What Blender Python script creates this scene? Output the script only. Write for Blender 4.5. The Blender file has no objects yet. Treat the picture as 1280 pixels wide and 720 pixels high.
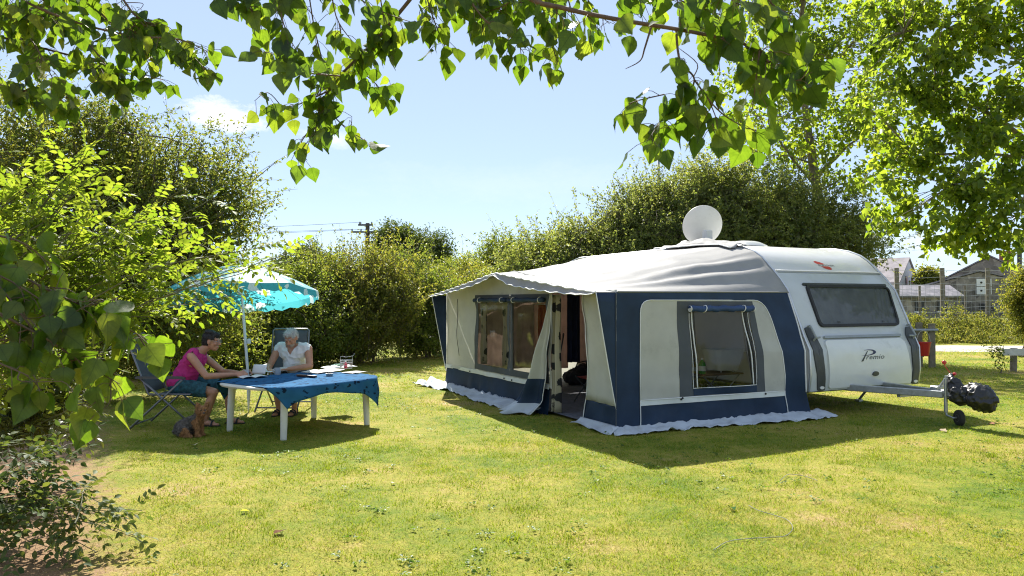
import bpy, math, random
import numpy as np
from mathutils import Vector, Matrix, Quaternion, noise as mnoise

sc = bpy.context.scene
COL = sc.collection
R = math.radians
H = 1.65                                   # eye height
FPX = 940.0
PH = R(1.04)

# ------------------------------------------------------------------ camera
cam = bpy.data.cameras.new('camera'); camo = bpy.data.objects.new('camera', cam)
COL.objects.link(camo); sc.camera = camo
camo.location = (0, 0, H); camo.rotation_euler = (R(90) + PH, 0, 0)
cam.sensor_width = 36; cam.lens = 36 * FPX / 1280
cam.clip_start = .05; cam.clip_end = 4000
cam.dof.use_dof = True; cam.dof.focus_distance = 10.5; cam.dof.aperture_fstop = 10.0

def at(u, v, Y):
    """point of the place seen at photo position (u, v) when it stands Y metres ahead"""
    x = (u - 640) / FPX; y = (360 - v) / FPX
    dy = math.cos(PH) - y * math.sin(PH); dz = math.sin(PH) + y * math.cos(PH)
    t = Y / dy
    return Vector((x * t, Y, H + dz * t))

# ------------------------------------------------------------------ object helpers
def tag(o, label=None, cat=None, group=None, kind=None):
    if label: o['label'] = label
    if cat: o['category'] = cat
    if group: o['group'] = group
    if kind: o['kind'] = kind
    return o

def empty(name, loc=(0, 0, 0), rz=0.0):
    o = bpy.data.objects.new(name, None); COL.objects.link(o)
    o.location = loc; o.rotation_euler = (0, 0, rz); o.empty_display_size = .1
    return o

def link(name, me, mats=(), parent=None):
    o = bpy.data.objects.new(name, me); COL.objects.link(o)
    if mats is not None and not isinstance(mats, (list, tuple)): mats = [mats]
    for m in (mats or []): me.materials.append(m)
    if parent is not None: o.parent = parent
    return o

def fast_mesh(name, verts, faces, smooth=False, mat_index=None):
    """verts N x 3; faces M x k (all the same size)"""
    verts = np.asarray(verts, np.float32); faces = np.asarray(faces, np.int32)
    me = bpy.data.meshes.new(name)
    m, k = faces.shape
    me.vertices.add(len(verts)); me.vertices.foreach_set('co', verts.ravel())
    me.loops.add(m * k); me.loops.foreach_set('vertex_index', faces.ravel())
    me.polygons.add(m)
    me.polygons.foreach_set('loop_start', np.arange(0, m * k, k, dtype=np.int32))
    if smooth: me.polygons.foreach_set('use_smooth', np.ones(m, bool))
    if mat_index is not None: me.polygons.foreach_set('material_index', np.asarray(mat_index, np.int32))
    me.update(calc_edges=True); me.validate()
    return me

class MB:
    """collects shapes, then links them as ONE mesh object"""
    def __init__(s): s.v = []; s.f = []; s.mi = []; s.cur = 0
    def add(s, vs, fs, M=None):
        b = len(s.v)
        for p in vs:
            p = Vector(p)
            s.v.append(M @ p if M is not None else p)
        for f in fs: s.f.append([b + i for i in f]); s.mi.append(s.cur)
        return s
    def box(s, c, d, M=None, bev=0.0):
        x, y, z = d[0] / 2, d[1] / 2, d[2] / 2; c = Vector(c)
        if bev <= 0:
            vs = [c + Vector((i * x, j * y, k * z)) for i in (-1, 1) for j in (-1, 1) for k in (-1, 1)]
            fs = [(0, 1, 3, 2), (4, 6, 7, 5), (0, 4, 5, 1), (2, 3, 7, 6), (0, 2, 6, 4), (1, 5, 7, 3)]
            return s.add(vs, fs, M)
        b = min(bev, x * .9, y * .9, z * .9)
        vs = []; idx = {}
        for i in (-1, 1):
            for j in (-1, 1):
                for k in (-1, 1):
                    for a in range(3):
                        p = [i * (x - b), j * (y - b), k * (z - b)]
                        p[a] = (i * x, j * y, k * z)[a]
                        idx[i, j, k, a] = len(vs); vs.append(c + Vector(p))
        fs = []
        for a in range(3):
            o = [q for q in range(3) if q != a]
            for sgn in (-1, 1):
                ring = []
                for (p, q) in ((-1, -1), (1, -1), (1, 1), (-1, 1)):
                    t = [0, 0, 0]; t[a] = sgn; t[o[0]] = p; t[o[1]] = q
                    ring.append(idx[t[0], t[1], t[2], a])
                fs.append(ring if (sgn > 0) ^ (a == 1) else ring[::-1])
        for a in range(3):
            o = [q for q in range(3) if q != a]
            for p in (-1, 1):
                for q in (-1, 1):
                    t0 = [0, 0, 0]; t0[a] = -1; t0[o[0]] = p; t0[o[1]] = q
                    t1 = list(t0); t1[a] = 1
                    fs.append([idx[(*t0, o[0])], idx[(*t1, o[0])], idx[(*t1, o[1])], idx[(*t0, o[1])]])
        for i in (-1, 1):
            for j in (-1, 1):
                for k in (-1, 1):
                    fs.append([idx[i, j, k, a] for a in range(3)])
        return s.add(vs, fs, M)
    def tube(s, pts, rad, seg=8, cap=True, M=None):
        pts = [Vector(p) for p in pts]; n = len(pts)
        if not isinstance(rad, (list, tuple)): rad = [rad] * n
        vs = []; fs = []; up = None
        for i, p in enumerate(pts):
            t = (pts[min(i + 1, n - 1)] - pts[max(i - 1, 0)])
            t = t.normalized() if t.length > 1e-9 else Vector((0, 0, 1))
            if up is None:
                up = t.orthogonal().normalized()
            else:
                up = (up - t * up.dot(t))
                up = up.normalized() if up.length > 1e-6 else t.orthogonal().normalized()
            w = t.cross(up)
            for k in range(seg):
                a = 2 * math.pi * k / seg
                vs.append(p + (up * math.cos(a) + w * math.sin(a)) * rad[i])
        for i in range(n - 1):
            for k in range(seg):
                k2 = (k + 1) % seg
                fs.append((i * seg + k, i * seg + k2, (i + 1) * seg + k2, (i + 1) * seg + k))
        if cap:
            fs.append(tuple(range(seg - 1, -1, -1))); fs.append(tuple((n - 1) * seg + k for k in range(seg)))
        return s.add(vs, fs, M)
    def lathe(s, prof, seg=24, M=None, cap=True):
        """prof: list of (r, z) turned round z"""
        vs = []; fs = []
        for (r, z) in prof:
            for k in range(seg):
                a = 2 * math.pi * k / seg
                vs.append((r * math.cos(a), r * math.sin(a), z))
        for i in range(len(prof) - 1):
            for k in range(seg):
                k2 = (k + 1) % seg
                fs.append((i * seg + k, i * seg + k2, (i + 1) * seg + k2, (i + 1) * seg + k))
        if cap:
            if prof[0][0] > 1e-4: fs.append(tuple(range(seg - 1, -1, -1)))
            if prof[-1][0] > 1e-4: fs.append(tuple((len(prof) - 1) * seg + k for k in range(seg)))
        return s.add(vs, fs, M)
    def grid(s, P, flip=False, close_u=False, M=None):
        """P[i][j] points"""
        n = len(P); m = len(P[0]); vs = [p for row in P for p in row]; fs = []
        for i in range(n - 1 + (1 if close_u else 0)):
            for j in range(m - 1):
                i2 = (i + 1) % n
                q = (i * m + j, i2 * m + j, i2 * m + j + 1, i * m + j + 1)
                fs.append(q[::-1] if flip else q)
        return s.add(vs, fs, M)
    def build(s, name, mats, parent=None, smooth=False, angle=None, thick=0.0, off=0.0):
        me = bpy.data.meshes.new(name)
        me.from_pydata([tuple(p) for p in s.v], [], s.f); me.update()
        if len(set(s.mi)) > 1: me.polygons.foreach_set('material_index', s.mi)
        if smooth: me.polygons.foreach_set('use_smooth', [True] * len(me.polygons))
        if angle: me.set_sharp_from_angle(angle=R(angle))
        o = link(name, me, mats, parent)
        if thick:
            md = o.modifiers.new('Solidify', 'SOLIDIFY'); md.thickness = thick; md.offset = off
        return o

# ------------------------------------------------------------------ materials
def nodes_of(name):
    m = bpy.data.materials.new(name); m.use_nodes = True
    nt = m.node_tree; nt.nodes.clear()
    out = nt.nodes.new('ShaderNodeOutputMaterial')
    return m, nt, out
def N(nt, t, **kw):
    n = nt.nodes.new(t)
    for k, v in kw.items():
        if k in n.inputs.keys() if hasattr(n.inputs, 'keys') else False: n.inputs[k].default_value = v
        else: setattr(n, k, v)
    return n
def c4(c): return (c[0], c[1], c[2], 1)
def ramp(nt, stops):
    r = nt.nodes.new('ShaderNodeValToRGB'); e = r.color_ramp.elements
    while len(e) < len(stops): e.new(.5)
    for i, (p, c) in enumerate(stops): e[i].position = p; e[i].color = c4(c)
    return r
def L(nt, a, b): nt.links.new(a, b)

def mat(name, col, rough=.6, metal=0.0, var=.12, scale=6.0, bump=0.0, bscale=60.0, spec=.5, coat=0.0, transl=0.0, tcol=None, dirt=None):
    """principled with a noise-varied base colour, optional bump, optional light passing through"""
    m, nt, out = nodes_of(name)
    b = nt.nodes.new('ShaderNodeBsdfPrincipled')
    tc = nt.nodes.new('ShaderNodeTexCoord')
    n = nt.nodes.new('ShaderNodeTexNoise'); n.inputs['Scale'].default_value = scale; n.inputs['Detail'].default_value = 6
    L(nt, tc.outputs['Object'], n.inputs['Vector'])
    lo = [x * (1 - var) for x in col]; hi = [min(1, x * (1 + var)) for x in col]
    r = ramp(nt, [(.3, lo), (.7, hi)]); L(nt, n.outputs['Fac'], r.inputs['Fac'])
    colout = r.outputs['Color']
    if dirt:
        n2 = nt.nodes.new('ShaderNodeTexNoise'); n2.inputs['Scale'].default_value = dirt[1]; n2.inputs['Detail'].default_value = 8
        n2.inputs['Roughness'].default_value = .7
        L(nt, tc.outputs['Object'], n2.inputs['Vector'])
        rr = ramp(nt, [(dirt[2], (0, 0, 0)), (dirt[3], (1, 1, 1))]); L(nt, n2.outputs['Fac'], rr.inputs['Fac'])
        mx = nt.nodes.new('ShaderNodeMix'); mx.data_type = 'RGBA'
        L(nt, rr.outputs['Color'], mx.inputs['Factor']); L(nt, colout, mx.inputs['A']); mx.inputs['B'].default_value = c4(dirt[0])
        colout = mx.outputs['Result']
    L(nt, colout, b.inputs['Base Color'])
    b.inputs['Roughness'].default_value = rough; b.inputs['Metallic'].default_value = metal
    b.inputs['Specular IOR Level'].default_value = spec; b.inputs['Coat Weight'].default_value = coat
    if bump:
        n3 = nt.nodes.new('ShaderNodeTexNoise'); n3.inputs['Scale'].default_value = bscale; n3.inputs['Detail'].default_value = 5
        L(nt, tc.outputs['Object'], n3.inputs['Vector'])
        bp = nt.nodes.new('ShaderNodeBump'); bp.inputs['Strength'].default_value = bump; bp.inputs['Distance'].default_value = .02
        L(nt, n3.outputs['Fac'], bp.inputs['Height']); L(nt, bp.outputs['Normal'], b.inputs['Normal'])
    if transl:
        t = nt.nodes.new('ShaderNodeBsdfTranslucent')
        if tcol: t.inputs['Color'].default_value = c4(tcol)
        else: L(nt, colout, t.inputs['Color'])
        mx = nt.nodes.new('ShaderNodeMixShader'); mx.inputs['Fac'].default_value = transl
        L(nt, b.outputs[0], mx.inputs[1]); L(nt, t.outputs[0], mx.inputs[2]); L(nt, mx.outputs[0], out.inputs['Surface'])
    else:
        L(nt, b.outputs[0], out.inputs['Surface'])
    m['bsdf'] = b.name
    return m

def leaf_mat(name, ca, cb, ta, tb, fac=.45, rough=.45, spec=.4):
    """leaf: front colours ca..cb picked per leaf, light passing through in ta..tb"""
    m, nt, out = nodes_of(name)
    g = nt.nodes.new('ShaderNodeNewGeometry')
    tc = nt.nodes.new('ShaderNodeTexCoord')
    r = ramp(nt, [(0, ca), (1, cb)]); L(nt, g.outputs['Random Per Island'], r.inputs['Fac'])
    r2 = ramp(nt, [(0, ta), (1, tb)]); L(nt, g.outputs['Random Per Island'], r2.inputs['Fac'])
    n = nt.nodes.new('ShaderNodeTexNoise'); n.inputs['Scale'].default_value = .9; n.inputs['Detail'].default_value = 3
    L(nt, tc.outputs['Object'], n.inputs['Vector'])
    rr = ramp(nt, [(.3, (.72, .74, .8)), (.7, (1.2, 1.12, .95))]); L(nt, n.outputs['Fac'], rr.inputs['Fac'])
    def mul(a):
        x = nt.nodes.new('ShaderNodeMix'); x.data_type = 'RGBA'; x.blend_type = 'MULTIPLY'; x.inputs['Factor'].default_value = 1
        L(nt, a, x.inputs['A']); L(nt, rr.outputs['Color'], x.inputs['B']); return x.outputs['Result']
    b = nt.nodes.new('ShaderNodeBsdfPrincipled'); L(nt, mul(r.outputs['Color']), b.inputs['Base Color'])
    b.inputs['Roughness'].default_value = rough; b.inputs['Specular IOR Level'].default_value = spec
    t = nt.nodes.new('ShaderNodeBsdfTranslucent'); L(nt, mul(r2.outputs['Color']), t.inputs['Color'])
    mx = nt.nodes.new('ShaderNodeMixShader'); mx.inputs['Fac'].default_value = fac
    L(nt, b.outputs[0], mx.inputs[1]); L(nt, t.outputs[0], mx.inputs[2]); L(nt, mx.outputs[0], out.inputs['Surface'])
    return m

def glass_mat(name, tint=(.9, .92, .92), refl=.08, rough=.03):
    m, nt, out = nodes_of(name)
    t = nt.nodes.new('ShaderNodeBsdfTransparent'); t.inputs['Color'].default_value = c4(tint)
    g = nt.nodes.new('ShaderNodeBsdfGlossy'); g.inputs['Roughness'].default_value = rough
    tc = nt.nodes.new('ShaderNodeTexCoord'); n = nt.nodes.new('ShaderNodeTexNoise'); n.inputs['Scale'].default_value = 5
    L(nt, tc.outputs['Object'], n.inputs['Vector'])
    bp = nt.nodes.new('ShaderNodeBump'); bp.inputs['Strength'].default_value = .12; bp.inputs['Distance'].default_value = .03
    L(nt, n.outputs['Fac'], bp.inputs['Height']); L(nt, bp.outputs['Normal'], g.inputs['Normal'])
    lw = nt.nodes.new('ShaderNodeLayerWeight'); lw.inputs['Blend'].default_value = .05
    ad = nt.nodes.new('ShaderNodeMath'); ad.operation = 'ADD'; ad.inputs[1].default_value = refl; ad.use_clamp = True
    L(nt, lw.outputs['Facing'], ad.inputs[0])
    mx = nt.nodes.new('ShaderNodeMixShader'); L(nt, ad.outputs[0], mx.inputs['Fac'])
    L(nt, t.outputs[0], mx.inputs[1]); L(nt, g.outputs[0], mx.inputs[2]); L(nt, mx.outputs[0], out.inputs['Surface'])
    return m

# ------------------------------------------------------------------ light
SUN_EL = R(43); SUN_AZ = math.atan2(-.20, 1.0)          # the sun stands beyond the scene, a little to the left
sdir = Vector((math.sin(SUN_AZ) * math.cos(SUN_EL), math.cos(SUN_AZ) * math.cos(SUN_EL), math.sin(SUN_EL)))
sl = bpy.data.lights.new('sun', 'SUN'); sl.energy = 5.0; sl.angle = R(.55); sl.color = (1, .95, .86)
so = bpy.data.objects.new('sun', sl); COL.objects.link(so); so.location = sdir * 60
so.rotation_euler = sdir.to_track_quat('Z', 'Y').to_euler()

world = bpy.data.worlds.new('World'); sc.world = world; world.use_nodes = True
nt = world.node_tree; nt.nodes.clear()
wo = nt.nodes.new('ShaderNodeOutputWorld'); bg = nt.nodes.new('ShaderNodeBackground')
sky = nt.nodes.new('ShaderNodeTexSky'); sky.sky_type = 'NISHITA'; sky.sun_disc = False
sky.sun_elevation = SUN_EL; sky.sun_rotation = SUN_AZ
sky.altitude = 50; sky.air_density = .8; sky.dust_density = 0.0; sky.ozone_density = 2.2
bg.inputs['Strength'].default_value = .112
# two small fair-weather clouds, fixed to directions of the sky
tc = nt.nodes.new('ShaderNodeTexCoord')
# thin high veil of haze that evens the sky out
veil = nt.nodes.new('ShaderNodeMix'); veil.data_type = 'RGBA'; veil.inputs['Factor'].default_value = .74
L(nt, sky.outputs['Color'], veil.inputs['A']); veil.inputs['B'].default_value = (2.22, 2.60, 3.28, 1)
prev = veil.outputs['Result']
nz = nt.nodes.new('ShaderNodeTexNoise'); nz.inputs['Scale'].default_value = 16; nz.inputs['Detail'].default_value = 9; nz.inputs['Roughness'].default_value = .74
mp = nt.nodes.new('ShaderNodeMapping'); mp.inputs['Scale'].default_value = (1, 1, 2.2)
L(nt, tc.outputs['Generated'], mp.inputs['Vector']); L(nt, mp.outputs['Vector'], nz.inputs['Vector'])
for (u, v, wd, ht, amt) in ((283, 148, .085, .032, 1.25), (412, 172, .055, .022, .6), (1180, 300, .14, .03, .35), (700, 230, .5, .05, .10)):
    d = (at(u, v, 100) - Vector((0, 0, H))).normalized()
    sb = nt.nodes.new('ShaderNodeVectorMath'); sb.operation = 'SUBTRACT'; sb.inputs[1].default_value = d
    L(nt, tc.outputs['Generated'], sb.inputs[0])
    ml = nt.nodes.new('ShaderNodeVectorMath'); ml.operation = 'MULTIPLY'; ml.inputs[1].default_value = (1 / wd, 1 / wd, 1 / ht)
    L(nt, sb.outputs[0], ml.inputs[0])
    ln = nt.nodes.new('ShaderNodeVectorMath'); ln.operation = 'LENGTH'; L(nt, ml.outputs[0], ln.inputs[0])
    fa = nt.nodes.new('ShaderNodeMapRange'); fa.inputs['From Min'].default_value = 0; fa.inputs['From Max'].default_value = 1.15
    fa.inputs['To Min'].default_value = .36; fa.inputs['To Max'].default_value = -.25; L(nt, ln.outputs['Value'], fa.inputs['Value'])
    ad = nt.nodes.new('ShaderNodeMath'); ad.operation = 'ADD'; L(nt, nz.outputs['Fac'], ad.inputs[0]); L(nt, fa.outputs[0], ad.inputs[1])
    mr = nt.nodes.new('ShaderNodeMapRange'); mr.inputs['From Min'].default_value = .52; mr.inputs['From Max'].default_value = .85
    mr.inputs['To Max'].default_value = amt; L(nt, ad.outputs[0], mr.inputs['Value'])
    mx = nt.nodes.new('ShaderNodeMix'); mx.data_type = 'RGBA'; L(nt, mr.outputs[0], mx.inputs['Factor'])
    L(nt, prev, mx.inputs['A']); mx.inputs['B'].default_value = (4.9, 4.9, 4.9, 1)
    prev = mx.outputs['Result']
L(nt, prev, bg.inputs['Color']); L(nt, bg.outputs[0], wo.inputs['Surface'])

sc.view_settings.view_transform = 'Standard'; sc.view_settings.look = 'None'
sc.view_settings.exposure = 1.25; sc.view_settings.gamma = 1
sc.render.engine = 'CYCLES'
cy = sc.cycles
cy.max_bounces = 7; cy.diffuse_bounces = 5; cy.glossy_bounces = 3; cy.transmission_bounces = 5; cy.transparent_max_bounces = 12
cy.use_denoising = True; cy.denoising_input_passes = 'RGB_ALBEDO_NORMAL'; cy.denoising_prefilter = 'NONE'; cy.denoising_quality = 'HIGH'; cy.filter_width = 1.1
cy.sample_clamp_indirect = 6
# ================================================================== CARAVAN
A_CV = math.atan2(.4415, .897)
EW = Vector((.897, .4415, 0)); EL = Vector((-.4415, .897, 0)); P0 = Vector((4.21, 10.85, 0))
CVW = 2.36
PROF = [(-.08, .36), (-.12, .60), (-.105, .95), (0, 1.15), (.115, 1.42), (.30, 1.83), (.45, 2.0), (.575, 2.125), (.69, 2.235), (.80, 2.33), (.94, 2.42), (1.18, 2.51), (1.5, 2.57), (2.2, 2.60)]
def tprof(z):
    for (t0, z0), (t1, z1) in zip(PROF, PROF[1:]):
        if z <= z1: return t0 + (t1 - t0) * (z - z0) / (z1 - z0)
    return PROF[-1][0]
def lerp(a, b, t): return a + (b - a) * t

M_skytint = mat('caravan_white_sky_tint', (.53, .56, .56), .32, var=.03, coat=.3, dirt=((.36, .37, .34), 3.0, .55, .9))  # white paint with the front's sky-lit blue-grey put into its base colour
M_cvwhite = mat('caravan_white_paint', (.64, .64, .62), .35, var=.03, coat=.25, dirt=((.55, .54, .48), 2.5, .55, .9))
M_lockw = mat('locker_white_paint', (.70, .72, .70), .3, var=.03, coat=.35, dirt=((.48, .5, .46), 3.5, .58, .9))  # same white made lighter: the door's reflection is put into the colour
M_darkpl = mat('dark_grey_plastic', (.055, .06, .06), .45, var=.2, bump=.1)
M_rubber = mat('black_rubber', (.018, .018, .02), .6, var=.2, bump=.2)
M_galv = mat('galvanised_steel', (.42, .44, .45), .42, metal=.75, var=.15, scale=14, bump=.06, dirt=((.22, .2, .17), 9, .55, .8))
M_alu = mat('aluminium_rail', (.62, .64, .66), .38, metal=.6, var=.08)
M_greytrim = mat('grey_trim', (.28, .31, .33), .4, var=.08)
M_curtgrey = mat('grey_curtain_cloth', (.42, .43, .44), .9, var=.15)
M_tint = glass_mat('tinted_acrylic', (.48, .50, .50), .0, .05)
M_red = mat('red_enamel', (.55, .035, .03), .4, var=.08)
M_blue_ink = mat('dark_blue_lettering', (.012, .02, .09), .4, var=.05)
M_ink = mat('dark_grey_lettering', (.035, .045, .05), .4, var=.05)
M_white = mat('white_plastic', (.78, .78, .76), .4, var=.04)
M_tyre = mat('tyre_rubber', (.03, .028, .026), .8, var=.25, bump=.3, bscale=40)
M_blackbag = mat('black_bin_bag_plastic', (.012, .012, .013), .40, var=.3, bump=.5, bscale=22, spec=.6)

cv = empty('caravan', P0, A_CV)
tag(cv, 'white touring caravan with a curved front and dark front window behind the awning', 'caravan')

prof_full = PROF + [(6.2, 2.60), (6.6, 2.52), (6.86, 2.2), (6.96, 1.3), (6.9, .36)]
def shrink(pr, d):
    n = len(pr); out = []
    for i in range(n):
        a = Vector(pr[i - 1]); b = Vector(pr[i]); c = Vector(pr[(i + 1) % n])
        t = ((b - a).normalized() + (c - b).normalized()).normalized()
        out.append((b.x + t.y * d, b.y - t.x * d))
    return out
mb = MB()
secs = [(0.0, .035), (.010, .012), (.035, 0), (CVW - .035, 0), (CVW - .010, .012), (CVW, .035)]
npf = len(prof_full)
for (w, d) in secs:
    for (t, z) in shrink(prof_full, d): mb.v.append(Vector((w, t, z)))
for i in range(len(secs) - 1):
    for j in range(npf):
        j2 = (j + 1) % npf
        mb.f.append([i * npf + j, i * npf + j2, (i + 1) * npf + j2, (i + 1) * npf + j])
        mb.mi.append(1 if 7 <= j <= 15 else 0)
mb.f.append(list(range(npf))[::-1]); mb.mi.append(1)
mb.f.append([(len(secs) - 1) * npf + j for j in range(npf)]); mb.mi.append(0)
mb.build('body', [M_skytint, M_cvwhite], cv, smooth=True, angle=28)

def Fp(w, z, off=0.0):
    """point on the caravan's front, off metres in front of it"""
    e = .01; n = Vector((0, -(2 * e), tprof(z + e) - tprof(z - e))).normalized()
    return Vector((w, tprof(z), z)) + n * off

def rounded(poly, r, k=5):
    """round the corners of a polygon of (x, y)"""
    out = []; n = len(poly)
    for i in range(n):
        p = Vector(poly[i]); a = Vector(poly[i - 1]) - p; b = Vector(poly[(i + 1) % n]) - p
        rr = min(r if not isinstance(r, (list, tuple)) else r[i], a.length * .45, b.length * .45)
        if rr < 1e-5: out.append(tuple(p)); continue
        p1 = p + a.normalized() * rr; p2 = p + b.normalized() * rr
        for j in range(k + 1):
            t = j / k
            out.append(tuple((1 - t) ** 2 * p1 + 2 * t * (1 - t) * p + t * t * p2))
    return out
def densify(poly, step=.12):
    out = []
    for i in range(len(poly)):
        a = Vector(poly[i]); b = Vector(poly[(i + 1) % len(poly)]); n = max(1, int((b - a).length / step))
        for j in range(n): out.append(tuple(a.lerp(b, j / n)))
    return out
def ray_poly(poly, c, a):
    d = Vector((math.cos(a), math.sin(a))); best = 0
    n = len(poly)
    for i in range(n):
        p = Vector(poly[i]) - c; q = Vector(poly[(i + 1) % n]) - c; e = q - p
        den = d.x * e.y - d.y * e.x
        if abs(den) < 1e-12: continue
        t = (p.x * e.y - p.y * e.x) / den; s_ = (p.x * d.y - p.y * d.x) / den
        if t > 0 and -1e-6 <= s_ <= 1 + 1e-6: best = max(best, t)
    return c + d * best
def ring(mb, outer, inner, fmap, loops=3, c=None):
    """sheet between two outlines (both star-shaped round c), mapped into the place by fmap"""
    c = Vector(c) if c else sum((Vector(p) for p in inner), Vector((0, 0))) / len(inner)
    ang = sorted(set([round(math.atan2(p[1] - c.y, p[0] - c.x), 5) for p in list(outer) + list(inner)] + [round(-math.pi + 2 * math.pi * k / 72, 5) for k in range(72)]))
    P = []
    for a in ang:
        o_, i_ = ray_poly(outer, c, a), ray_poly(inner, c, a)
        P.append([fmap(*i_.lerp(o_, j / loops)) for j in range(loops + 1)])
    mb.grid(P, close_u=True)
def fill(mb, poly, fmap, n=6):
    c = sum((Vector(p) for p in poly), Vector((0, 0))) / len(poly)
    P = [[fmap(*c.lerp(Vector(p), .02 + .98 * j / n)) for j in range(n + 1)] for p in poly]
    mb.grid(P, close_u=True); mb.add([row[0] for row in P], [list(range(len(P)))[::-1]])
def plate(mb, poly, off0, off1, n=6):
    """solid plate on the caravan's front"""
    poly = densify(poly)
    fill(mb, poly, lambda a, b: Fp(a, b, off1), n)
    m = len(poly); P = [[Fp(*p, off0), Fp(*p, off1)] for p in poly]
    mb.grid(P, close_u=True, flip=True)

# front window: rubber frame, curtain, tinted pane
wo_ = rounded([(.36, 1.27), (2.11, 1.27), (2.20, 1.885), (.37, 1.885)], .09)
wi_ = rounded([(.40, 1.305), (2.07, 1.305), (2.16, 1.85), (.41, 1.85)], .07)
mb = MB(); ring(mb, wo_, wi_, lambda a, b: Fp(a, b, .035), 1)
P = [[Fp(*p, 0), Fp(*p, .035)] for p in densify(wo_)]; mb.grid(P, close_u=True, flip=True)
win = mb.build('window', M_rubber, cv, smooth=True, angle=40)
mb = MB(); P = []
for i in range(121):
    a = i / 120; row = []
    for j in range(9):
        b = j / 8
        w = lerp(.41, lerp(2.06, 2.15, b), a); z = lerp(1.31, 1.845, b)
        amp = .010 + .008 * math.sin(a * 9)
        row.append(Fp(w + .02 * math.sin(a * 23 + b * 2) * (1 - b), z, .012 + .6 * amp * math.sin(a * 82 + 5 * mnoise.noise(Vector((a * 6, b * 1.5, 0))) + 3 * math.sin(a * 7) + 1.5 * b)))
    P.append(row)
mb.grid(P); mb.build('curtain', M_curtgrey, win, smooth=True)
mb = MB(); fill(mb, densify(wi_), lambda a, b: Fp(a, b, .031), 4); mb.build('pane', M_tint, win, smooth=True)
for w in (.75, 1.72):
    mb = MB(); plate(mb, [(w, 1.325), (w + .05, 1.325), (w + .05, 1.345), (w, 1.345)], .03, .036, 1); mb.build('catch', M_darkpl, win)
mb = MB(); plate(mb, rounded([(.36, 1.888), (2.2, 1.888), (2.2, 1.915), (.36, 1.915)], .01), 0, .03, 1); mb.build('window_rail', M_darkpl, win)

# gas locker door
lk = rounded([(.37, .395), (2.17, .395), (2.03, 1.075), (.33, 1.075)], (.05, .05, .08, .08))
mb = MB(); plate(mb, lk, 0, .028); door = mb.build('locker_door', M_lockw, cv, smooth=True, angle=35)
mb = MB(); pl = [(1.31 + .065 * math.cos(a * .3927), .575 + .032 * math.sin(a * .3927)) for a in range(16)]
plate(mb, pl, .026, .045, 1); mb.build('lock', M_darkpl, door)
mb = MB(); plate(mb, rounded([(.36, 1.10), (2.02, 1.10), (2.03, 1.135), (.36, 1.135)], .01), 0, .04, 2); mb.build('ledge_trim', M_greytrim, cv)

# dark corner strips with their small lamps and a grab handle
for side in (0, 1):
    if side == 0: q = [(.155, .37), (.30, .37), (.215, 1.12), (.17, 1.27), (.045, 1.27), (.06, .9)]
    else: q = [(2.20, .37), (2.33, .37), (2.335, .9), (2.35, 1.25), (2.235, 1.25), (2.16, 1.12)]
    mb = MB(); plate(mb, rounded(q, .03, 3), 0, .022, 3); cs = mb.build('corner_strip', M_darkpl, cv, smooth=True, angle=35)
    c = (.225, .415) if side == 0 else (2.262, .415)
    mb = MB(); plate(mb, [(c[0] + .042 * math.cos(a * .52), c[1] + .022 * math.sin(a * .52)) for a in range(12)], .02, .034, 1); mb.build('marker_lamp', M_white, cs)
    c = (.13, 1.18) if side == 0 else (2.29, 1.17)
    mb = MB(); mb.tube([Fp(c[0] - .02, c[1] + .10, .02), Fp(c[0] - .02, c[1] + .10, .07), Fp(c[0], c[1] - .08, .08), Fp(c[0], c[1] - .1, .02)], .016, 8)
    mb.tube([Fp(c[0], c[1] - .08, .06), Fp(c[0] + (.12 if side == 0 else -.10), c[1] - .07, .05)], .014, 8)
    mb.build('grab_handle', M_greytrim, cs, smooth=True, angle=50)

# seam trims
mb = MB(); mb.tube([Fp(.03, 2.118, .006), Fp(CVW - .03, 2.118, .006)], .011, 8); mb.build('seam_trim', M_cvwhite, cv, smooth=True)
mb = MB(); mb.tube([Fp(.05, 2.096, .002), Fp(CVW - .05, 2.096, .002)], .008, 8); mb.build('seam_seal', M_greytrim, cv, smooth=True)
for w in (-.002, CVW + .002):
    mb = MB(); mb.tube([(w, t, z + .004) for (t, z) in PROF + [(6.2, 2.6), (6.6, 2.52), (6.86, 2.2)]], .017, 8)
    mb.build('awning_rail', M_alu, cv, smooth=True)

# lettering and emblem
def text_mesh(body, size, shear=0.0, space=1.0):
    cu = bpy.data.curves.new('lettering', 'FONT'); cu.body = body; cu.size = size; cu.shear = shear; cu.space_character = space
    cu.resolution_u = 3; cu.fill_mode = 'FRONT'
    o = bpy.data.objects.new('lettering', cu); COL.objects.link(o)
    dg = bpy.context.evaluated_depsgraph_get(); dg.update()
    me = bpy.data.meshes.new_from_object(o.evaluated_get(dg)); COL.objects.unlink(o); bpy.data.objects.remove(o)
    return me
def map_text(me, f):
    for v in me.vertices: v.co = f(v.co.x, v.co.y)
    me.update(); return me
DW = .01724; DZ = .0121
def pz(x, y): return (1.01 + (1060 + x / 24 - 1074) * DW, .82 - (430 + y / 24 - 447) * DZ)
lt = empty('model_lettering', (0, 0, 0)); lt.parent = cv
def poly_on_front(pts, off, name, m, par):
    me = bpy.data.meshes.new(name); me.from_pydata([tuple(Fp(*p, off)) for p in pts], [], [list(range(len(pts)))]); me.update()
    return link(name, me, m, par)
poly_on_front([pz(*p) for p in [(520, 225), (545, 232), (398, 522), (335, 527)]], .0315, 'letter_stem', M_ink, lt)
mb = MB()
outer = [(430, 192), (560, 178), (690, 188), (765, 222), (795, 265), (762, 308), (680, 338), (560, 358), (350, 352)]
inner = [(440, 203), (540, 200), (630, 208), (690, 228), (712, 262), (685, 300), (600, 330), (480, 345), (350, 349)]
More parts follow.
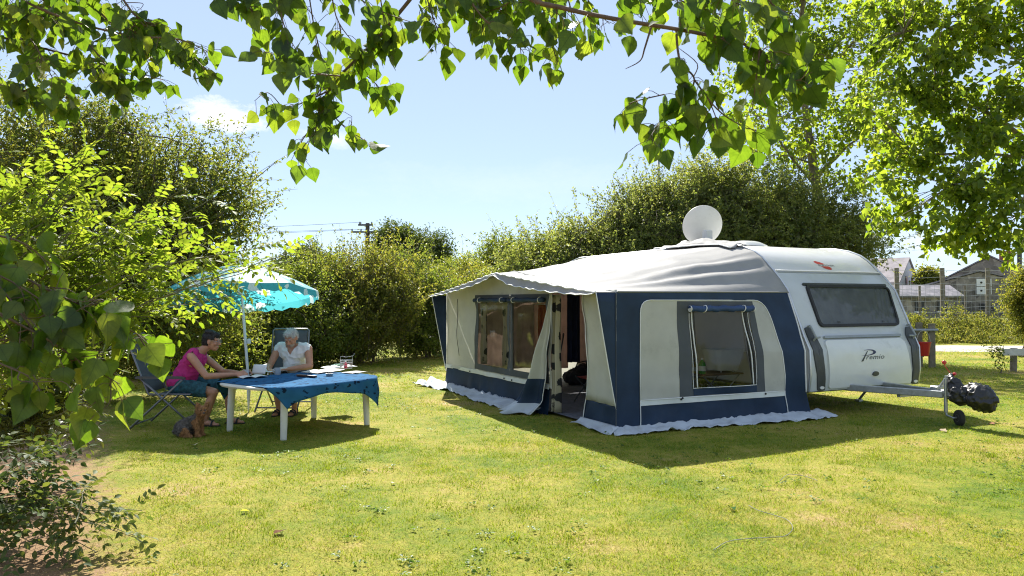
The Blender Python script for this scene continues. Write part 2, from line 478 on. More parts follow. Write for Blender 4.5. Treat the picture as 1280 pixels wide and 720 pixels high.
mb.grid([[Fp(*pz(*a), .033), Fp(*pz(*b), .033)] for a, b in zip(outer, inner)]); mb.build('letter_swoosh', M_blue_ink, lt)
me = text_mesh('remio', 1, .25, 1.05)
w0 = max(v.co.x for v in me.vertices); h0 = .52
a0 = pz(470, 470); a1 = pz(1040, 470); sx = (a1[0] - a0[0]) / w0; sz = .052 / h0 * 1.0
map_text(me, lambda x, y: Fp(a0[0] + x * sx, a0[1] + y * sz, .032)); link('letters', me, M_ink, lt)
def lz(x, y): return (1.17 + (1005 + x / 25.6 - 1027) * .01776, 2.24 - (320 + y / 25.6 - 331) * .0146)
em = empty('maker_emblem', (0, 0, 0)); em.parent = cv
poly_on_front([lz(*p) for p in [(355, 215), (375, 190), (430, 183), (540, 212), (645, 270), (590, 280), (430, 276), (380, 250)]], .004, 'red_shape', M_red, em)
poly_on_front([lz(*p) for p in [(460, 335), (690, 335), (735, 355), (748, 385), (730, 420), (690, 435), (610, 425), (540, 400)]], .004, 'red_shape', M_red, em)
me = text_mesh('BÜRSTNER', 1, .1, 1.0); w0 = max(v.co.x for v in me.vertices)
a0 = lz(395, 330); a1 = lz(905, 330); sx = (a1[0] - a0[0]) / w0
map_text(me, lambda x, y: Fp(a0[0] + x * sx, a0[1] + y * .036, .005)); link('letters', me, M_ink, em)

# chassis: A-frame, coupling, handbrake, jockey wheel
mb = MB(); cw = 1.18
for s_ in (-1, 1):
    a = Vector((cw + s_ * .62, .9, .37)); b = Vector((cw + s_ * .05, -1.33, .40))
    d = (b - a); M = Matrix.Translation((a + b) / 2) @ d.to_track_quat('Y', 'Z').to_matrix().to_4x4()
    mb.box((0, 0, 0), (.055, d.length, .095), M, .008)
mb.box((cw, -.75, .33), (.34, .05, .05)); mb.build('drawbar', M_galv, cv)
mb = MB(); mb.box((cw, 3.3, .33), (1.9, 6.2, .06)); mb.build('chassis', M_darkpl, cv)
mb = MB(); mb.box((cw, -1.40, .42), (.12, .22, .09), None, .01); mb.tube([(cw, -1.48, .43), (cw, -1.62, .44)], [.035, .045], 10)
mb.build('coupling', M_galv, cv)
mb = MB(); mb.tube([(cw + .02, -1.20, .44), (cw + .03, -1.33, .63), (cw + .03, -1.40, .665)], [.022, .020, .014], 8)
mb.box((cw, -1.2, .46), (.12, .12, .08), None, .01); hb = mb.build('handbrake_lever', M_galv, cv, smooth=True, angle=40)
mb = MB(); mb.tube([(cw + .03, -1.385, .655), (cw + .03, -1.45, .69)], .02, 8); mb.build('lever_grip', M_red, hb)
mb = MB(); mb.tube([(cw + .03, -1.40, .66), (cw, -1.33, .77), (cw - .01, -1.32, .81)], .006, 6); mb.lathe([(0.001, -.03), (.028, -.015), (.03, .01), (.0, .032)], 10, Matrix.Translation((cw - .01, -1.32, .83)), False)
mb.build('stabiliser_knob', M_red, hb, smooth=True)
mb = MB(); mb.tube([(cw - .06, -1.37, .17), (cw - .06, -1.37, .62)], .024, 10); mb.tube([(cw - .06, -1.37, .52), (cw - .06, -1.37, .66)], .012, 8)
mb.tube([(cw - .06, -1.37, .20), (cw - .06, -1.38, .13), (cw - .1, -1.5, .11), (cw + .02, -1.5, .11)], .014, 8)
jw = mb.build('jockey_wheel', M_galv, cv, smooth=True, angle=50)
mb = MB(); Mx = Matrix.Translation((cw - .01, -1.52, .108)) @ Matrix.Rotation(R(90), 4, 'Y') @ Matrix.Rotation(R(25), 4, 'X')
mb.lathe([(.05, -.03), (.085, -.033), (.104, -.02), (.108, 0), (.104, .02), (.085, .033), (.05, .03)], 22, Mx); mb.build('tyre', M_tyre, jw, smooth=True)
mb = MB(); mb.lathe([(.0, -.025), (.05, -.031), (.055, .0), (.05, .031), (0, .025)], 16, Mx, False); mb.build('rim', M_darkpl, jw)
for w in (.1, CVW - .1):
    Mx = Matrix.Translation((w, 3.7, .32)) @ Matrix.Rotation(R(90), 4, 'Y')
    mb = MB(); mb.lathe([(.2, -.09), (.29, -.095), (.315, -.07), (.32, 0), (.315, .07), (.29, .095), (.2, .09)], 30, Mx); whl = mb.build('wheel', M_tyre, cv, smooth=True)
    mb = MB(); mb.lathe([(0, -.06), (.18, -.07), (.2, -.088), (.2, .088), (.18, .07), (0, .06)], 24, Mx, False); mb.build('rim', M_greytrim, whl)
for (w, t) in ((.3, .5), (2.06, .5)):
    mb = MB(); mb.tube([(w, t, .34), (w, t + .25, .04)], .02, 6); mb.box((w, t + .26, .02), (.09, .09, .04)); mb.build('corner_steady', M_galv, cv)
# roof light
mb = MB(); P = []
for i in range(13):
    row = []
    for j in range(13):
        x, y = -1 + i / 6, -1 + j / 6
        row.append((.78 + .30 * x, 2.05 + .34 * y, 2.60 + .10 * (1 - abs(x) ** 4) * (1 - abs(y) ** 4)))
    P.append(row)
mb.grid(P); mb.build('roof_light', M_cvwhite, cv, smooth=True)
CVM = Matrix.Translation(P0) @ Matrix.Rotation(A_CV, 4, 'Z')

# ------------------------------------------------------------------ voxel-joined bodies
def body_mesh(name, shapes, voxel=.008, smooth=4, fac=.5, noise_amp=0.0, noise_scale=8):
    """one continuous skin round tapered limbs ('c', p0, r0, p1, r1) and ellipsoids ('e', centre, radii, rotation)"""
    mb = MB()
    for sh in shapes:
        if sh[0] == 'c':
            _, p0, r0, p1, r1 = sh; p0 = Vector(p0); p1 = Vector(p1); d = p1 - p0; ln = max(d.length, 1e-5)
            prof = []
            for k in range(6):
                a = -math.pi / 2 + (math.pi / 2) * k / 5; prof.append((max(r0 * math.cos(a), 1e-5), r0 * math.sin(a)))
            for k in range(1, 6):
                a = (math.pi / 2) * k / 5; prof.append((max(r1 * math.cos(a), 1e-5), ln + r1 * math.sin(a)))
            prof.insert(6, (r1, ln))
            mb.lathe(prof, 16, Matrix.Translation(p0) @ d.to_track_quat('Z', 'Y').to_matrix().to_4x4())
        else:
            c, rr = sh[1], sh[2]; q = sh[3] if len(sh) > 3 else Matrix.Identity(3)
            prof = [(max(math.cos(-math.pi / 2 + math.pi * k / 12), 1e-4), math.sin(-math.pi / 2 + math.pi * k / 12)) for k in range(13)]
            mb.lathe(prof, 20, Matrix.Translation(c) @ q.to_4x4() @ Matrix.Diagonal((*rr, 1)))
    me = bpy.data.meshes.new(name); me.from_pydata([tuple(p) for p in mb.v], [], mb.f); me.update()
    o = bpy.data.objects.new(name, me); COL.objects.link(o)
    rm = o.modifiers.new('Remesh', 'REMESH'); rm.mode = 'VOXEL'; rm.voxel_size = voxel; rm.use_smooth_shade = True
    if smooth: sm = o.modifiers.new('Smooth', 'SMOOTH'); sm.factor = fac; sm.iterations = smooth
    tmp = bpy.data.scenes.new('workbench'); COL.objects.unlink(o); tmp.collection.objects.link(o); tmp.view_layers[0].update(); dg = tmp.view_layers[0].depsgraph; dg.update()
    out = bpy.data.meshes.new_from_object(o.evaluated_get(dg)); bpy.data.scenes.remove(tmp); bpy.data.objects.remove(o)
    if noise_amp:
        nrm = [v.normal.copy() for v in out.vertices]
        for v, vn in zip(out.vertices, nrm):
            n = mnoise.fractal(v.co * noise_scale, 1.0, 2.0, 4)
            rg = 1 - abs(mnoise.noise(v.co * noise_scale * 1.7))
            v.co += vn * noise_amp * (n + 1.2 * (rg ** 4 - .3))
    out.update(); out.name = name
    return out

# black bag tied over the coupling
bag = empty('black_bag', CVM @ Vector((cw, -1.55, 0)), A_CV)
tag(bag, 'crumpled black plastic bag tied over the caravan hitch', 'bag')
def bq(w, t, z): return (w - cw, t + 1.55, z)
me = body_mesh('bag_sheet', [('c', bq(cw, -1.40, .66), .03, bq(cw, -1.46, .5), .10), ('c', bq(cw, -1.44, .56), .08, bq(cw, -1.52, .42), .14), ('e', bq(cw, -1.60, .43), (.12, .14, .11)),
    ('e', bq(cw, -1.79, .42), (.165, .18, .15), Matrix.Rotation(R(-25), 3, 'X')), ('e', bq(cw, -1.84, .34), (.14, .15, .11)), ('c', bq(cw, -1.6, .47), .08, bq(cw, -1.75, .5), .10), ('c', bq(cw + .02, -1.95, .40), .05, bq(cw + .03, -2.02, .37), .012)], .014, 2, .5, .022, 7)
link('bag_sheet', me, M_blackbag, bag)
mb = MB(); mb.lathe([(.10, -.012), (.112, 0), (.10, .012)], 18, Matrix.Translation(bq(cw, -1.475, .49)) @ Matrix.Rotation(R(60), 4, 'X')); mb.build('tie', M_blackbag, bag, smooth=True)

# satellite dish on the roof
dish = empty('satellite_dish', CVM @ Vector((.40, 2.62, 2.60)), A_CV)
tag(dish, 'round white satellite dish on a short mount on the caravan roof', 'satellite dish')
Rd = Matrix.Translation((0.02, .02, .40)) @ Matrix.Rotation(A_CV * -1 + R(4), 4, 'Z') @ Matrix.Rotation(R(-88 + 16), 4, 'X')
mb = MB(); prof = []
for k in range(13):
    r = .355 * k / 12; prof.append((max(r, 1e-4), .5 * r * r))
prof += [(.362, .066), (.362, .074), (.352, .072)]
for k in range(11, -1, -1):
    r = .345 * k / 12; prof.append((max(r, 1e-4), .5 * r * r + .010))
mb.lathe(prof, 48, Rd @ Matrix.Rotation(R(0), 4, 'X'), False)
mb.build('reflector', mat('dish_white_paint', (.72, .71, .68), .5, var=.04, dirt=((.5, .48, .42), 4, .55, .85)), dish, smooth=True, angle=50)
mb = MB(); mb.box((0, -.10, .19), (.15, .12, .24), None, .012); mb.build('mount_bracket', mat('dish_mount_plastic', (.62, .62, .6), .5, var=.05), dish)
mb = MB(); mb.tube([(0, 0, -.0), (0, 0, .2)], .03, 12); mb.box((0, 0, .012), (.3, .3, .024), None, .006); mb.build('mast', M_greytrim, dish, smooth=True, angle=40)
mb = MB(); mb.tube([(0, .02, .10), (0, .42, .30)], .014, 8); mb.lathe([(.02, -.04), (.03, 0), (.02, .05)], 12, Matrix.Translation((0, .43, .32))); mb.build('receiver_arm', M_greytrim, dish, smooth=True, angle=40)
# ================================================================== AWNING
AW0 = CVM @ Vector((-3.24, 0, 0))
aw = empty('awning', AW0, A_CV)
tag(aw, 'grey and navy tent awning with windows and an open door, joined to the caravan', 'awning')
AWM = Matrix.Translation(AW0) @ Matrix.Rotation(A_CV, 4, 'Z')
AD, AL = 3.235, 5.85

def cloth_mat(name, col, tr, var=.07, rough=.75, scale=3, dirt=None, bump=.15):
    return mat(name, col, rough, var=var, scale=scale, bump=bump, bscale=9, transl=tr, spec=.3, dirt=dirt)
M_roof = cloth_mat('grey_roof_fabric', (.335, .33, .32), .12, dirt=((.27, .27, .27), 2.2, .5, .95))
M_cream = cloth_mat('pale_grey_wall_fabric', (.66, .66, .60), .34, dirt=((.38, .39, .34), 2.5, .55, .95))
M_navy = cloth_mat('navy_wall_fabric', (.015, .034, .072), .06, var=.22, rough=.6, dirt=((.04, .06, .10), 2.5, .55, .95))
M_frame = cloth_mat('charcoal_fabric', (.085, .095, .105), .06, var=.12)
M_pipe = mat('white_piping', (.72, .73, .72), .5, var=.05)
M_strip = mat('white_band_fabric', (.66, .69, .68), .6, var=.06)
M_flap = cloth_mat('white_mud_flap', (.52, .57, .62), .05, dirt=((.36, .36, .32), 5, .5, .85))
M_film = glass_mat('clear_window_film', (.80, .80, .77), .0, .06)
M_filmf = glass_mat('creased_window_film', (.70, .68, .66), .09, .10)
M_floor = mat('grey_groundsheet', (.13, .14, .17), .8, var=.3, scale=14, bump=.2)

def wav(x, y, k, a):
    return a * mnoise.fractal(Vector((x * k, y * k, 3.7)), 1.0, 2.0, 3)

# ---- outline curves
def eave_z(s):
    q = 1 - abs(s - 2.95) / 2.95
    return 1.765 + .335 * (q ** 1.12 if q > 0 else 0)
RAIL = [(0, .265, 1.785), (.035, .43, 1.99), (.07, .61, 2.165), (.105, .80, 2.335), (.14, .97, 2.44), (.20, 1.5, 2.585), (.26, 1.95, 2.605), (1, AL, 2.60)]
def rail(u):
    for (a, t0, z0), (b, t1, z1) in zip(RAIL, RAIL[1:]):
        if u <= b:
            k = (u - a) / (b - a); return lerp(t0, t1, k), lerp(z0, z1, k)
    return RAIL[-1][1:]
def roof_pt(u, v):
    s0 = AL * u; e = Vector((-.30, s0, eave_z(s0)))
    t, z = rail(u); r_ = Vector((AD, t, z))
    p = e.lerp(r_, v)
    env = max(0, 1 - abs(u - .075) / .12) * (.35 + .9 * abs(mnoise.noise(Vector((u * 21, v * 1.2, 5.1)))))
    p.z += .055 * env * math.sin(math.pi * v ** 1.6) ** .8 * math.sin(u * 2 * math.pi * 17 + 2.6 * math.sin(v * 2.6) + 3 * mnoise.noise(Vector((u * 9, v * 1.5, 1.3)))) * min(1, u * 60)
    p.z += wav(u * 5 + 2, v * 3, 1.3, .045) * math.sin(math.pi * min(1, max(0, v))) * min(1, u * 12)
    p.z -= .06 * math.sin(math.pi * v) * (1 - abs(2 * u - 1)) * .6
    p.z += .008 * math.sin(u * 2 * math.pi * 21 + v * 5 + 4 * mnoise.noise(Vector((u * 6, v, 0)))) * (1 - v) * min(1, u * 8)
    return p
us = [i / 60 * .3 * .999 for i in range(60)] + [.3 + .7 * i / 50 for i in range(51)]
vs_ = [j / 34 for j in range(35)]
mb = MB(); mb.grid([[roof_pt(u, v) for v in vs_] for u in us])
roof = mb.build('roof', M_roof, aw, smooth=True, thick=.004)
mb = MB(); mb.tube([roof_pt(u, 0) + Vector((-.004, 0, .004)) for u in us], .011, 6)
mb.tube([roof_pt(.3 + .7 * i / 50, 1) for i in range(51)], .01, 6); mb.build('piping', M_pipe, roof, smooth=True)
mb = MB(); P = []
for i in range(101):
    u = i / 100; s0 = AL * u; base = roof_pt(u, 0)
    d = .10 * math.sin(math.pi * u) ** .6 * (1 - .75 * math.exp(-((s0 - 2.95) / .35) ** 2)) * (1.15 if u < .5 else .7) + .012
    P.append([base + Vector((-.006 - .035 * (k / 5) ** 2 + .012 * math.sin(u * 60) * k / 5, 0, -d * k / 5)) for k in range(6)])
mb.grid(P); mb.build('valance', M_roof, roof, smooth=True)
mb = MB(); mb.tube([row[-1] for row in P], .007, 6); mb.build('piping', M_pipe, roof, smooth=True)
# strip of cover sheet rucked over the rail
mb = MB(); P = []
for i in range(45):
    row = []
    for j in range(9):
        u = .17 + .33 * i / 44; v = .93 + .12 * j / 8
        p = roof_pt(u, min(v, 1)); p.x += max(0, v - 1) * 3.2
        p.z += .035 + .07 * mnoise.fractal(Vector((i * .16, j * .35, 2.2)), 1.0, 2.0, 3) * math.sin(math.pi * j / 8) + .10 * math.exp(-((i - 21) / 9) ** 2) * math.sin(math.pi * (j + .3) / 9)
        row.append(p)
    P.append(row)
mb.grid(P); mb.build('cover_sheet', M_roof, roof, smooth=True, thick=.004)
mb = MB(); mb.tube([p[0] + Vector((0, 0, .006)) for p in P], .012, 6); mb.build('piping', M_pipe, roof, smooth=True)

# ---- side wall (faces the camera): s = 0 at the corner, follows the caravan's nose at its far end
def side(r, z, off=0.0):
    k = max(0, r / 3.24)
    s = (tprof(max(.36, min(z, 2.3))) + .01) * k ** 2.5 + (wav(r, z, 1.6, .030) + .010 * math.sin((r * 1.2 + z * 2.1) * 5 + 3 * wav(r, z, 1.1, 1.0))) * math.sin(math.pi * min(1, max(0, k)))
    return Vector((r, s - off, z))
def sidepiece(name, outer, inner, m, off, par, loops=4, **kw):
    mb = MB(); ring(mb, outer, inner, lambda a, b: side(a, b, off), loops); return mb.build(name, m, par, smooth=True, **kw)
NAV_IN = rounded([(.36, .395), (2.80, .395), (2.745, 1.0), (2.62, 1.67), (.36, 1.67)], (0, 0, .3, .22, .17))
W_OUT = [(0, .0), (3.30, .0), (3.20, .36), (3.15, .6), (3.16, .95), (3.2, 1.3), (3.22, 1.79), (0, 1.77)]
sw = sidepiece('side_wall', densify(W_OUT, .25), NAV_IN, M_navy, 0, aw, 5)
GF_O = [(.985, .405), (2.435, .405), (2.36, 1.655), (.955, 1.655)]
GF_I = [(1.19, .415), (2.31, .415), (2.27, 1.55), (1.145, 1.55)]
sidepiece('wall_panel', NAV_IN, GF_O, M_cream, .004, sw, 5)
wf = sidepiece('window', GF_O, [(1.20, .50), (2.30, .50), (2.265, 1.54), (1.15, 1.54)], M_frame, .007, sw, 2)
mb = MB(); fill(mb, [(1.195, .495), (2.305, .495), (2.268, 1.55), (1.148, 1.55)], lambda a, b: side(a, b, .004), 5); mb.build('pane', M_film, wf, smooth=True)
def stretch(pts, off, rad, name, m, par, n=24):
    mb = MB(); q = []
    for a, b in zip(pts, pts[1:]):
        for i in range(n): q.append(side(lerp(a[0], b[0], i / n), lerp(a[1], b[1], i / n), off))
    q.append(side(*pts[-1], off)); mb.tube(q, rad, 6); return mb.build(name, m, par, smooth=True)
stretch([p for p in NAV_IN] + [NAV_IN[0]], .010, .007, 'piping', M_pipe, sw, 3)
stretch([(2.80, .395), (2.86, .02)], .010, .007, 'piping', M_pipe, sw)
stretch([(.36, .395), (.36, .02)], .010, .007, 'piping', M_pipe, sw)
stretch([(3.20, .36), (3.15, .6), (3.16, .95), (3.2, 1.3), (3.22, 1.79)], .0, .013, 'edge_piping', M_pipe, sw, 8)
stretch([(0.02, 1.775), (3.2, 1.79)], .004, .010, 'edge_piping', M_roof, sw)
for pts in ([(1.19, 1.52), (1.285, .51)], [(2.12, 1.52), (2.225, .51)]): stretch(pts, .012, .010, 'zip', M_pipe, wf)
for pts in ([(1.155, 1.5), (1.215, .50)], [(2.225, 1.5), (2.285, .50)], [(1.21, .505), (2.285, .505)]): stretch(pts, .012, .005, 'zip', M_pipe, wf)
for (a, b) in ((1.17, 1.255), (2.15, 2.25)):
    mb = MB(); fill(mb, [(a + .055, .505), (b + .055, .505), (b - .02, 1.53), (a - .02, 1.53)], lambda r, z: side(r, z, .010), 4)
    mb.build('gauze', glass_mat('grey_gauze', (.34, .35, .33), .0, .6), wf, smooth=True)
mb = MB()
P = [[side(lerp(.36, 2.80, i / 40), z, .011) for z in (.325, .36, .395)] for i in range(41)]; mb.grid(P); mb.build('white_band', M_strip, sw, smooth=True)
mb = MB(); P = [[side(lerp(1.21, 2.285, i / 20), z, .012) for z in (.41, .45, .497)] for i in range(21)]; mb.grid(P); mb.build('window_hem', M_navy, wf, smooth=True)
mb = MB(); q = [side(lerp(1.13, 2.295, i / 24), 1.555, .055) + Vector((0, 0, .006 * math.sin(i * 1.1))) for i in range(25)]
mb.tube(q, [.040 + .004 * math.sin(i * 2.1) for i in range(25)], 12); rb = mb.build('rolled_blind', mat('blue_blind_fabric', (.018, .05, .14), .6, var=.2, bump=.2), wf, smooth=True)
for r in (1.135, 2.29):
    mb = MB(); mb.tube([side(r - .006, 1.555, .055), side(r + .006, 1.555, .055)], .043, 12); mb.build('end_cap', M_pipe, rb)
for r in (1.37, 2.11):
    mb = MB(); mb.tube([side(r, 1.555, .055) + Vector((.03 * math.sin(a * .5) * .4, math.cos(a * .524) * .045, math.sin(a * .524) * .045)) for a in range(13)], .007, 6); mb.build('strap', M_pipe, rb, smooth=True)
for (r, z) in ((1.0, .375), (1.02, .39), (2.43, .375)):
    mb = MB(); mb.lathe([(0.0, 0), (.015, .003), (.013, .012), (0, .014)], 10, Matrix.Translation(side(r, z, .014)) @ Matrix.Rotation(R(90), 4, 'X'), False); mb.build('stud', M_rubber, sw)

# ---- corner wings under the overhang
for s0, nm in ((0, 'near'), (AL, 'far')):
    mb = MB(); P = []
    for i in range(13):
        z = lerp(.30, eave_z(s0) - .004, i / 12); w = -.295 * (i / 12) ** .95
        P.append([Vector((w * j / 6 - .002, s0 + .02 * math.sin(j / 6 * 3) * (i / 12) * (1 if s0 else -1), z)) for j in range(7)])
    mb.grid(P); wg = mb.build('corner_wing', M_navy, aw, smooth=True, thick=.003)
    mb = MB(); mb.tube([row[-1] for row in P], .007, 6); mb.build('piping', M_pipe, wg, smooth=True)
mb = MB(); mb.tube([(-.008, -.006, .02), (-.006, -.006, 1.75)], .006, 6); mb.build('corner_seam', M_frame, aw)

# ---- front wall
def wall_top(s): return eave_z(s) + .030 + .02 * (1 - abs(s / 2.95 - 1))
def front(s, z, off=0.0):
    return Vector((-off + wav(s * 1.3, z, 1.5, .03) + .010 * math.sin((s * 1.4 - z * 1.7) * 5 + 3 * wav(s, z, 1.0, 1.0)) + .018 * max(0, 1 - z / .5), s, z))
def frontpiece(name, outer, inner, m, off, par, loops=4):
    mb = MB(); ring(mb, outer, inner, lambda a, b: front(a, b, off), loops); return mb.build(name, m, par, smooth=True)
FG_O = [(1.70, .46), (4.43, .46), (4.38, 1.765), (1.72, 1.765)]
W_F = [(1.64, .39), (AL, .39), (AL, wall_top(AL))] + [(s, wall_top(s)) for s in (5.2, 4.6, 4.0, 3.5, 3.1, 2.95, 2.8, 2.4, 2.0)] + [(1.64, wall_top(1.64))]
fw = frontpiece('front_wall', W_F, FG_O, M_cream, 0, aw, 4)
for (a0, a1, b0, b1) in ((3.02, 4.43, 3.11, 4.28), (1.70, 3.02, 1.84, 2.92)):
    o_ = [(a0, .46), (a1, .46), (a1 - .03, 1.765), (a0, 1.765)]; i_ = [(b0, .565), (b1, .565), (b1, 1.65), (b0, 1.65)]
    w_ = frontpiece('window', o_, i_, M_frame, .006, fw, 2)
    mb = MB(); fill(mb, [(b0 - .01, .555), (b1 + .01, .555), (b1 + .01, 1.66), (b0 - .01, 1.66)], lambda a, b: front(a, b, .003) + Vector((.006 * math.sin(a * 17 + b * 3), 0, 0)), 10); mb.build('pane', M_filmf, w_, smooth=True)
    mb = MB(); mb.tube([front(lerp(b0 - .03, b1 + .05, i / 14), 1.675 + .006 * math.sin(i * 1.3), .05) for i in range(15)], [.034 + .004 * math.sin(i * 1.9) for i in range(15)], 10); rb = mb.build('rolled_blind', M_navy, w_, smooth=True)
    for s in (b0 + .12, b1 - .12):
        mb = MB(); mb.tube([front(s, 1.675, .05) + Vector((math.cos(a * .524) * .042, 0, math.sin(a * .524) * .042)) for a in range(13)], .007, 6); mb.build('strap', M_pipe, rb, smooth=True)
mb = MB(); mb.grid([[front(lerp(1.70, AL, i / 40), z, .010) for z in (.375, .41, .445)] for i in range(41)]); mb.build('white_band', M_strip, fw, smooth=True)
mb = MB(); P = []
for i in range(81):
    s = lerp(1.72, AL, i / 80)
    P.append([Vector((.012 + .03 * (1 - j / 8) * math.sin(s * 9 + 2 * math.sin(s * 3)) - .06 * (1 - j / 8), s, .385 * j / 8)) for j in range(9)])
mb.grid(P); mb.build('skirt', M_navy, fw, smooth=True)
for s in (5.4, 4.6, 3.2, 2.9, 2.0):
    mb = MB(); mb.lathe([(0.0, 0), (.015, .003), (.013, .012), (0, .014)], 10, Matrix.Translation(front(s, .40, .014)) @ Matrix.Rotation(R(-90), 4, 'Y'), False); mb.build('stud', M_rubber, fw)
mb = MB(); mb.tube([front(5.25 + .25 * math.sin(i * .35) * (i / 14) ** 2 * .6, 1.70 - .1 * i * .75, .02) for i in range(15)], .005, 5); mb.build('cord', M_rubber, fw, smooth=True)
# panel between the door and the corner
def edge_s(z): return .80 - .16 * math.sin(math.pi * min(1, z / 1.7)) ** 1.5 + .03 * (1 - z / 1.7)
mb = MB()
for (z0, z1, k) in ((0.34, 1.80, 0), (0.0, .34, 1)):
    mb.cur = k
    mb.grid([[front(lerp(0, edge_s(lerp(z0, z1, j / 14)), i / 12), lerp(z0, z1, j / 14), .0 + .01 * math.sin(i * 1.2 + j * .3)) for j in range(15)] for i in range(13)])
dp = mb.build('door_jamb_panel', [M_cream, M_navy], aw, smooth=True, thick=.003)
mb = MB(); mb.tube([front(edge_s(1.80 * j / 20), 1.80 * j / 20, .005) for j in range(21)], .007, 6); mb.build('piping', M_pipe, dp, smooth=True)
# the door's cloth gathered back and trailing on the grass
mb = MB(); P = []
NR, NC = 34, 40
for i in range(NR + 1):
    q = i / NR; z = lerp(1.77, .015, q)
    sl = lerp(1.60, 2.55, max(0, q - .05) ** 1.6); sr = lerp(1.56, 1.78, q ** 1.5)
    row = []
    for j in range(NC + 1):
        a = j / NC; s = lerp(sr, sl, a)
        off = .05 + .30 * q * math.sin(math.pi * min(1, a * 1.05)) ** .7 + .045 * (.35 + q) * math.sin(a * 15 + q * 2.5) + wav(s * 2, z, 2.0, .05) * q
        if q > .9: off += (q - .9) * 2.2
        row.append(Vector((-off, s, max(z, .012 + .03 * abs(math.sin(a * 11))))))
    P.append(row)
mb.grid(P)
mb.mi = [(0 if i < 24 else (1 if i < 31 else 2)) for i in range(NR) for j in range(NC)]
mb.build('door_flap', [M_cream, M_navy, M_flap], aw, smooth=True, thick=.003)
mb = MB(); mb.tube([row[0] for row in P], .007, 6); mb.tube([row[-1] for row in P], .007, 6); mb.build('door_piping', M_pipe, aw, smooth=True)

# ---- far wall, ground sheet, mud flaps
mb = MB()
def farw(a, b): return Vector((a, AL - .01 + wav(a, b, 1.6, .02), b))
ring(mb, [(0, .02), (AD, .02), (AD, 2.5), (0, 1.80)], [(.5, .75), (1.3, .75), (1.3, 1.6), (.5, 1.6)], farw, 4)
bw = mb.build('back_wall', M_cream, aw, smooth=True)
mb = MB(); fill(mb, [(.49, .74), (1.31, .74), (1.31, 1.61), (.49, 1.61)], farw, 4); mb.build('window', M_film, bw, smooth=True)
mb = MB(); P = [[Vector((lerp(.03, AD, j / 12), lerp(.03, AL - .03, i / 12), .045 + .004 * math.sin(i * 2.1 + j))) for j in range(13)] for i in range(13)]
mb.grid(P); mb.build('groundsheet', M_floor, aw, smooth=True)
def flapstrip(name, f, n, rows=8):
    mb = MB(); mb.grid([[f(i / n, j / rows) for j in range(rows + 1)] for i in range(n + 1)]); return mb.build(name, M_flap, aw, smooth=True, thick=.003)
def fl_front(a, b):
    s = lerp(1.9, AL + .45, a); wdt = .30 + .06 * math.sin(s * 2.3) + .03 * math.sin(s * 7 + 1) + .12 * max(0, a - .85) / .15
    return Vector((-.035 - wdt * b, s, .075 * (1 - b) ** 2 + .028 + .7 * wav(s * 2, b * .6, 1.6, .05) * b + .6 * wav(s * 5, b, 2, .05) + (.10 * max(0, a - .9) / .1 * math.sin(b * 7) ** 2)))
flapstrip('mud_flap', fl_front, 120)
def fl_side(a, b):
    r = lerp(-.06, 3.45, a); wdt = .18 + .04 * math.sin(r * 2.6 + 1) + .02 * math.sin(r * 9) + .10 * a
    base = side(min(r, 3.22), .02).y if r > 0 else 0
    return Vector((r + .10 * b * math.sin(r * 3) - .05 * b + (.25 * a ** 6) * b, base + .02 - wdt * b, .07 * (1 - b) ** 2 + .028 + .7 * wav(r * 2 + 9, b * .6, 1.6, .05) * b + .6 * wav(r * 5, b, 2, .05)))
flapstrip('mud_flap', fl_side, 90)
def fl_jamb(a, b):
    s = lerp(-.05, .85, a)
    return Vector((-.0 - (.16 + .05 * math.sin(s * 8)) * b, s - .03 * b, .07 * (1 - b) ** 2 + .028 + .02 * math.sin(s * 12 + b * 5) * b))
flapstrip('mud_flap', fl_jamb, 30)
# poles
for (r, s, z1) in ((.03, .06, 1.74), (.03, AL - .06, 1.74), (.03, 2.98, 2.08)):
    mb = MB(); mb.tube([(r, s, .02), (r, s, z1)], .014, 8); mb.build('pole', M_galv, aw, smooth=True)

# ---- curtains hung inside
def owl_mat():
    m, nt, out = nodes_of('curtain_print')
    b = nt.nodes.new('ShaderNodeBsdfPrincipled'); b.inputs['Roughness'].default_value = .9
    tc = nt.nodes.new('ShaderNodeTexCoord'); mp = nt.nodes.new('ShaderNodeMapping'); mp.inputs['Scale'].default_value = (0.0, 5.5, 5.0)
    L(nt, tc.outputs['Object'], mp.inputs['Vector'])
    v = nt.nodes.new('ShaderNodeTexVoronoi'); v.inputs['Scale'].default_value = 1.0; v.inputs['Randomness'].default_value = .55
    L(nt, mp.outputs[0], v.inputs['Vector'])
    n = nt.nodes.new('ShaderNodeTexNoise'); n.inputs['Scale'].default_value = 22; L(nt, tc.outputs['Object'], n.inputs['Vector'])
    ad = nt.nodes.new('ShaderNodeMath'); ad.operation = 'MULTIPLY_ADD'; ad.inputs[1].default_value = .22; L(nt, n.outputs['Fac'], ad.inputs[0]); L(nt, v.outputs['Distance'], ad.inputs[2])
    r = ramp(nt, [(.50, (.03, .032, .035)), (.54, (.50, .46, .33))]); L(nt, ad.outputs[0], r.inputs['Fac']); L(nt, r.outputs[0], b.inputs['Base Color'])
    t = nt.nodes.new('ShaderNodeBsdfTranslucent'); L(nt, r.outputs[0], t.inputs['Color'])
    mx = nt.nodes.new('ShaderNodeMixShader'); mx.inputs[0].default_value = .25; L(nt, b.outputs[0], mx.inputs[1]); L(nt, t.outputs[0], mx.inputs[2]); L(nt, mx.outputs[0], out.inputs[0])
    return m
M_owl = owl_mat()
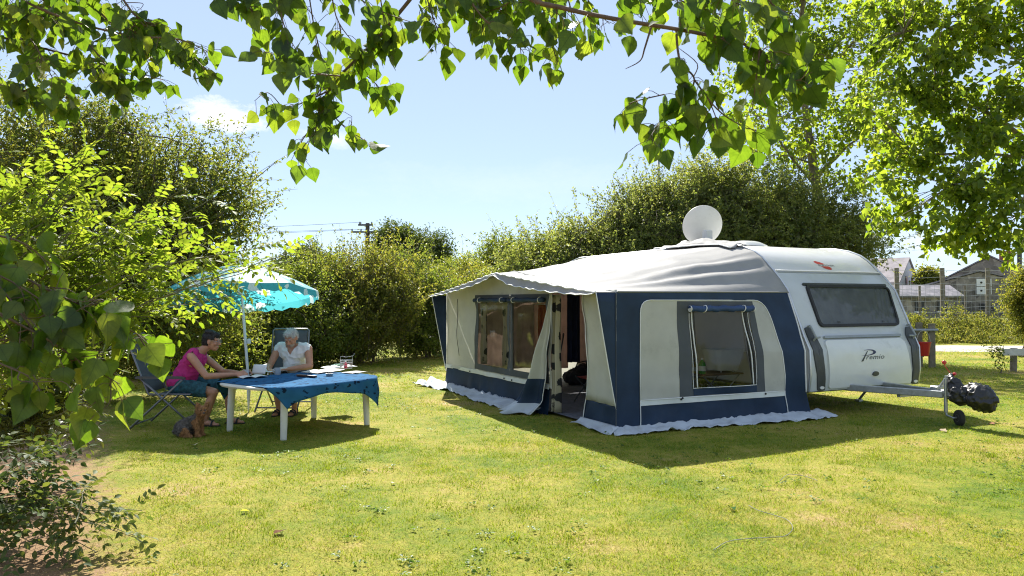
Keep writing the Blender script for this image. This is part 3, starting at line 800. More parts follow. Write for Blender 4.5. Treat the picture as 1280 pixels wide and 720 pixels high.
def curtain(s0, s1, z0, z1, r0, folds, label, m=M_owl, amp=.03, name='curtain'):
    me_o = empty(name, AWM @ Vector((r0, (s0 + s1) / 2, z0)), A_CV)
    mb = MB(); P = []
    for i in range(61):
        a = i / 60; P.append([Vector((amp * math.sin(a * folds * 6.283 + .4 * math.sin(j * .5)) * (.6 + .4 * (1 - j / 16)), lerp(s0, s1, a) - (s0 + s1) / 2 + .006 * math.sin(j * .7 + a * 4), (z1 - z0) * j / 16)) for j in range(17)])
    mb.grid(P); o = mb.build('cloth', m, me_o, smooth=True, thick=.002)
    mb = MB(); mb.tube([(0, s0 - (s0 + s1) / 2 - .03, z1 - z0 + .005), (0, s1 - (s0 + s1) / 2 + .03, z1 - z0 + .005)], .008, 6); mb.build('rail', M_galv, me_o)
    return tag(me_o, label, 'curtain')
curtain(1.50, 1.72, .06, 1.74, .05, 2.2, 'beige curtain with black round motifs hanging from top to floor in the doorway', amp=.045)
curtain(3.14, 3.38, .56, 1.64, .05, 1.6, 'short beige curtain with black motifs at the door side of the far window', amp=.03)
curtain(4.06, 4.27, .56, 1.64, .05, 1.6, 'short beige curtain with black motifs at the outer side of the far window', amp=.03)
CVM2 = AWM
M_navyc = mat('navy_curtain', (.015, .022, .06), .9, var=.2); M_pink = mat('pinkish_curtain', (.64, .50, .44), .9, var=.1, transl=.45)
def inner_sheet(r0, r1, s, z0, z1, folds, m, label):
    o = empty('curtain', AWM @ Vector(((r0 + r1) / 2, s, z0)), A_CV); mb = MB(); P = []
    for i in range(41):
        a = i / 40; P.append([Vector((lerp(r0, r1, a) - (r0 + r1) / 2, .035 * math.sin(a * folds * 6.283) * (.4 + .6 * (1 - j / 10)), (z1 - z0) * j / 10)) for j in range(11)])
    mb.grid(P); mb.build('cloth', m, o, smooth=True, thick=.002)
    mb = MB(); mb.tube([((r0 - r1) / 2 - .02, 0, z1 - z0), ((r1 - r0) / 2 + .02, 0, z1 - z0)], .008, 6); mb.build('rail', M_galv, o)
    tag(o, label, 'curtain')
inner_sheet(2.40, 2.70, 5.30, .42, 1.85, 2.5, M_navyc, 'dark navy curtain hanging deep inside the awning, seen through the door')
inner_sheet(2.70, 3.2, 5.36, .30, 1.9, 1.5, M_pink, 'pinkish cloth hanging beside the navy curtain deep inside the awning')
inner_sheet(1.7, 2.48, 5.40, .30, 1.85, 3, M_pink, 'pinkish cloth panel left of the navy curtain inside the awning')
inner_sheet(.35, 1.62, 5.25, .35, 1.75, 4, mat('brown_pink_cloth', (.58, .50, .45), .9, var=.15, transl=.4), 'brownish cloth hung across the back of the awning, seen through its far window')
tw = empty('towel', AWM @ Vector((.45, 2.72, .98)), A_CV); mb = MB(); P = []
for i in range(13):
    P.append([Vector((.02 * math.sin(i * 1.3 + j * .4), lerp(-.16, .16, i / 12), .62 * j / 8)) for j in range(9)])
mb.grid(P); mb.build('cloth', mat('rust_towel', (.34, .06, .035), .95, var=.2, transl=.25), tw, smooth=True, thick=.006); mb = MB(); mb.tube([(0, -.3, .625), (0, .3, .625)], .005, 6); mb.build('line', M_pipe, tw)
tag(tw, 'rust red towel hanging on a line behind the window next to the door', 'towel')

# ---- furniture inside, seen through the side window and the door
M_wood = mat('brown_board', (.16, .09, .05), .6, var=.3)
tb = empty('folding_table', AWM @ Vector((2.50, 1.10, 0)), A_CV)
tag(tb, 'low brown folding table inside the awning behind the side window', 'table')
mb = MB(); mb.box((0, 0, .56), (.8, .5, .025), None, .008); mb.build('tabletop', M_wood, tb)
for sx_ in (-1, 1):
    for sy in (-1, 1):
        mb = MB(); mb.tube([(sx_ * .36, sy * .2, .55), (-sx_ * .20, sy * .22, .06)], .011, 6); mb.build('leg', M_galv, tb)
bx = empty('plastic_basin', AWM @ Vector((2.72, 1.12, .5725)), A_CV)
tag(bx, 'white plastic basin on the table behind the side window', 'basin')
mb = MB(); P = []
for (h, w, d) in ((0, .2, .15), (.30, .285, .2), (.32, .30, .21), (.32, .28, .195), (.03, .19, .14)):
    P.append([Vector((w * c, d * s_, h + .03)) for (c, s_) in rounded([(-1, -1), (1, -1), (1, 1), (-1, 1)], .35, 4)])
mb.grid([list(r_) for r_ in zip(*P)], close_u=True); mb.add([p for p in P[0]], [list(range(len(P[0])))[::-1]]); mb.add([p for p in P[-1]], [list(range(len(P[-1])))])
mb.build('bowl', mat('basin_plastic', (.72, .75, .72), .4, var=.04, transl=.2), bx, smooth=True, angle=45)
for sx_ in (-1, 1):
    mb = MB(); mb.tube([(sx_ * .12, -.1, 0), (sx_ * .12, -.1, .035)], .012, 6); mb.build('foot', M_white, bx)
mb = MB(); mb.tube([(.26, -.16, .32), (.31, -.2, .31), (.33, -.21, .28)], .008, 6); mb.build('handle', M_white, bx)
def bottle(r, s, z, h, rad, col, label, cap=(.7, .7, .65)):
    o = empty('bottle', AWM @ Vector((r, s, z)), 0); mb = MB()
    mb.lathe([(rad * .9, 0), (rad, .01), (rad, h * .55), (rad * .8, h * .68), (rad * .35, h * .82), (rad * .33, h * .9)], 18)
    mb.build('body', mat('bottle_plastic', col, .25, var=.1, transl=.35), o, smooth=True, angle=50)
    mb = MB(); mb.lathe([(rad * .42, h * .88), (rad * .42, h * .98), (rad * .3, h)], 14); mb.build('cap', mat('bottle_cap_plastic', cap, .4), o)
    mb = MB(); mb.lathe([(rad * 1.015, h * .18), (rad * 1.015, h * .48)], 18, None, False); mb.build('sticker', mat('bottle_sticker', (.6, .6, .5), .5), o)
    tag(o, label, 'bottle')
bottle(2.20, .98, .5725, .24, .052, (.06, .32, .06), 'green plastic bottle on the table behind the side window')
bottle(2.12, 1.06, .5725, .20, .042, (.55, .38, .02), 'yellow bottle beside the green one behind the side window', (.1, .1, .1))

def folding_chair_simple(loc, rz, label, m):
    o = empty('camp_chair', AWM @ Vector(loc), rz)
    mb = MB(); P = [[Vector((x, lerp(-.22, .22, j / 6), .45 - .03 * math.sin(math.pi * j / 6))) for j in range(7)] for x in (-.2, 0, .2)]; mb.grid(P); mb.build('seat', m, o, smooth=True, thick=.008)
    mb = MB(); P = [[Vector((-.22 - .12 * z, lerp(-.22, .22, j / 6), .45 + z)) for j in range(7)] for z in (.1, .35, .62)]; mb.grid(P); mb.build('backrest', m, o, smooth=True, thick=.008)
    for y in (-.24, .24):
        mb = MB(); mb.tube([(.25, y, .06), (-.2, y, .45), (-.31, y, 1.08)], .012, 6); mb.build('leg', M_darkpl, o, smooth=True)
        mb = MB(); mb.tube([(-.28, y, .06), (.22, y, .46)], .012, 6); mb.build('leg', M_darkpl, o, smooth=True)
    tag(o, label, 'chair')
folding_chair_simple((1.2, 2.35, 0), A_CV + R(200), 'folding chair with rust red cloth behind the middle window of the awning', mat('rust_red_cloth', (.30, .05, .035), .85, var=.2, transl=.2))
folding_chair_simple((1.15, 3.9, 0), A_CV + R(150), 'folding chair with dull brown cloth behind the far window of the awning', mat('brown_cloth', (.22, .12, .09), .85, var=.2, transl=.2))
hb_ = empty('holdall', AWM @ Vector((2.35, 4.75, .05)), A_CV + R(20)); tag(hb_, 'dark rumpled holdall on the awning floor, seen through the door', 'bag')
me = body_mesh('bag_body', [('e', (0, 0, .16), (.34, .2, .17)), ('e', (.22, .05, .2), (.16, .16, .15)), ('e', (-.25, -.05, .15), (.17, .18, .14))], .02, 2, .5, .03, 6); link('bag_body', me, mat('black_nylon', (.02, .02, .024), .7, var=.3), hb_)
mb = MB(); mb.tube([(-.2, -.05, .28), (-.15, -.08, .42), (.12, -.08, .44), (.2, -.02, .32)], .014, 6); mb.build('handle', M_rubber, hb_, smooth=True)
def unit(a): return a / np.maximum(np.linalg.norm(a, axis=-1, keepdims=True), 1e-9)
# ================================================================== TABLE, PARASOL, CHAIRS
M_tabpl = mat('cream_white_plastic', (.68, .67, .60), .45, var=.05, dirt=((.5, .48, .40), 6, .55, .9))
TC = Vector((-2.77, 9.86, 0)); TA = math.atan2(.82, .572); TZ = .635
TAX, TBX = .93, .74
def sup(a, b, th, n=3.4):
    c, s = math.cos(th), math.sin(th)
    return Vector((a * math.copysign(abs(c) ** (2 / n), c), b * math.copysign(abs(s) ** (2 / n), s), 0))
tbl = empty('garden_table', TC, TA); tag(tbl, 'white plastic garden table with rounded corners and stout legs', 'table')
mb = MB(); K = 72; P = []
for (sc_, z) in ((.90, -.035), (.985, -.042), (1.0, -.022), (.995, -.006), (.97, 0), (.5, 0)): P.append([sup(TAX * sc_, TBX * sc_, 2 * math.pi * k / K) + Vector((0, 0, TZ + z)) for k in range(K)])
mb.grid([list(q) for q in zip(*P)], close_u=True); mb.add(P[-1], [list(range(K))]); mb.add(P[0], [list(range(K))[::-1]])
mb.build('tabletop', M_tabpl, tbl, smooth=True, angle=40)
for sx_ in (-1, 1):
    for sy in (-1, 1):
        mb = MB(); mb.tube([(sx_ * .68, sy * .53, 0), (sx_ * .67, sy * .525, .3), (sx_ * .655, sy * .515, TZ - .03)], [.038, .043, .048], 16); mb.build('leg', M_tabpl, tbl, smooth=True, angle=50)
# the cloth: covers most of the table, hangs over the edge, leaves the left end bare
def cloth_mat2():
    m, nt, out = nodes_of('blue_table_cloth'); b = nt.nodes.new('ShaderNodeBsdfPrincipled'); b.inputs['Roughness'].default_value = .9; b.inputs['Specular IOR Level'].default_value = .08
    tc = nt.nodes.new('ShaderNodeTexCoord')
    v = nt.nodes.new('ShaderNodeTexVoronoi'); v.inputs['Scale'].default_value = 11.5; v.inputs['Randomness'].default_value = .9; n = nt.nodes.new('ShaderNodeTexNoise'); n.inputs['Scale'].default_value = 9; n.inputs['Detail'].default_value = 3
    mp = nt.nodes.new('ShaderNodeMapping'); mp.inputs['Scale'].default_value = (1, 1, .8); L(nt, tc.outputs['Object'], mp.inputs[0])
    va = nt.nodes.new('ShaderNodeVectorMath'); va.operation = 'SCALE'; va.inputs['Scale'].default_value = .16; L(nt, n.outputs['Color'], va.inputs[0]); vb = nt.nodes.new('ShaderNodeVectorMath'); L(nt, mp.outputs[0], vb.inputs[0]); L(nt, va.outputs[0], vb.inputs[1]); L(nt, vb.outputs[0], v.inputs['Vector'])
    n2 = nt.nodes.new('ShaderNodeTexNoise'); n2.inputs['Scale'].default_value = 34; L(nt, tc.outputs['Object'], n2.inputs[0])
    ad = nt.nodes.new('ShaderNodeMath'); ad.operation = 'MULTIPLY_ADD'; ad.inputs[1].default_value = .55; L(nt, n2.outputs['Fac'], ad.inputs[0]); L(nt, v.outputs['Distance'], ad.inputs[2])
    r = ramp(nt, [(.53, (.010, .024, .05)), (.58, (.03, .125, .26))]); L(nt, ad.outputs[0], r.inputs[0])
    n3 = nt.nodes.new('ShaderNodeTexNoise'); n3.inputs['Scale'].default_value = 5; L(nt, tc.outputs['Object'], n3.inputs[0]); rr = ramp(nt, [(.3, (.8, .85, .9)), (.7, (1.25, 1.25, 1.2))]); L(nt, n3.outputs['Fac'], rr.inputs[0])
    x = nt.nodes.new('ShaderNodeMix'); x.data_type = 'RGBA'; x.blend_type = 'MULTIPLY'; x.inputs['Factor'].default_value = 1; L(nt, r.outputs[0], x.inputs['A']); L(nt, rr.outputs[0], x.inputs['B']); L(nt, x.outputs['Result'], b.inputs['Base Color'])
    t = nt.nodes.new('ShaderNodeBsdfTranslucent'); L(nt, x.outputs['Result'], t.inputs['Color']); ms = nt.nodes.new('ShaderNodeMixShader'); ms.inputs[0].default_value = .22; L(nt, b.outputs[0], ms.inputs[1]); L(nt, t.outputs[0], ms.inputs[2]); L(nt, ms.outputs[0], out.inputs[0]); return m
clo = empty('tablecloth', (TC.x, TC.y, TZ), TA); tag(clo, 'blue tablecloth with dark leaf print hanging over the white garden table', 'tablecloth')
mb = MB(); P = []; NX, NY = 84, 72
def hang(p):
    """drape a flat point over the table's edge"""
    x, y = p; d = ((abs(x) / (TAX + .012)) ** 3.4 + (abs(y) / (TBX + .012)) ** 3.4) ** (1 / 3.4)
    if d <= 1: return Vector((x, y, .006))
    q = Vector((x, y)) / d; over = (Vector((x, y)) - q).length
    out_ = min(over, .02) * .7 + over * .10 + .014 * math.sin(x * 14 + y * 11) * min(1, over * 8)
    n = Vector((math.copysign(abs(q.x / TAX) ** 2.4, q.x) / TAX, math.copysign(abs(q.y / TBX) ** 2.4, q.y) / TBX)).normalized()
    q2 = q + n * out_; return Vector((q2.x, q2.y, .006 - max(0, over - .012) * (1 + .05 * math.sin(x * 9))))
cr = R(-38)      # the cloth lies askew on the table
for i in range(NX + 1):
    row = []
    for j in range(NY + 1):
        a = -1 + 2 * i / NX; b_ = -1 + 2 * j / NY
        x = a * .965; y = b_ * .865
        xx = x * math.cos(cr * .10) - y * math.sin(cr * .10) + .085; yy = x * math.sin(cr * .10) + y * math.cos(cr * .10) - .03
        row.append(hang((xx, yy)))
    P.append(row)
mb.grid(P); mb.build('cloth', cloth_mat2(), clo, smooth=True, thick=.003)
TM = Matrix.Translation((TC.x, TC.y, 0)) @ Matrix.Rotation(TA, 4, 'Z')
TOPZ = TZ + .0095
def on_table(u, v):
    """point of the table top seen at photo position (u, v)"""
    d = at(u, v, 5) - Vector((0, 0, H)); t = (TOPZ - H) / d.z; return Vector((0, 0, H)) + d * t

# parasol
def parasol_mat():
    m, nt, out = nodes_of('turquoise_print'); tc = nt.nodes.new('ShaderNodeTexCoord'); b = nt.nodes.new('ShaderNodeBsdfPrincipled'); b.inputs['Roughness'].default_value = .6
    mp = nt.nodes.new('ShaderNodeMapping'); mp.inputs['Scale'].default_value = (3.2, 4.6, 3.4); mp.inputs['Rotation'].default_value = (0, 0, .5); mp.inputs['Location'].default_value = (.55, .35, .4); L(nt, tc.outputs['Object'], mp.inputs[0])
    n = nt.nodes.new('ShaderNodeTexNoise'); n.inputs['Scale'].default_value = 1.15; n.inputs['Detail'].default_value = 2.5; n.inputs['Distortion'].default_value = .8; L(nt, mp.outputs[0], n.inputs[0])
    v = nt.nodes.new('ShaderNodeTexVoronoi'); v.inputs['Scale'].default_value = .95; v.inputs['Randomness'].default_value = .9; L(nt, mp.outputs[0], v.inputs[0])
    ad = nt.nodes.new('ShaderNodeMath'); ad.operation = 'MULTIPLY_ADD'; ad.inputs[1].default_value = -.75; L(nt, n.outputs['Fac'], ad.inputs[0]); L(nt, v.outputs['Distance'], ad.inputs[2])
    r = ramp(nt, [(-.13, (.72, .80, .80)), (-.09, (.055, .36, .42))]); L(nt, ad.outputs[0], r.inputs[0]); L(nt, r.outputs[0], b.inputs['Base Color'])
    r2 = ramp(nt, [(-.13, (.75, .90, .90)), (-.09, (.10, .54, .62))]); L(nt, ad.outputs[0], r2.inputs[0])
    t = nt.nodes.new('ShaderNodeBsdfTranslucent'); L(nt, r2.outputs[0], t.inputs['Color']); ms = nt.nodes.new('ShaderNodeMixShader'); ms.inputs[0].default_value = .5; L(nt, b.outputs[0], ms.inputs[1]); L(nt, t.outputs[0], ms.inputs[2]); L(nt, ms.outputs[0], out.inputs[0]); return m
M_pole = mat('white_pole_paint', (.70, .73, .74), .35, var=.05)
par = empty('parasol', (-3.93, 11.25, 0)); tag(par, 'turquoise and white patterned parasol on a white pole, tilted towards the sun', 'parasol')
top = Vector((-.16, .05, 2.20)); axis = Vector((-.07, .14, 1)).normalized()
mb = MB(); mb.tube([(0, 0, .42), top * .62 + Vector((.0, 0, .10))], .021, 12); mb.tube([top * .60 + Vector((0, 0, .1)), top + axis * .06], .0165, 12); mb.build('pole', M_pole, par, smooth=True, angle=50)
mb = MB(); mb.lathe([(.003, -.02), (.012, .05), (.028, .30), (.030, .43)], 12); mb.build('ground_spike', M_pole, par, smooth=True)
mb = MB(); mb.lathe([(.03, .37), (.043, .375), (.043, .47), (.03, .475)], 14); mb.tube([(.03, -.02, .42), (.08, -.04, .42)], .012, 6); mb.build('clamp', mat('green_plastic', (.03, .22, .08), .4), par, smooth=True, angle=40)
mb = MB(); mb.lathe([(.022, 1.02), (.03, 1.025), (.03, 1.09), (.022, 1.095)], 12, Matrix.Translation(top * .5 * 0)); mb.build('pole_collar', M_pole, par, smooth=True, angle=40)
Q = Vector((0, 0, 1)).rotation_difference(axis).to_matrix().to_4x4(); PM = Matrix.Translation(top) @ Q @ Matrix.Rotation(R(10), 4, 'Z')
NRIB = 8; RAD = 1.13; DEP = .44
def can(r, th):
    k = (th / (2 * math.pi) * NRIB) % 1; sag = math.sin(math.pi * k)
    rr = r * RAD * (1 - .055 * sag * r); z = -DEP * (r ** 1.55) - .035 * sag * r * (1 - r * .5) * 1.2
    return Vector((rr * math.cos(th), rr * math.sin(th), z))
mb = MB(); NT = 96
mb.grid([[can(max(.01, j / 14), 2 * math.pi * i / NT) for j in range(15)] for i in range(NT)], close_u=True, M=PM)
M_par = parasol_mat(); cn = mb.build('canopy', M_par, par, smooth=True)
mb = MB(); P = []
for i in range(NT):
    th = 2 * math.pi * i / NT; e = can(1, th); P.append([e + Vector((math.cos(th) * .004 * j, math.sin(th) * .004 * j, -.035 * j - .012 * math.sin(th * 24) * j * .5)) for j in range(4)])
mb.grid(P, close_u=True, M=PM); mb.build('valance', M_par, cn, smooth=True)
for i in range(NRIB):
    th = 2 * math.pi * i / NRIB; mb = MB(); mb.tube([can(max(.02, j / 8), th) - Vector((0, 0, .012)) for j in range(9)], .004, 5, True, PM); mb.tube([Vector((0, 0, -.42)), can(.5, th) - Vector((0, 0, .012))], .0035, 5, True, PM); mb.build('rib', M_alu, par)
mb = MB(); mb.lathe([(.02, -.02), (.026, .0), (.022, .03), (.01, .075), (0, .085)], 12, PM, False); mb.lathe([(.028, -.45), (.034, -.44), (.034, -.40), (.028, -.39)], 12, PM); mb.build('hub', M_pole, par, smooth=True, angle=50)

# folding armchairs
M_tubeg = mat('grey_anodised_tube', (.16, .17, .18), .4, metal=.5, var=.1); M_sling = mat('charcoal_sling', (.075, .085, .10), .8, var=.12, transl=.12, bump=.2, bscale=120)
def garden_chair(loc, rz, label, recl=.30):
    """faces +x"""
    o = empty('folding_chair', loc, rz); tag(o, label, 'chair', 'grey folding garden chairs')
    W2 = .285; bx, bz = -.24, .44
    tx, tz = bx - recl, 1.20
    mb = MB(); P = [[Vector((lerp(.26, bx + .01, i / 8), lerp(-W2 + .02, W2 - .02, j / 8), lerp(.445, .425, i / 8) - .03 * math.sin(math.pi * j / 8) * math.sin(math.pi * i / 8))) for j in range(9)] for i in range(9)]
    mb.grid(P); mb.build('seat', M_sling, o, smooth=True, thick=.004)
    mb = MB(); P = [[Vector((lerp(bx - .02, tx, i / 10) - .035 * math.sin(math.pi * j / 8) * math.sin(math.pi * i / 10), lerp(-W2 + .02, W2 - .02, j / 8), lerp(.47, tz, i / 10))) for j in range(9)] for i in range(11)]
    mb.grid(P); mb.build('backrest', M_sling, o, smooth=True, thick=.004)
    mb = MB(); mb.tube([(bx, -W2, bz), (tx, -W2, tz), (tx - .005, -W2 + .03, tz + .02), (tx - .005, W2 - .03, tz + .02), (tx, W2, tz), (bx, W2, bz)], .013, 8); mb.tube([(bx + .015, -W2, .45), (.28, -W2, .445), (.28, W2, .445), (bx + .015, W2, .45)], .013, 8); mb.build('frame', M_tubeg, o, smooth=True, angle=60)
    for s in (-1, 1):
        y = s * (W2 + .025)
        mb = MB(); mb.tube([(.36, y, .012), (-.34, y, .66)], .014, 8); mb.build('leg', M_tubeg, o, smooth=True)
        mb = MB(); mb.tube([(-.46, y + s * .016, .012), (.20, y + s * .016, .64)], .014, 8); mb.build('leg', M_tubeg, o, smooth=True)
        mb = MB(); P = []
        for (x, z, w, h) in ((-.40, .665, .018, .012), (-.38, .67, .025, .016), (.18, .665, .027, .016), (.23, .655, .02, .012)): P.append([Vector((x, y + w * c, z + h * d)) for c, d in ((-1, -1), (1, -1), (1, 1), (-1, 1))])
        mb.grid([list(q) for q in zip(*P)], close_u=True); mb.add(P[0], [(0, 1, 2, 3)]); mb.add(P[-1], [(3, 2, 1, 0)]); mb.build('armrest', M_darkpl, o, smooth=True, angle=40)
    for (x, z) in ((.30, .066), (-.40, .066)):
        mb = MB(); mb.tube([(x, -W2 - .03, z), (x, W2 + .03, z)], .011, 8); mb.build('stretcher', M_tubeg, o, smooth=True)
    return o
garden_chair((-4.48, 10.06, 0), R(3), 'grey folding chair the woman in the pink top sits on', .30)
garden_chair((-3.50, 11.55, 0), R(-92), 'grey high-backed folding chair the grey-haired man sits on', .10)

# ================================================================== PEOPLE
def skin_mat(name, c):
    m, nt, out = nodes_of(name); b = nt.nodes.new('ShaderNodeBsdfPrincipled'); tc = nt.nodes.new('ShaderNodeTexCoord'); n = nt.nodes.new('ShaderNodeTexNoise'); n.inputs['Scale'].default_value = 14; n.inputs['Detail'].default_value = 5; L(nt, tc.outputs['Object'], n.inputs[0])
    r = ramp(nt, [(.3, tuple(x * .85 for x in c)), (.7, tuple(min(1, x * 1.12) for x in c))]); L(nt, n.outputs['Fac'], r.inputs[0]); L(nt, r.outputs[0], b.inputs['Base Color']); b.inputs['Roughness'].default_value = .5
    b.inputs['Subsurface Weight'].default_value = .12; b.inputs['Subsurface Radius'].default_value = (.5, .2, .1); b.inputs['Subsurface Scale'].default_value = .02; L(nt, b.outputs[0], out.inputs[0]); return m
M_skin = skin_mat('tanned_skin', (.46, .235, .145)); M_skin2 = skin_mat('brown_tanned_skin', (.42, .205, .12))
M_lip = mat('lips', (.40, .13, .11), .45); M_eye = mat('eye', (.02, .015, .012), .2); M_beard = mat('grey_stubble', (.34, .28, .24), .8, var=.2, scale=60)
def head_frame(c, fwd, up=(0, 0, 1), roll=0):
    f = Vector(fwd).normalized(); l = Vector(up).cross(f).normalized(); u = f.cross(l); return Matrix(((f.x, l.x, u.x), (f.y, l.y, u.y), (f.z, l.z, u.z))), Vector(c)
def head_shapes(Rm, c, k=1.0):
    def p(x, y, z): return c + Rm @ Vector((x * k, y * k, z * k))
    E = lambda q, r: ('e', p(*q), tuple(a * k for a in r), Rm)
    s = [E((-.012, 0, .032), (.095, .075, .088)), E((.018, 0, -.02), (.074, .063, .085)), E((.045, 0, -.075), (.042, .042, .038)), E((.062, 0, -.092), (.022, .024, .018)),
         ('c', p(.090, 0, .018), .010 * k, p(.113, 0, -.022), .013 * k), E((.106, 0, -.026), (.013, .018, .010)), E((.088, 0, -.057), (.012, .024, .008)), E((.086, 0, -.068), (.012, .021, .007))]
    for y in (-1, 1):
        s += [E((-.005, y * .077, -.004), (.022, .010, .034)), E((.083, y * .030, .034), (.012, .026, .009)), E((.070, y * .042, -.018), (.020, .022, .018)), E((.077, y * .030, .013), (.012, .013, .010))]
    return s, p
def hand_shapes(wrist, dirv, nrm, curl=.6, side=1, k=1.0, spread=.10):
    """palm, four unequal bent fingers and a thumb; nrm is the back of the hand"""
    w = Vector(wrist); d = Vector(dirv).normalized(); n = Vector(nrm); n = (n - d * n.dot(d)).normalized(); s = d.cross(n) * side
    S = []; pl = .088 * k
    for q in (-.026, -.009, .009, .026): S.append(('c', w + s * q * .55 * k, .014 * k, w + d * pl + s * q * k * 1.05, .0115 * k))
    for q, ln in ((-.028, .060), (-.0095, .076), (.0095, .082), (.028, .072)):
        b = w + d * pl + s * q * k * 1.1; dd = (d + s * q * spread * 30 * .25).normalized(); a = 0; p0 = b
        for f, c_ in ((.45, .35), (.32, .9), (.23, .7)):
            a += curl * c_; e = p0 + (dd * math.cos(a) - n * math.sin(a)) * ln * f * k; S.append(('c', p0, .0090 * k, e, .0080 * k)); p0 = e
    tb = w + d * .022 * k + s * .024 * k; t1 = tb + (d * .6 + s * .75 - n * .25).normalized() * .040 * k; t2 = t1 + (d * .9 + s * .25 - n * .3 * (1 + curl)).normalized() * .032 * k
    S += [('c', tb, .0135 * k, t1, .0105 * k), ('c', t1, .0105 * k, t2, .0085 * k)]
    return S
def paint(me, rules):
    """face materials by place on the body"""
    idx = np.zeros(len(me.polygons), np.int32); cs = np.empty(len(me.polygons) * 3); me.polygons.foreach_get('center', cs); cs = cs.reshape(-1, 3)
    for (c, rr, Rm, mi) in rules:
        d = (cs - np.array(c)) @ np.array(Rm); idx[((d / np.array(rr)) ** 2).sum(1) < 1] = mi
    me.polygons.foreach_set('material_index', idx)
def cut(me, keep):
    import bmesh
    bm = bmesh.new(); bm.from_mesh(me); bmesh.ops.delete(bm, geom=[f for f in bm.faces if not keep(f.calc_center_median())], context='FACES'); bm.to_mesh(me); bm.free(); return me
def shell(me, thick=.004):
    return me

# ---- woman, faces +x in her own frame, right side towards the camera
WO = Vector((-4.40, 10.06, 0)); wom = empty('person', WO, R(2)); tag(wom, 'dark-haired woman in a pink sleeveless top and teal shorts holding a grey mug', 'person')
sh = [('e', (-.01, 0, .555), (.155, .185, .125)), ('c', (.0, 0, .58), .135, (.08, 0, .74), .130), ('c', (.08, 0, .74), .132, (.17, 0, .89), .128), ('e', (.16, -.075, .88), (.115, .095, .115)), ('e', (.16, .075, .88), (.115, .095, .115)),
      ('c', (.18, -.10, .955), .07, (.18, .10, .955), .07), ('c', (.18, -.15, .93), .066, (.17, .15, .93), .066), ('c', (.20, 0, .95), .064, (.325, 0, 1.05), .053)]
for s, kx, kz, ax_, az, fx_ in ((-1, .45, .45, .34, .075, .09), (1, .585, .49, .60, .085, .09)):
    y = s * .105
    sh += [('c', (.02, y, .53), .098, (kx, y + s * .015, kz), .064), ('c', (kx, y + s * .015, kz - .005), .060, ((kx + ax_) / 2 - .012, y + s * .01, kz * .56), .056), ('c', ((kx + ax_) / 2 - .012, y + s * .01, kz * .56), .056, (ax_, y, az), .036),
           ('c', (ax_ - .02, y, .05), .036, (ax_ + .10, y, .045), .032), ('c', (ax_ + .08, y - .012, .032), .024, (ax_ + .17, y - .012, .026), .020), ('c', (ax_ + .08, y + .016, .03), .022, (ax_ + .155, y + .018, .024), .017)]
RE, RW = Vector((.40, -.235, .675)), Vector((.735, -.10, .685)); LE, LW = Vector((.45, .25, .69)), Vector((.77, .02, .69))
for sd, s0, e, w in ((-1, (.19, -.19, .925), RE, RW), (1, (.18, .19, .925), LE, LW)):
    sh += [('c', s0, .056, e, .043), ('c', e, .043, Vector(e).lerp(w, .35), .041), ('c', Vector(e).lerp(w, .35), .041, w, .026)]
MUG1 = Vector((.905, .0, TOPZ))
sh += hand_shapes(RW, (.92, .14, .18), (.1, -1, .35), .62, 1); sh += hand_shapes(LW, (.9, -.02, .15), (-.1, 1, .35), .62, -1)
Rm, hc = head_frame((.385, 0, 1.115), (1, -.10, -.12))
hs, hp = head_shapes(Rm, hc, 1.05); sh += hs
me = body_mesh('body', sh, .0075, 3)
for mm in (M_skin, M_lip, M_eye): me.materials.append(mm)
paint(me, [(hp(.094, 0, -.062), (.016, .023, .011), Rm, 1)] + [(hp(.088, y, .016), (.02, .013, .006), Rm, 2) for y in (-.030, .030)])
o = bpy.data.objects.new('body', me); COL.objects.link(o); o.parent = wom
E_ = lambda q, r: ('e', hp(*q), r, Rm)
hair = body_mesh('hair', [E_((-.022, 0, .048), (.106, .090, .092)), E_((-.055, 0, -.005), (.070, .076, .085)), E_((.030, .010, .094), (.058, .064, .036)), E_((-.03, -.02, .12), (.07, .06, .03))], .008, 2, .5, .005, 26)
def haircut(hp, Rm, c, front=.066, low=-.055, k=1.05):
    inv = Rm.transposed()
    def keep(p):
        q = inv @ (p - c) / k
        if q.x > .055 and q.z < front: return False
        if abs(q.y) > .055 and q.x > -.022 and q.z < .030: return False
        if q.z < low: return False
        return True
    return keep
link('hair', cut(hair, haircut(hp, Rm, hc, .058)), mat('black_hair', (.012, .009, .008), .45, var=.3, scale=80, bump=.4, bscale=120), wom)
gl = MB()
for y in (-.033, .033): gl.tube([hp(.104, y + .024 * math.cos(a * .449), .012 + .018 * math.sin(a * .449)) for a in range(15)], .0018, 5)
gl.tube([hp(.106, -.010, .016), hp(.106, .010, .016)], .0018, 5)
for y in (-1, 1): gl.tube([hp(.102, y * .057, .016), hp(.0, y * .080, .018)], .0018, 5)
gl.build('glasses', M_greytrim, wom)
M_pink2 = mat('magenta_cotton', (.44, .022, .17), .85, var=.12, scale=8, bump=.3, bscale=18)
top_ = body_mesh('top', [('e', (-.015, 0, .575), (.175, .205, .12)), ('c', (.0, 0, .59), .152, (.08, 0, .74), .147), ('c', (.08, 0, .74), .148, (.165, 0, .885), .142), ('e', (.165, -.078, .88), (.125, .102, .122)), ('e', (.165, .078, .88), (.125, .102, .122)),
      ('c', (.18, -.115, .955), .076, (.18, .115, .955), .076), ('c', (.185, -.155, .935), .070, (.185, .155, .935), .070)], .009, 3, .5, .011, 7)
def keep_top(p):
    if p.z < .50: return False
    dn = (p - Vector((.275, 0, 1.035))).length
    if dn < .098: return False
    for s in (-1, 1):
        if abs(p.y) > .195 and p.z > .80: return False
    return True
link('top', cut(top_, keep_top), M_pink2, wom)
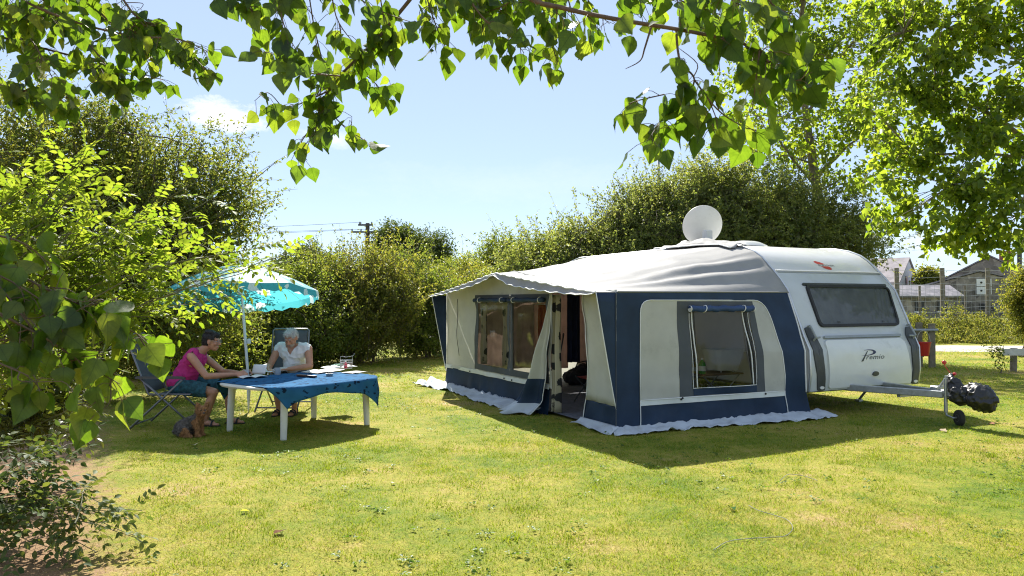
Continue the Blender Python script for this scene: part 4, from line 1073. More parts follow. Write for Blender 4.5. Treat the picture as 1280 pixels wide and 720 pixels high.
M_teal = mat('teal_patterned_cotton', (.018, .085, .11), .85, var=.5, scale=22, bump=.2)
srt = body_mesh('shorts', [('e', (-.015, 0, .535), (.172, .205, .13)), ('c', (.02, -.105, .53), .114, (.36, -.117, .475), .098), ('c', (.02, .105, .53), .114, (.44, .117, .515), .096)], .009, 3, .5, .006, 9)
link('shorts', cut(srt, lambda p: p.z < .64 and p.x < (.385 if p.y < 0 else .455)), M_teal, wom)
for s, ax_, in ((-1, .34), (1, .60)):
    y = s * .105; mb = MB(); P = []
    for k in range(11): 
        t = k / 10; x = lerp(ax_ - .065, ax_ + .20, t); w = .030 + .016 * math.sin(math.pi * min(1, t * .9 + .1)); P.append([Vector((x, y + w * q, .008 + .010 * h)) for q, h in ((-1, 0), (1, 0), (1, 1), (-1, 1))])
    mb.grid([list(q) for q in zip(*P)], close_u=True); mb.add(P[0], [(0, 1, 2, 3)]); mb.add(P[-1], [(3, 2, 1, 0)])
    mb.tube([(ax_ + .09, y - .045, .018), (ax_ + .10, y - .03, .068), (ax_ + .105, y + .01, .078), (ax_ + .10, y + .042, .05), (ax_ + .09, y + .046, .018)], .012, 6); mb.build('sandal', M_rubber, wom, smooth=True, angle=50)

# ---- man, behind the table, faces the camera
MO = Vector((-3.27, 11.38, 0)); man = empty('person', MO, R(-92)); tag(man, 'grey-haired bearded man in a white sleeveless shirt bent over papers', 'person')
sh = [('e', (0, 0, .55), (.15, .185, .12)), ('c', (.0, 0, .57), .145, (.06, 0, .74), .142), ('c', (.06, 0, .74), .145, (.11, 0, .88), .138), ('e', (.11, -.085, .885), (.115, .11, .12)), ('e', (.11, .085, .885), (.115, .11, .12)),
      ('c', (.11, -.15, .955), .078, (.11, .15, .955), .078), ('c', (.13, 0, .97), .066, (.225, 0, 1.055), .058)]
for s in (-1, 1):
    y = s * .115
    sh += [('c', (.02, y, .53), .094, (.45, y + s * .02, .475), .064), ('c', (.45, y + s * .02, .47), .060, (.43, y + s * .01, .29), .056), ('c', (.43, y + s * .01, .29), .056, (.40, y, .085), .036), ('c', (.38, y, .05), .038, (.50, y, .045), .034), ('c', (.48, y - .014, .034), .025, (.60, y - .012, .028), .020), ('c', (.48, y + .016, .032), .022, (.575, y + .02, .026), .017)]
RE, RW = Vector((.22, -.315, .70)), Vector((.50, -.235, .672)); LE, LW = Vector((.28, .305, .70)), Vector((.50, .06, .676))
for s0, e, w in (((.11, -.225, .945), RE, RW), ((.11, .225, .945), LE, LW)): sh += [('c', s0, .062, e, .048), ('c', e, .048, Vector(e).lerp(w, .35), .045), ('c', Vector(e).lerp(w, .35), .045, w, .029)]
sh += hand_shapes(RW, (.75, .55, -.02), (0, 0, 1), .42, -1, 1.05); sh += hand_shapes(LW, (.45, -.85, -.02), (0, 0, 1), .35, 1, 1.05)
Rm, hc = head_frame((.30, .03, 1.115), (.80, -.14, -.62))
hs, hp = head_shapes(Rm, hc, 1.08); sh += hs
me = body_mesh('body', sh, .0075, 3)
for mm in (M_skin2, M_lip, M_eye, M_beard): me.materials.append(mm)
paint(me, [(hp(.062, 0, -.085), (.055, .062, .052), Rm, 3), (hp(.10, 0, -.046), (.02, .035, .012), Rm, 3), (hp(.094, 0, -.062), (.016, .022, .009), Rm, 1)] + [(hp(.088, y, .016), (.02, .013, .006), Rm, 2) for y in (-.030, .030)] + [(hp(.09, y, .040), (.02, .024, .008), Rm, 3) for y in (-.030, .030)])
o = bpy.data.objects.new('body', me); COL.objects.link(o); o.parent = man
E_ = lambda q, r: ('e', hp(*q), r, Rm)
hair = body_mesh('hair', [E_((-.022, 0, .044), (.108, .092, .092)), E_((-.055, 0, -.01), (.072, .080, .078)), E_((.03, 0, .100), (.066, .066, .036))], .008, 2, .5, .005, 30)
link('hair', cut(hair, haircut(hp, Rm, hc, .080, -.05, 1.08)), mat('silver_hair', (.46, .45, .43), .6, var=.25, scale=80, bump=.5, bscale=120), man)
M_wcot = mat('white_cotton', (.70, .70, .70), .9, var=.06, bump=.3, bscale=14, transl=.1)
top_ = body_mesh('shirt', [('e', (-.01, 0, .55), (.165, .20, .10)), ('c', (.0, 0, .57), .160, (.06, 0, .74), .158), ('c', (.06, 0, .74), .160, (.11, 0, .88), .152), ('e', (.115, -.085, .885), (.125, .118, .128)), ('e', (.115, .085, .885), (.125, .118, .128)),
      ('c', (.11, -.175, .958), .088, (.11, .175, .958), .088), ('c', (.11, -.225, .935), .080, (.11, .225, .935), .080)], .009, 3, .5, .012, 7)
def keep_m(p):
    if (p - Vector((.205, 0, 1.05))).length < .105: return False
    if p.x > .17 and abs(p.y) < (p.z - .86) * .55: return False
    if abs(p.y) > .268 : return False
    if abs(p.y) > .20 and p.z < .885: return False
    return p.z > .49
link('shirt', cut(top_, keep_m), M_wcot, man)
srt = body_mesh('shorts', [('e', (-.01, 0, .53), (.168, .205, .125)), ('c', (.02, -.115, .53), .112, (.36, -.13, .49), .094), ('c', (.02, .115, .53), .112, (.36, .13, .49), .094)], .009, 3, .5, .005, 9)
link('shorts', cut(srt, lambda p: p.z < .63 and p.x < .385), mat('dark_shorts_cotton', (.05, .055, .07), .9, var=.2), man)
for s in (-1, 1):
    y = s * .115; ax_ = .40; mb = MB(); P = []
    for k in range(11):
        t = k / 10; x = lerp(ax_ - .07, ax_ + .22, t); w = .032 + .017 * math.sin(math.pi * min(1, t * .9 + .1)); P.append([Vector((x, y + w * q, .006 + .014 * h)) for q, h in ((-1, 0), (1, 0), (1, 1), (-1, 1))])
    mb.grid([list(q) for q in zip(*P)], close_u=True); mb.add(P[0], [(0, 1, 2, 3)]); mb.add(P[-1], [(3, 2, 1, 0)])
    for dx, h in ((.07, .078), (.13, .064)): mb.tube([(ax_ + dx, y - .046, .02), (ax_ + dx + .005, y - .03, h), (ax_ + dx + .01, y + .01, h + .012), (ax_ + dx, y + .042, h - .012), (ax_ + dx, y + .046, .02)], .011, 6)
    mb.tube([(ax_ - .05, y - .036, .02), (ax_ - .055, y - .03, .085), (ax_ - .065, y, .09), (ax_ - .055, y + .03, .085), (ax_ - .05, y + .036, .02)], .009, 6); mb.build('sandal', mat('black_leather', (.02, .018, .016), .5), man, smooth=True, angle=50)

# ---- dog: small terrier sitting in front of the woman's chair, head turned to the camera
dg_ = empty('dog', (-3.88, 9.22, 0), R(-8)); tag(dg_, 'small tan and dark grey terrier sitting on the grass beside the woman', 'dog')
sh = [('e', (-.135, 0, .105), (.115, .095, .10)), ('c', (-.14, 0, .12), .088, (.02, 0, .20), .074), ('c', (.02, 0, .20), .074, (.055, 0, .235), .062), ('c', (.05, 0, .24), .055, (.075, -.005, .315), .046), ('e', (.035, 0, .185), (.055, .06, .075))]
for s in (-1, 1):
    sh += [('c', (.045, s * .045, .19), .035, (.07, s * .048, .10), .024), ('c', (.07, s * .048, .10), .023, (.065, s * .048, .03), .019), ('c', (.065, s * .048, .022), .021, (.10, s * .048, .018), .018),
           ('e', (-.10, s * .085, .085), (.082, .04, .070)), ('c', (-.06, s * .095, .11), .035, (-.03, s * .095, .045), .025), ('c', (-.07, s * .095, .022), .022, (.01, s * .098, .018), .019)]
Rd_, dc = head_frame((.115, -.02, .322), (.62, -.75, -.05))
dp_ = lambda x, y, z: dc + Rd_ @ Vector((x, y, z))
sh += [('e', dp_(-.005, 0, .005), (.062, .066, .056), Rd_), ('c', dp_(.03, 0, -.012), .032, dp_(.080, 0, -.022), .019), ('e', dp_(.055, 0, -.034), (.03, .022, .013), Rd_), ('e', dp_(.0, .04, -.012), (.035, .025, .035), Rd_), ('e', dp_(.0, -.04, -.012), (.035, .025, .035), Rd_), ('e', dp_(.094, 0, -.012), (.010, .012, .009), Rd_)]
for s in (-1, 1): sh += [('c', dp_(-.012, s * .040, .040), .026, dp_(-.012, s * .068, .100), .009), ('e', dp_(-.010, s * .054, .066), (.010, .026, .036), Rd_)]
sh += [('c', (-.23, .0, .07), .028, (-.29, .02, .05), .016)]
me = body_mesh('body', sh, .007, 2, .5, .006, 30)
M_tan = mat('tan_fur', (.34, .17, .07), .9, var=.35, scale=40, bump=.6, bscale=70); M_gry = mat('dark_grey_fur', (.12, .105, .09), .85, var=.5, scale=30, bump=.6, bscale=70)
for mm in (M_tan, M_gry, M_eye, mat('pink_tongue', (.5, .12, .12), .4)): me.materials.append(mm)
I3 = Matrix.Identity(3)
rules = [((-.15, 0, .13), (.19, .14, .16), I3, 1), ((-.02, 0, .25), (.10, .09, .10), I3, 1), (dp_(.100, 0, -.010), (.016, .015, .012), Rd_, 2), (dp_(.076, 0, -.040), (.02, .014, .008), Rd_, 3)] + [(dp_(.048, s * .025, .016), (.018, .012, .012), Rd_, 2) for s in (-1, 1)]
paint(me, rules); o = bpy.data.objects.new('body', me); COL.objects.link(o); o.parent = dg_
rf = np.random.RandomState(3); nf = len(me.polygons); cs = np.empty(nf * 3); me.polygons.foreach_get('center', cs); cs = cs.reshape(-1, 3); ns = np.empty(nf * 3); me.polygons.foreach_get('normal', ns); ns = ns.reshape(-1, 3); mi = np.empty(nf, np.int32); me.polygons.foreach_get('material_index', mi)
pick = np.where((mi < 2) & (cs[:, 2] > .012))[0]; pick = rf.choice(pick, min(9000, len(pick) * 2)); p = cs[pick]; nn = ns[pick]; d = unit(nn * .55 + np.array([-.25, 0, -.65]) + rf.normal(size=p.shape) * .3)
d = d / np.linalg.norm(d, axis=1, keepdims=True); sd = np.cross(d, nn + rf.normal(size=p.shape) * .3); sd /= np.maximum(np.linalg.norm(sd, axis=1, keepdims=True), 1e-6); ln = rf.uniform(.014, .034, len(p))[:, None]
V = np.stack([p - sd * .0016, p + sd * .0016, p + d * ln + nn * .004], 1).reshape(-1, 3); fm = fast_mesh('fur', V, np.arange(len(V)).reshape(-1, 3), mat_index=mi[pick]); link('fur', fm, [M_tan, M_gry], dg_)

def strands(name, src, n, ln0, ln1, m, par, seed, bias, w=.0012):
    """loose hairs standing off a head of hair"""
    r = np.random.RandomState(seed); k = len(src.polygons); c = np.empty(k * 3); src.polygons.foreach_get('center', c); c = c.reshape(-1, 3); q = np.empty(k * 3); src.polygons.foreach_get('normal', q); q = q.reshape(-1, 3)
    i = r.choice(k, n); p = c[i]; nn = q[i]; d = unit(nn * .35 + np.array(bias) + r.normal(size=p.shape) * .38); s_ = unit(np.cross(d, nn + r.normal(size=p.shape) * .2)); ln = r.uniform(ln0, ln1, n)[:, None]
    V = np.stack([p - s_ * w, p + s_ * w, p + d * ln + nn * .003], 1).reshape(-1, 3); link(name, fast_mesh(name, V, np.arange(len(V)).reshape(-1, 3)), m, par)
for pr_, sd_, bi_ in ((wom, 1, (-.2, 0, -.45)), (man, 2, (-.15, 0, -.3))):
    for ch in pr_.children:
        if ch.name.startswith('hair'): strands('loose_hair', ch.data, 2600, .012, .030, ch.data.materials[0], ch, sd_, bi_)
# ---- things on the table
M_mug = mat('grey_blue_stoneware', (.40, .45, .48), .3, var=.06, coat=.3)
def mug(p, rz, label):
    o = empty('mug', p, rz); mb = MB(); mb.lathe([(.0, .0), (.036, 0), (.041, .006), (.044, .09), (.0445, .096), (.040, .096), (.038, .012), (0, .010)], 26, None, False); mb.build('cup', M_mug, o, smooth=True, angle=45)
    mb = MB(); mb.tube([(.041 + .032 * math.sin(math.pi * i / 12), 0, .02 + .058 * i / 12) for i in range(13)], .0055, 8); mb.build('handle', M_mug, o, smooth=True); tag(o, label, 'mug')
wp = Matrix.Translation(WO) @ Matrix.Rotation(R(2), 4, 'Z') @ Vector((.845, -.03, 0))
mug((wp.x, wp.y, TZ + .0095), R(20), 'grey mug held in the woman\'s hands')
q = on_table(347, 468.5); mug((q.x, q.y, TOPZ), R(170), 'grey mug standing free on the tablecloth in front of the man')
def paper_mat(name, tint, sc_):
    m, nt, out = nodes_of(name); b = nt.nodes.new('ShaderNodeBsdfPrincipled'); b.inputs['Roughness'].default_value = .7; tc = nt.nodes.new('ShaderNodeTexCoord'); n = nt.nodes.new('ShaderNodeTexBrick'); n.inputs['Scale'].default_value = sc_; n.inputs['Mortar Size'].default_value = .03
    n.inputs['Color1'].default_value = c4(tint); n.inputs['Color2'].default_value = c4(tuple(x * .6 for x in tint)); n.inputs['Mortar'].default_value = (.75, .74, .70, 1); L(nt, tc.outputs['Object'], n.inputs[0]); L(nt, n.outputs['Color'], b.inputs['Base Color']); L(nt, b.outputs[0], out.inputs[0]); return m
M_news = paper_mat('newsprint', (.76, .75, .72), 14); M_mag = paper_mat('magazine_print', (.62, .56, .50), 6); M_paper = mat('white_paper', (.78, .78, .76), .7, var=.04)
def sheet(u, v, w, h, rz, m, label, name='newspaper', lift=.0, curl=.02, cat='newspaper', z=0.0):
    p = on_table(u, v); o = empty(name, (p.x, p.y, TOPZ + .003 + z), R(rz)); r = random.Random(int(u * 7 + v))
    ph = r.uniform(0, 6)
    for s in (-1, 1):
        mb = MB(); P = [[Vector((s * w / 2 * i / 10, lerp(-h / 2, h / 2, j / 8), .004 + curl * math.sin(math.pi * i / 10) * (.6 + .4 * math.sin(j * .8 + ph)) + lift * max(0, (i / 10 - .5)) ** 2 * 2 * (s > 0))) for j in range(9)] for i in range(11)]
        mb.grid(P, flip=s < 0); mb.build('page', m, o, smooth=True, thick=.003, off=1)
    tag(o, label, cat)
sheet(348, 463.5, .50, .38, 50, M_news, 'open newspaper under the man\'s hands', curl=.028, lift=.03)
sheet(404, 465, .50, .36, 55, M_mag, 'open magazine in the middle of the blue tablecloth', 'magazine', curl=.034, lift=.04, cat='magazine')
sheet(424, 460, .44, .34, 40, M_paper, 'bright white open booklet beside the wire caddy', 'booklet', curl=.040, lift=.03, cat='booklet')
sheet(316, 472, .32, .24, 35, M_news, 'folded leaflet by the woman\'s mug', 'leaflet', curl=.02, lift=.02, cat='leaflet')
sheet(443, 466, .30, .22, 60, M_mag, 'small brochure near the right end of the tablecloth', 'brochure', curl=.01, cat='brochure')
p = on_table(323, 468); o = empty('newspaper', (p.x, p.y, TOPZ + .002), R(-20)); mb = MB(); mb.grid([[Vector((lerp(-.11, .11, i / 6), .04 * j / 6 * (1 if i < 3 else 1.3), .13 * math.sin(j / 6 * 1.3) + .004)) for j in range(7)] for i in range(7)]); mb.build('page', M_paper, o, smooth=True, thick=.003); tag(o, 'white sheet propped upright between the two mugs', 'paper')
for (u, v, rz, ln, c, lb) in ((378, 471, 60, .19, (.10, .05, .03), 'brown spectacle case lying on the tablecloth'), (390, 472, 55, .16, (.02, .02, .03), 'black slim case lying next to the brown one')):
    p = on_table(u, v); o = empty('spectacle_case', (p.x, p.y, TOPZ), R(rz)); mb = MB(); mb.box((0, 0, .014), (.055, ln, .022), None, .009); mb.build('case', mat('case_leather', c, .5, var=.2), o, smooth=True, angle=50); mb = MB(); mb.box((0, 0, .0265), (.052, ln * .96, .004), None, .0018); mb.build('lid', mat('case_lid', tuple(x * 1.3 for x in c), .5), o); tag(o, lb, 'case')
p = on_table(412, 470); o = empty('ashtray', (p.x, p.y, TOPZ)); mb = MB(); mb.lathe([(0, 0), (.045, 0), (.05, .03), (.053, .035), (.046, .035), (.04, .008), (0, .006)], 20, None, False); mb.build('bowl', M_galv, o, smooth=True, angle=45); mb = MB(); mb.box((.048, 0, .036), (.012, .014, .006)); mb.build('notch', M_greytrim, o); tag(o, 'small round metal dish on the tablecloth near the magazine', 'dish')
# wire caddy with a pink bottle
p = on_table(433, 461); cd_ = empty('wire_caddy', (p.x, p.y, TOPZ), R(20)); tag(cd_, 'small wire basket rack standing at the right of the tablecloth', 'caddy')
mb = MB()
for k in range(16):
    a = 2 * math.pi * k / 16; e = Vector((.085 * math.cos(a), .06 * math.sin(a), 0)); mb.tube([e + Vector((0, 0, .004)), e * 1.12 + Vector((0, 0, .13))], .0022, 5)
for z, s in ((.006, 1.0), (.05, 1.04), (.09, 1.08), (.13, 1.12)): mb.tube([(.085 * s * math.cos(a * .3927), .06 * s * math.sin(a * .3927), z) for a in range(17)], .003, 5)
mb.build('basket', M_alu, cd_)
mb = MB(); mb.tube([(-.09, 0, .13), (-.085, 0, .19), (.0, 0, .175), (.085, 0, .19), (.09, 0, .13)], .003, 5); mb.tube([(.085, 0, .19), (.11, 0, .20), (.115, 0, .23)], .003, 5); mb.build('handle', M_alu, cd_, smooth=True)
bp_ = empty('bottle', (p.x - .01, p.y - .01, TOPZ + .004)); tag(bp_, 'small pink bottle standing inside the wire basket', 'bottle')
mb = MB(); mb.lathe([(.026, 0), (.028, .01), (.028, .07), (.012, .09), (.011, .1)], 16); mb.build('body', mat('pink_plastic', (.65, .08, .14), .3, transl=.3), bp_, smooth=True, angle=50); mb = MB(); mb.lathe([(.014, .098), (.014, .12), (.011, .124)], 12); mb.build('cap', M_white, bp_)
p = on_table(421, 460); gp = empty('pouch', (p.x, p.y, TOPZ), R(30)); tag(gp, 'dark green patterned pouch lying beside the wire basket', 'pouch')
me = body_mesh('pouch_body', [('e', (0, 0, .028), (.10, .06, .03)), ('e', (.05, .02, .035), (.05, .05, .03))], .007, 2, .5, .008, 18); link('pouch_body', me, mat('green_patterned_cloth', (.03, .14, .08), .8, var=.8, scale=40), gp); mb = MB(); mb.tube([(-.08, -.01, .05), (0, .0, .062), (.08, .02, .062)], .003, 5); mb.build('zip', M_white, gp)
# ================================================================== GROUND
def gz(x, y):
    k = min(1, max(0, (y - 29.5) / 4.5)); k = k * k * (3 - 2 * k)
    f = min(1, max(0, (x - 3) / 6))
    return .62 * k * f
m, nt, out = nodes_of('lawn')
b = nt.nodes.new('ShaderNodeBsdfPrincipled'); b.inputs['Roughness'].default_value = .9; b.inputs['Specular IOR Level'].default_value = .15
tc = nt.nodes.new('ShaderNodeTexCoord')
def nz_(scale, det=6, rough=.6):
    n = nt.nodes.new('ShaderNodeTexNoise'); n.inputs['Scale'].default_value = scale; n.inputs['Detail'].default_value = det; n.inputs['Roughness'].default_value = rough
    L(nt, tc.outputs['Object'], n.inputs['Vector']); return n
n1 = nz_(.55, 8, .65); n2 = nz_(7, 6, .7); n3 = nz_(55, 4, .7)
r1 = ramp(nt, [(.28, (.08, .15, .014)), (.43, (.19, .225, .026)), (.57, (.31, .29, .05)), (.71, (.42, .31, .15))])
a1 = nt.nodes.new('ShaderNodeMath'); a1.operation = 'MULTIPLY_ADD'; a1.inputs[1].default_value = .5; L(nt, n2.outputs['Fac'], a1.inputs[0])
a2 = nt.nodes.new('ShaderNodeMath'); a2.operation = 'SUBTRACT'; a2.inputs[1].default_value = .25; L(nt, n1.outputs['Fac'], a2.inputs[0]); L(nt, a2.outputs[0], a1.inputs[2])
L(nt, a1.outputs[0], r1.inputs['Fac'])
r3 = ramp(nt, [(.25, (.62, .62, .6)), (.72, (1.25, 1.22, 1.2))]); L(nt, n3.outputs['Fac'], r3.inputs['Fac'])
mx = nt.nodes.new('ShaderNodeMix'); mx.data_type = 'RGBA'; mx.blend_type = 'MULTIPLY'; mx.inputs['Factor'].default_value = 1
L(nt, r1.outputs[0], mx.inputs['A']); L(nt, r3.outputs[0], mx.inputs['B'])
# bare dry earth under the hedge at the left
sp = nt.nodes.new('ShaderNodeSeparateXYZ'); L(nt, tc.outputs['Object'], sp.inputs[0])
ma = nt.nodes.new('ShaderNodeMath'); ma.operation = 'MULTIPLY_ADD'; ma.inputs[1].default_value = -.56; ma.inputs[2].default_value = .20; L(nt, sp.outputs['Y'], ma.inputs[0])
mb_ = nt.nodes.new('ShaderNodeMath'); mb_.operation = 'SUBTRACT'; L(nt, ma.outputs[0], mb_.inputs[0]); L(nt, sp.outputs['X'], mb_.inputs[1])
mc = nt.nodes.new('ShaderNodeMath'); mc.operation = 'MULTIPLY_ADD'; mc.inputs[1].default_value = 1.6; mc.inputs[2].default_value = -.8; L(nt, n2.outputs['Fac'], mc.inputs[0])
md = nt.nodes.new('ShaderNodeMath'); md.operation = 'ADD'; L(nt, mb_.outputs[0], md.inputs[0]); L(nt, mc.outputs[0], md.inputs[1])
mr = nt.nodes.new('ShaderNodeMapRange'); mr.inputs['From Min'].default_value = -.15; mr.inputs['From Max'].default_value = .35; L(nt, md.outputs[0], mr.inputs['Value'])
er = ramp(nt, [(.3, (.20, .115, .06)), (.7, (.36, .235, .13))]); L(nt, n3.outputs['Fac'], er.inputs['Fac'])
m2 = nt.nodes.new('ShaderNodeMix'); m2.data_type = 'RGBA'; L(nt, mr.outputs[0], m2.inputs['Factor']); L(nt, mx.outputs['Result'], m2.inputs['A']); L(nt, er.outputs[0], m2.inputs['B'])
L(nt, m2.outputs['Result'], b.inputs['Base Color'])
bp = nt.nodes.new('ShaderNodeBump'); bp.inputs['Strength'].default_value = .7; bp.inputs['Distance'].default_value = .03
L(nt, n3.outputs['Fac'], bp.inputs['Height']); L(nt, bp.outputs[0], b.inputs['Normal']); L(nt, b.outputs[0], out.inputs[0])
M_lawn = m
xs = [-600, -300, -150, -80, -50] + list(np.arange(-40, 61, 1.5)) + [80, 150, 300, 600]
ys = [-100, -40, -15] + list(np.arange(-6, 60, 1.5)) + [70, 90, 130, 200, 350, 700, 1500]
mb = MB(); mb.grid([[Vector((x, y, gz(x, y))) for y in ys] for x in xs])
tag(mb.build('ground', M_lawn, None, smooth=True), kind='structure')

# gravel path
M_gravel = mat('pale_gravel', (.42, .39, .35), .95, var=.25, scale=30, bump=.6, bscale=60, dirt=((.26, .24, .12), 1.2, .5, .75))
mb = MB(); P = []
for i in range(60):
    x = lerp(2, 60, i / 59); yc = 26.6 - .02 * (x - 12); w = 1.75 + .2 * math.sin(x * 1.3) + .12 * math.sin(x * 3.1)
    P.append([Vector((x, yc + w * (j / 4 * 2 - 1) + .1 * math.sin(x * 2 + j), .006 + .01 * math.sin(j / 4 * math.pi))) for j in range(5)])
mb.grid(P, flip=True); tag(mb.build('path', M_gravel, None, smooth=True), kind='structure')

# ------------------------------------------------------------------ lawn blades
rng = np.random.RandomState(11)
def lump(x, y):
    return (np.sin(x * 1.3 + 1.1 * np.sin(y * .9)) + np.sin(y * 1.7 + 1.3 * np.sin(x * 1.1 + 2)) + .8 * np.sin(x * 4.1 + y * 2.3) + .7 * np.sin(y * 5.3 - x * 3.7 + 1)) / 3.5
def in_awning(x, y):
    dx, dy = x - AW0.x, y - AW0.y
    r = dx * EW.x + dy * EW.y; s = dx * EL.x + dy * EL.y
    return (r > -.04) & (r < 3.3) & (s > -.02) & (s < 5.9)
def blades(y0, y1, dens, hmin, hmax, wid, seed):
    r = np.random.RandomState(seed)
    wmax = .72 * y1 + 1.2; n = int(dens * 2 * wmax * (y1 - y0))
    x = r.uniform(-wmax, wmax, n); y = r.uniform(y0, y1, n)
    keep = (np.abs(x) < .70 * y + .8) & ~in_awning(x, y)
    lp = lump(x, y); keep &= r.uniform(size=n) < (.62 + .34 * lp)
    bare = ((.20 - .56 * y - x)); keep &= ~((bare > -.1 + r.uniform(-.5, .35, n)) & (y < 12))
    x, y, lp = x[keep], y[keep], lp[keep]; n = len(x)
    h = r.uniform(hmin, hmax, n) * (1 + .35 * lp); a = r.uniform(0, 6.283, n); ln = r.uniform(.6, 3.0, n) * h; la = r.uniform(0, 6.283, n)
    w = wid * r.uniform(.6, 1.3, n)
    b0 = np.stack([x - np.cos(a) * w, y - np.sin(a) * w, np.full(n, -.002)], 1)
    b1 = np.stack([x + np.cos(a) * w, y + np.sin(a) * w, np.full(n, -.002)], 1)
    tp = np.stack([x + np.cos(la) * ln, y + np.sin(la) * ln, h], 1)
    return np.stack([b0, b1, tp], 1).reshape(-1, 3)
V = np.concatenate([blades(4.1, 6.2, 7500, .006, .024, .0022, 1), blades(6.2, 9.5, 3800, .007, .026, .0030, 2), blades(9.5, 15, 1500, .009, .030, .0045, 3), blades(15, 26, 240, .02, .05, .010, 4)])
def grass_mat():
    m, nt, out = nodes_of('grass_blades'); g = nt.nodes.new('ShaderNodeNewGeometry'); tc = nt.nodes.new('ShaderNodeTexCoord')
    def nz2(scale, det, ro):
        n = nt.nodes.new('ShaderNodeTexNoise'); n.inputs['Scale'].default_value = scale; n.inputs['Detail'].default_value = det; n.inputs['Roughness'].default_value = ro; L(nt, tc.outputs['Object'], n.inputs['Vector']); return n
    n1 = nz2(.55, 8, .65); n2 = nz2(7, 6, .7)
    a1 = nt.nodes.new('ShaderNodeMath'); a1.operation = 'MULTIPLY_ADD'; a1.inputs[1].default_value = .5; L(nt, n2.outputs['Fac'], a1.inputs[0]); a2 = nt.nodes.new('ShaderNodeMath'); a2.operation = 'SUBTRACT'; a2.inputs[1].default_value = .25; L(nt, n1.outputs['Fac'], a2.inputs[0]); L(nt, a2.outputs[0], a1.inputs[2])
    a3 = nt.nodes.new('ShaderNodeMath'); a3.operation = 'MULTIPLY_ADD'; a3.inputs[1].default_value = .46; L(nt, g.outputs['Random Per Island'], a3.inputs[0]); a4 = nt.nodes.new('ShaderNodeMath'); a4.operation = 'SUBTRACT'; a4.inputs[1].default_value = .23; L(nt, a1.outputs[0], a4.inputs[0]); L(nt, a4.outputs[0], a3.inputs[2])
    r = ramp(nt, [(.28, (.09, .18, .016)), (.43, (.22, .27, .03)), (.57, (.36, .34, .055)), (.71, (.46, .34, .14))]); L(nt, a3.outputs[0], r.inputs[0])
    r2 = ramp(nt, [(.28, (.16, .34, .012)), (.43, (.34, .44, .02)), (.57, (.48, .48, .04)), (.71, (.50, .39, .12))]); L(nt, a3.outputs[0], r2.inputs[0])
    b = nt.nodes.new('ShaderNodeBsdfPrincipled'); b.inputs['Roughness'].default_value = .6; b.inputs['Specular IOR Level'].default_value = .25; L(nt, r.outputs[0], b.inputs['Base Color'])
    t = nt.nodes.new('ShaderNodeBsdfTranslucent'); L(nt, r2.outputs[0], t.inputs['Color']); ms = nt.nodes.new('ShaderNodeMixShader'); ms.inputs[0].default_value = .5; L(nt, b.outputs[0], ms.inputs[1]); L(nt, t.outputs[0], ms.inputs[2]); L(nt, ms.outputs[0], out.inputs[0]); return m
M_blade = grass_mat()
me = fast_mesh('grass', V, np.arange(len(V)).reshape(-1, 3)); tag(link('grass', me, M_blade), 'short yellow-green mown grass', 'grass', kind='stuff')

def tufts(n, seed, hmin, hmax, y0, y1, k, spread):
    r = np.random.RandomState(seed); cx = r.uniform(-1, 1, n); cy = r.uniform(y0, y1, n); cx = cx * (.7 * cy + .6); ok = ~in_awning(cx, cy) & ((.20 - .56 * cy - cx) < -.2); cx, cy = cx[ok], cy[ok]
    x = (cx[:, None] + r.normal(size=(len(cx), k)) * spread).ravel(); y = (cy[:, None] + r.normal(size=(len(cx), k)) * spread).ravel(); m_ = len(x)
    h = r.uniform(hmin, hmax, m_); a = r.uniform(0, 6.283, m_); la = r.uniform(0, 6.283, m_); w = r.uniform(.0018, .0034, m_) * (1 + y / 12); ln = h * r.uniform(.1, .9, m_); z0 = np.full(m_, -.002)
    b0 = np.stack([x - np.cos(a) * w, y - np.sin(a) * w, z0], 1); b1 = np.stack([x + np.cos(a) * w, y + np.sin(a) * w, z0], 1)
    return np.stack([b0, b1, np.stack([x + np.cos(la) * ln, y + np.sin(la) * ln, h], 1)], 1).reshape(-1, 3)
V = np.concatenate([tufts(1100, 5, .012, .030, 4.2, 9, 40, .07), tufts(800, 6, .014, .036, 9, 20, 38, .10), tufts(16, 7, .03, .07, 4.2, 12, 40, .05)])
M_tuft = leaf_mat('tuft_blades', (.13, .20, .018), (.24, .28, .03), (.24, .36, .015), (.40, .46, .03), .42, .55, .25)
me = fast_mesh('grass_tufts', V, np.arange(len(V)).reshape(-1, 3)); tag(link('grass_tufts', me, M_tuft), 'longer green tufts in the mown lawn', 'grass', kind='stuff')
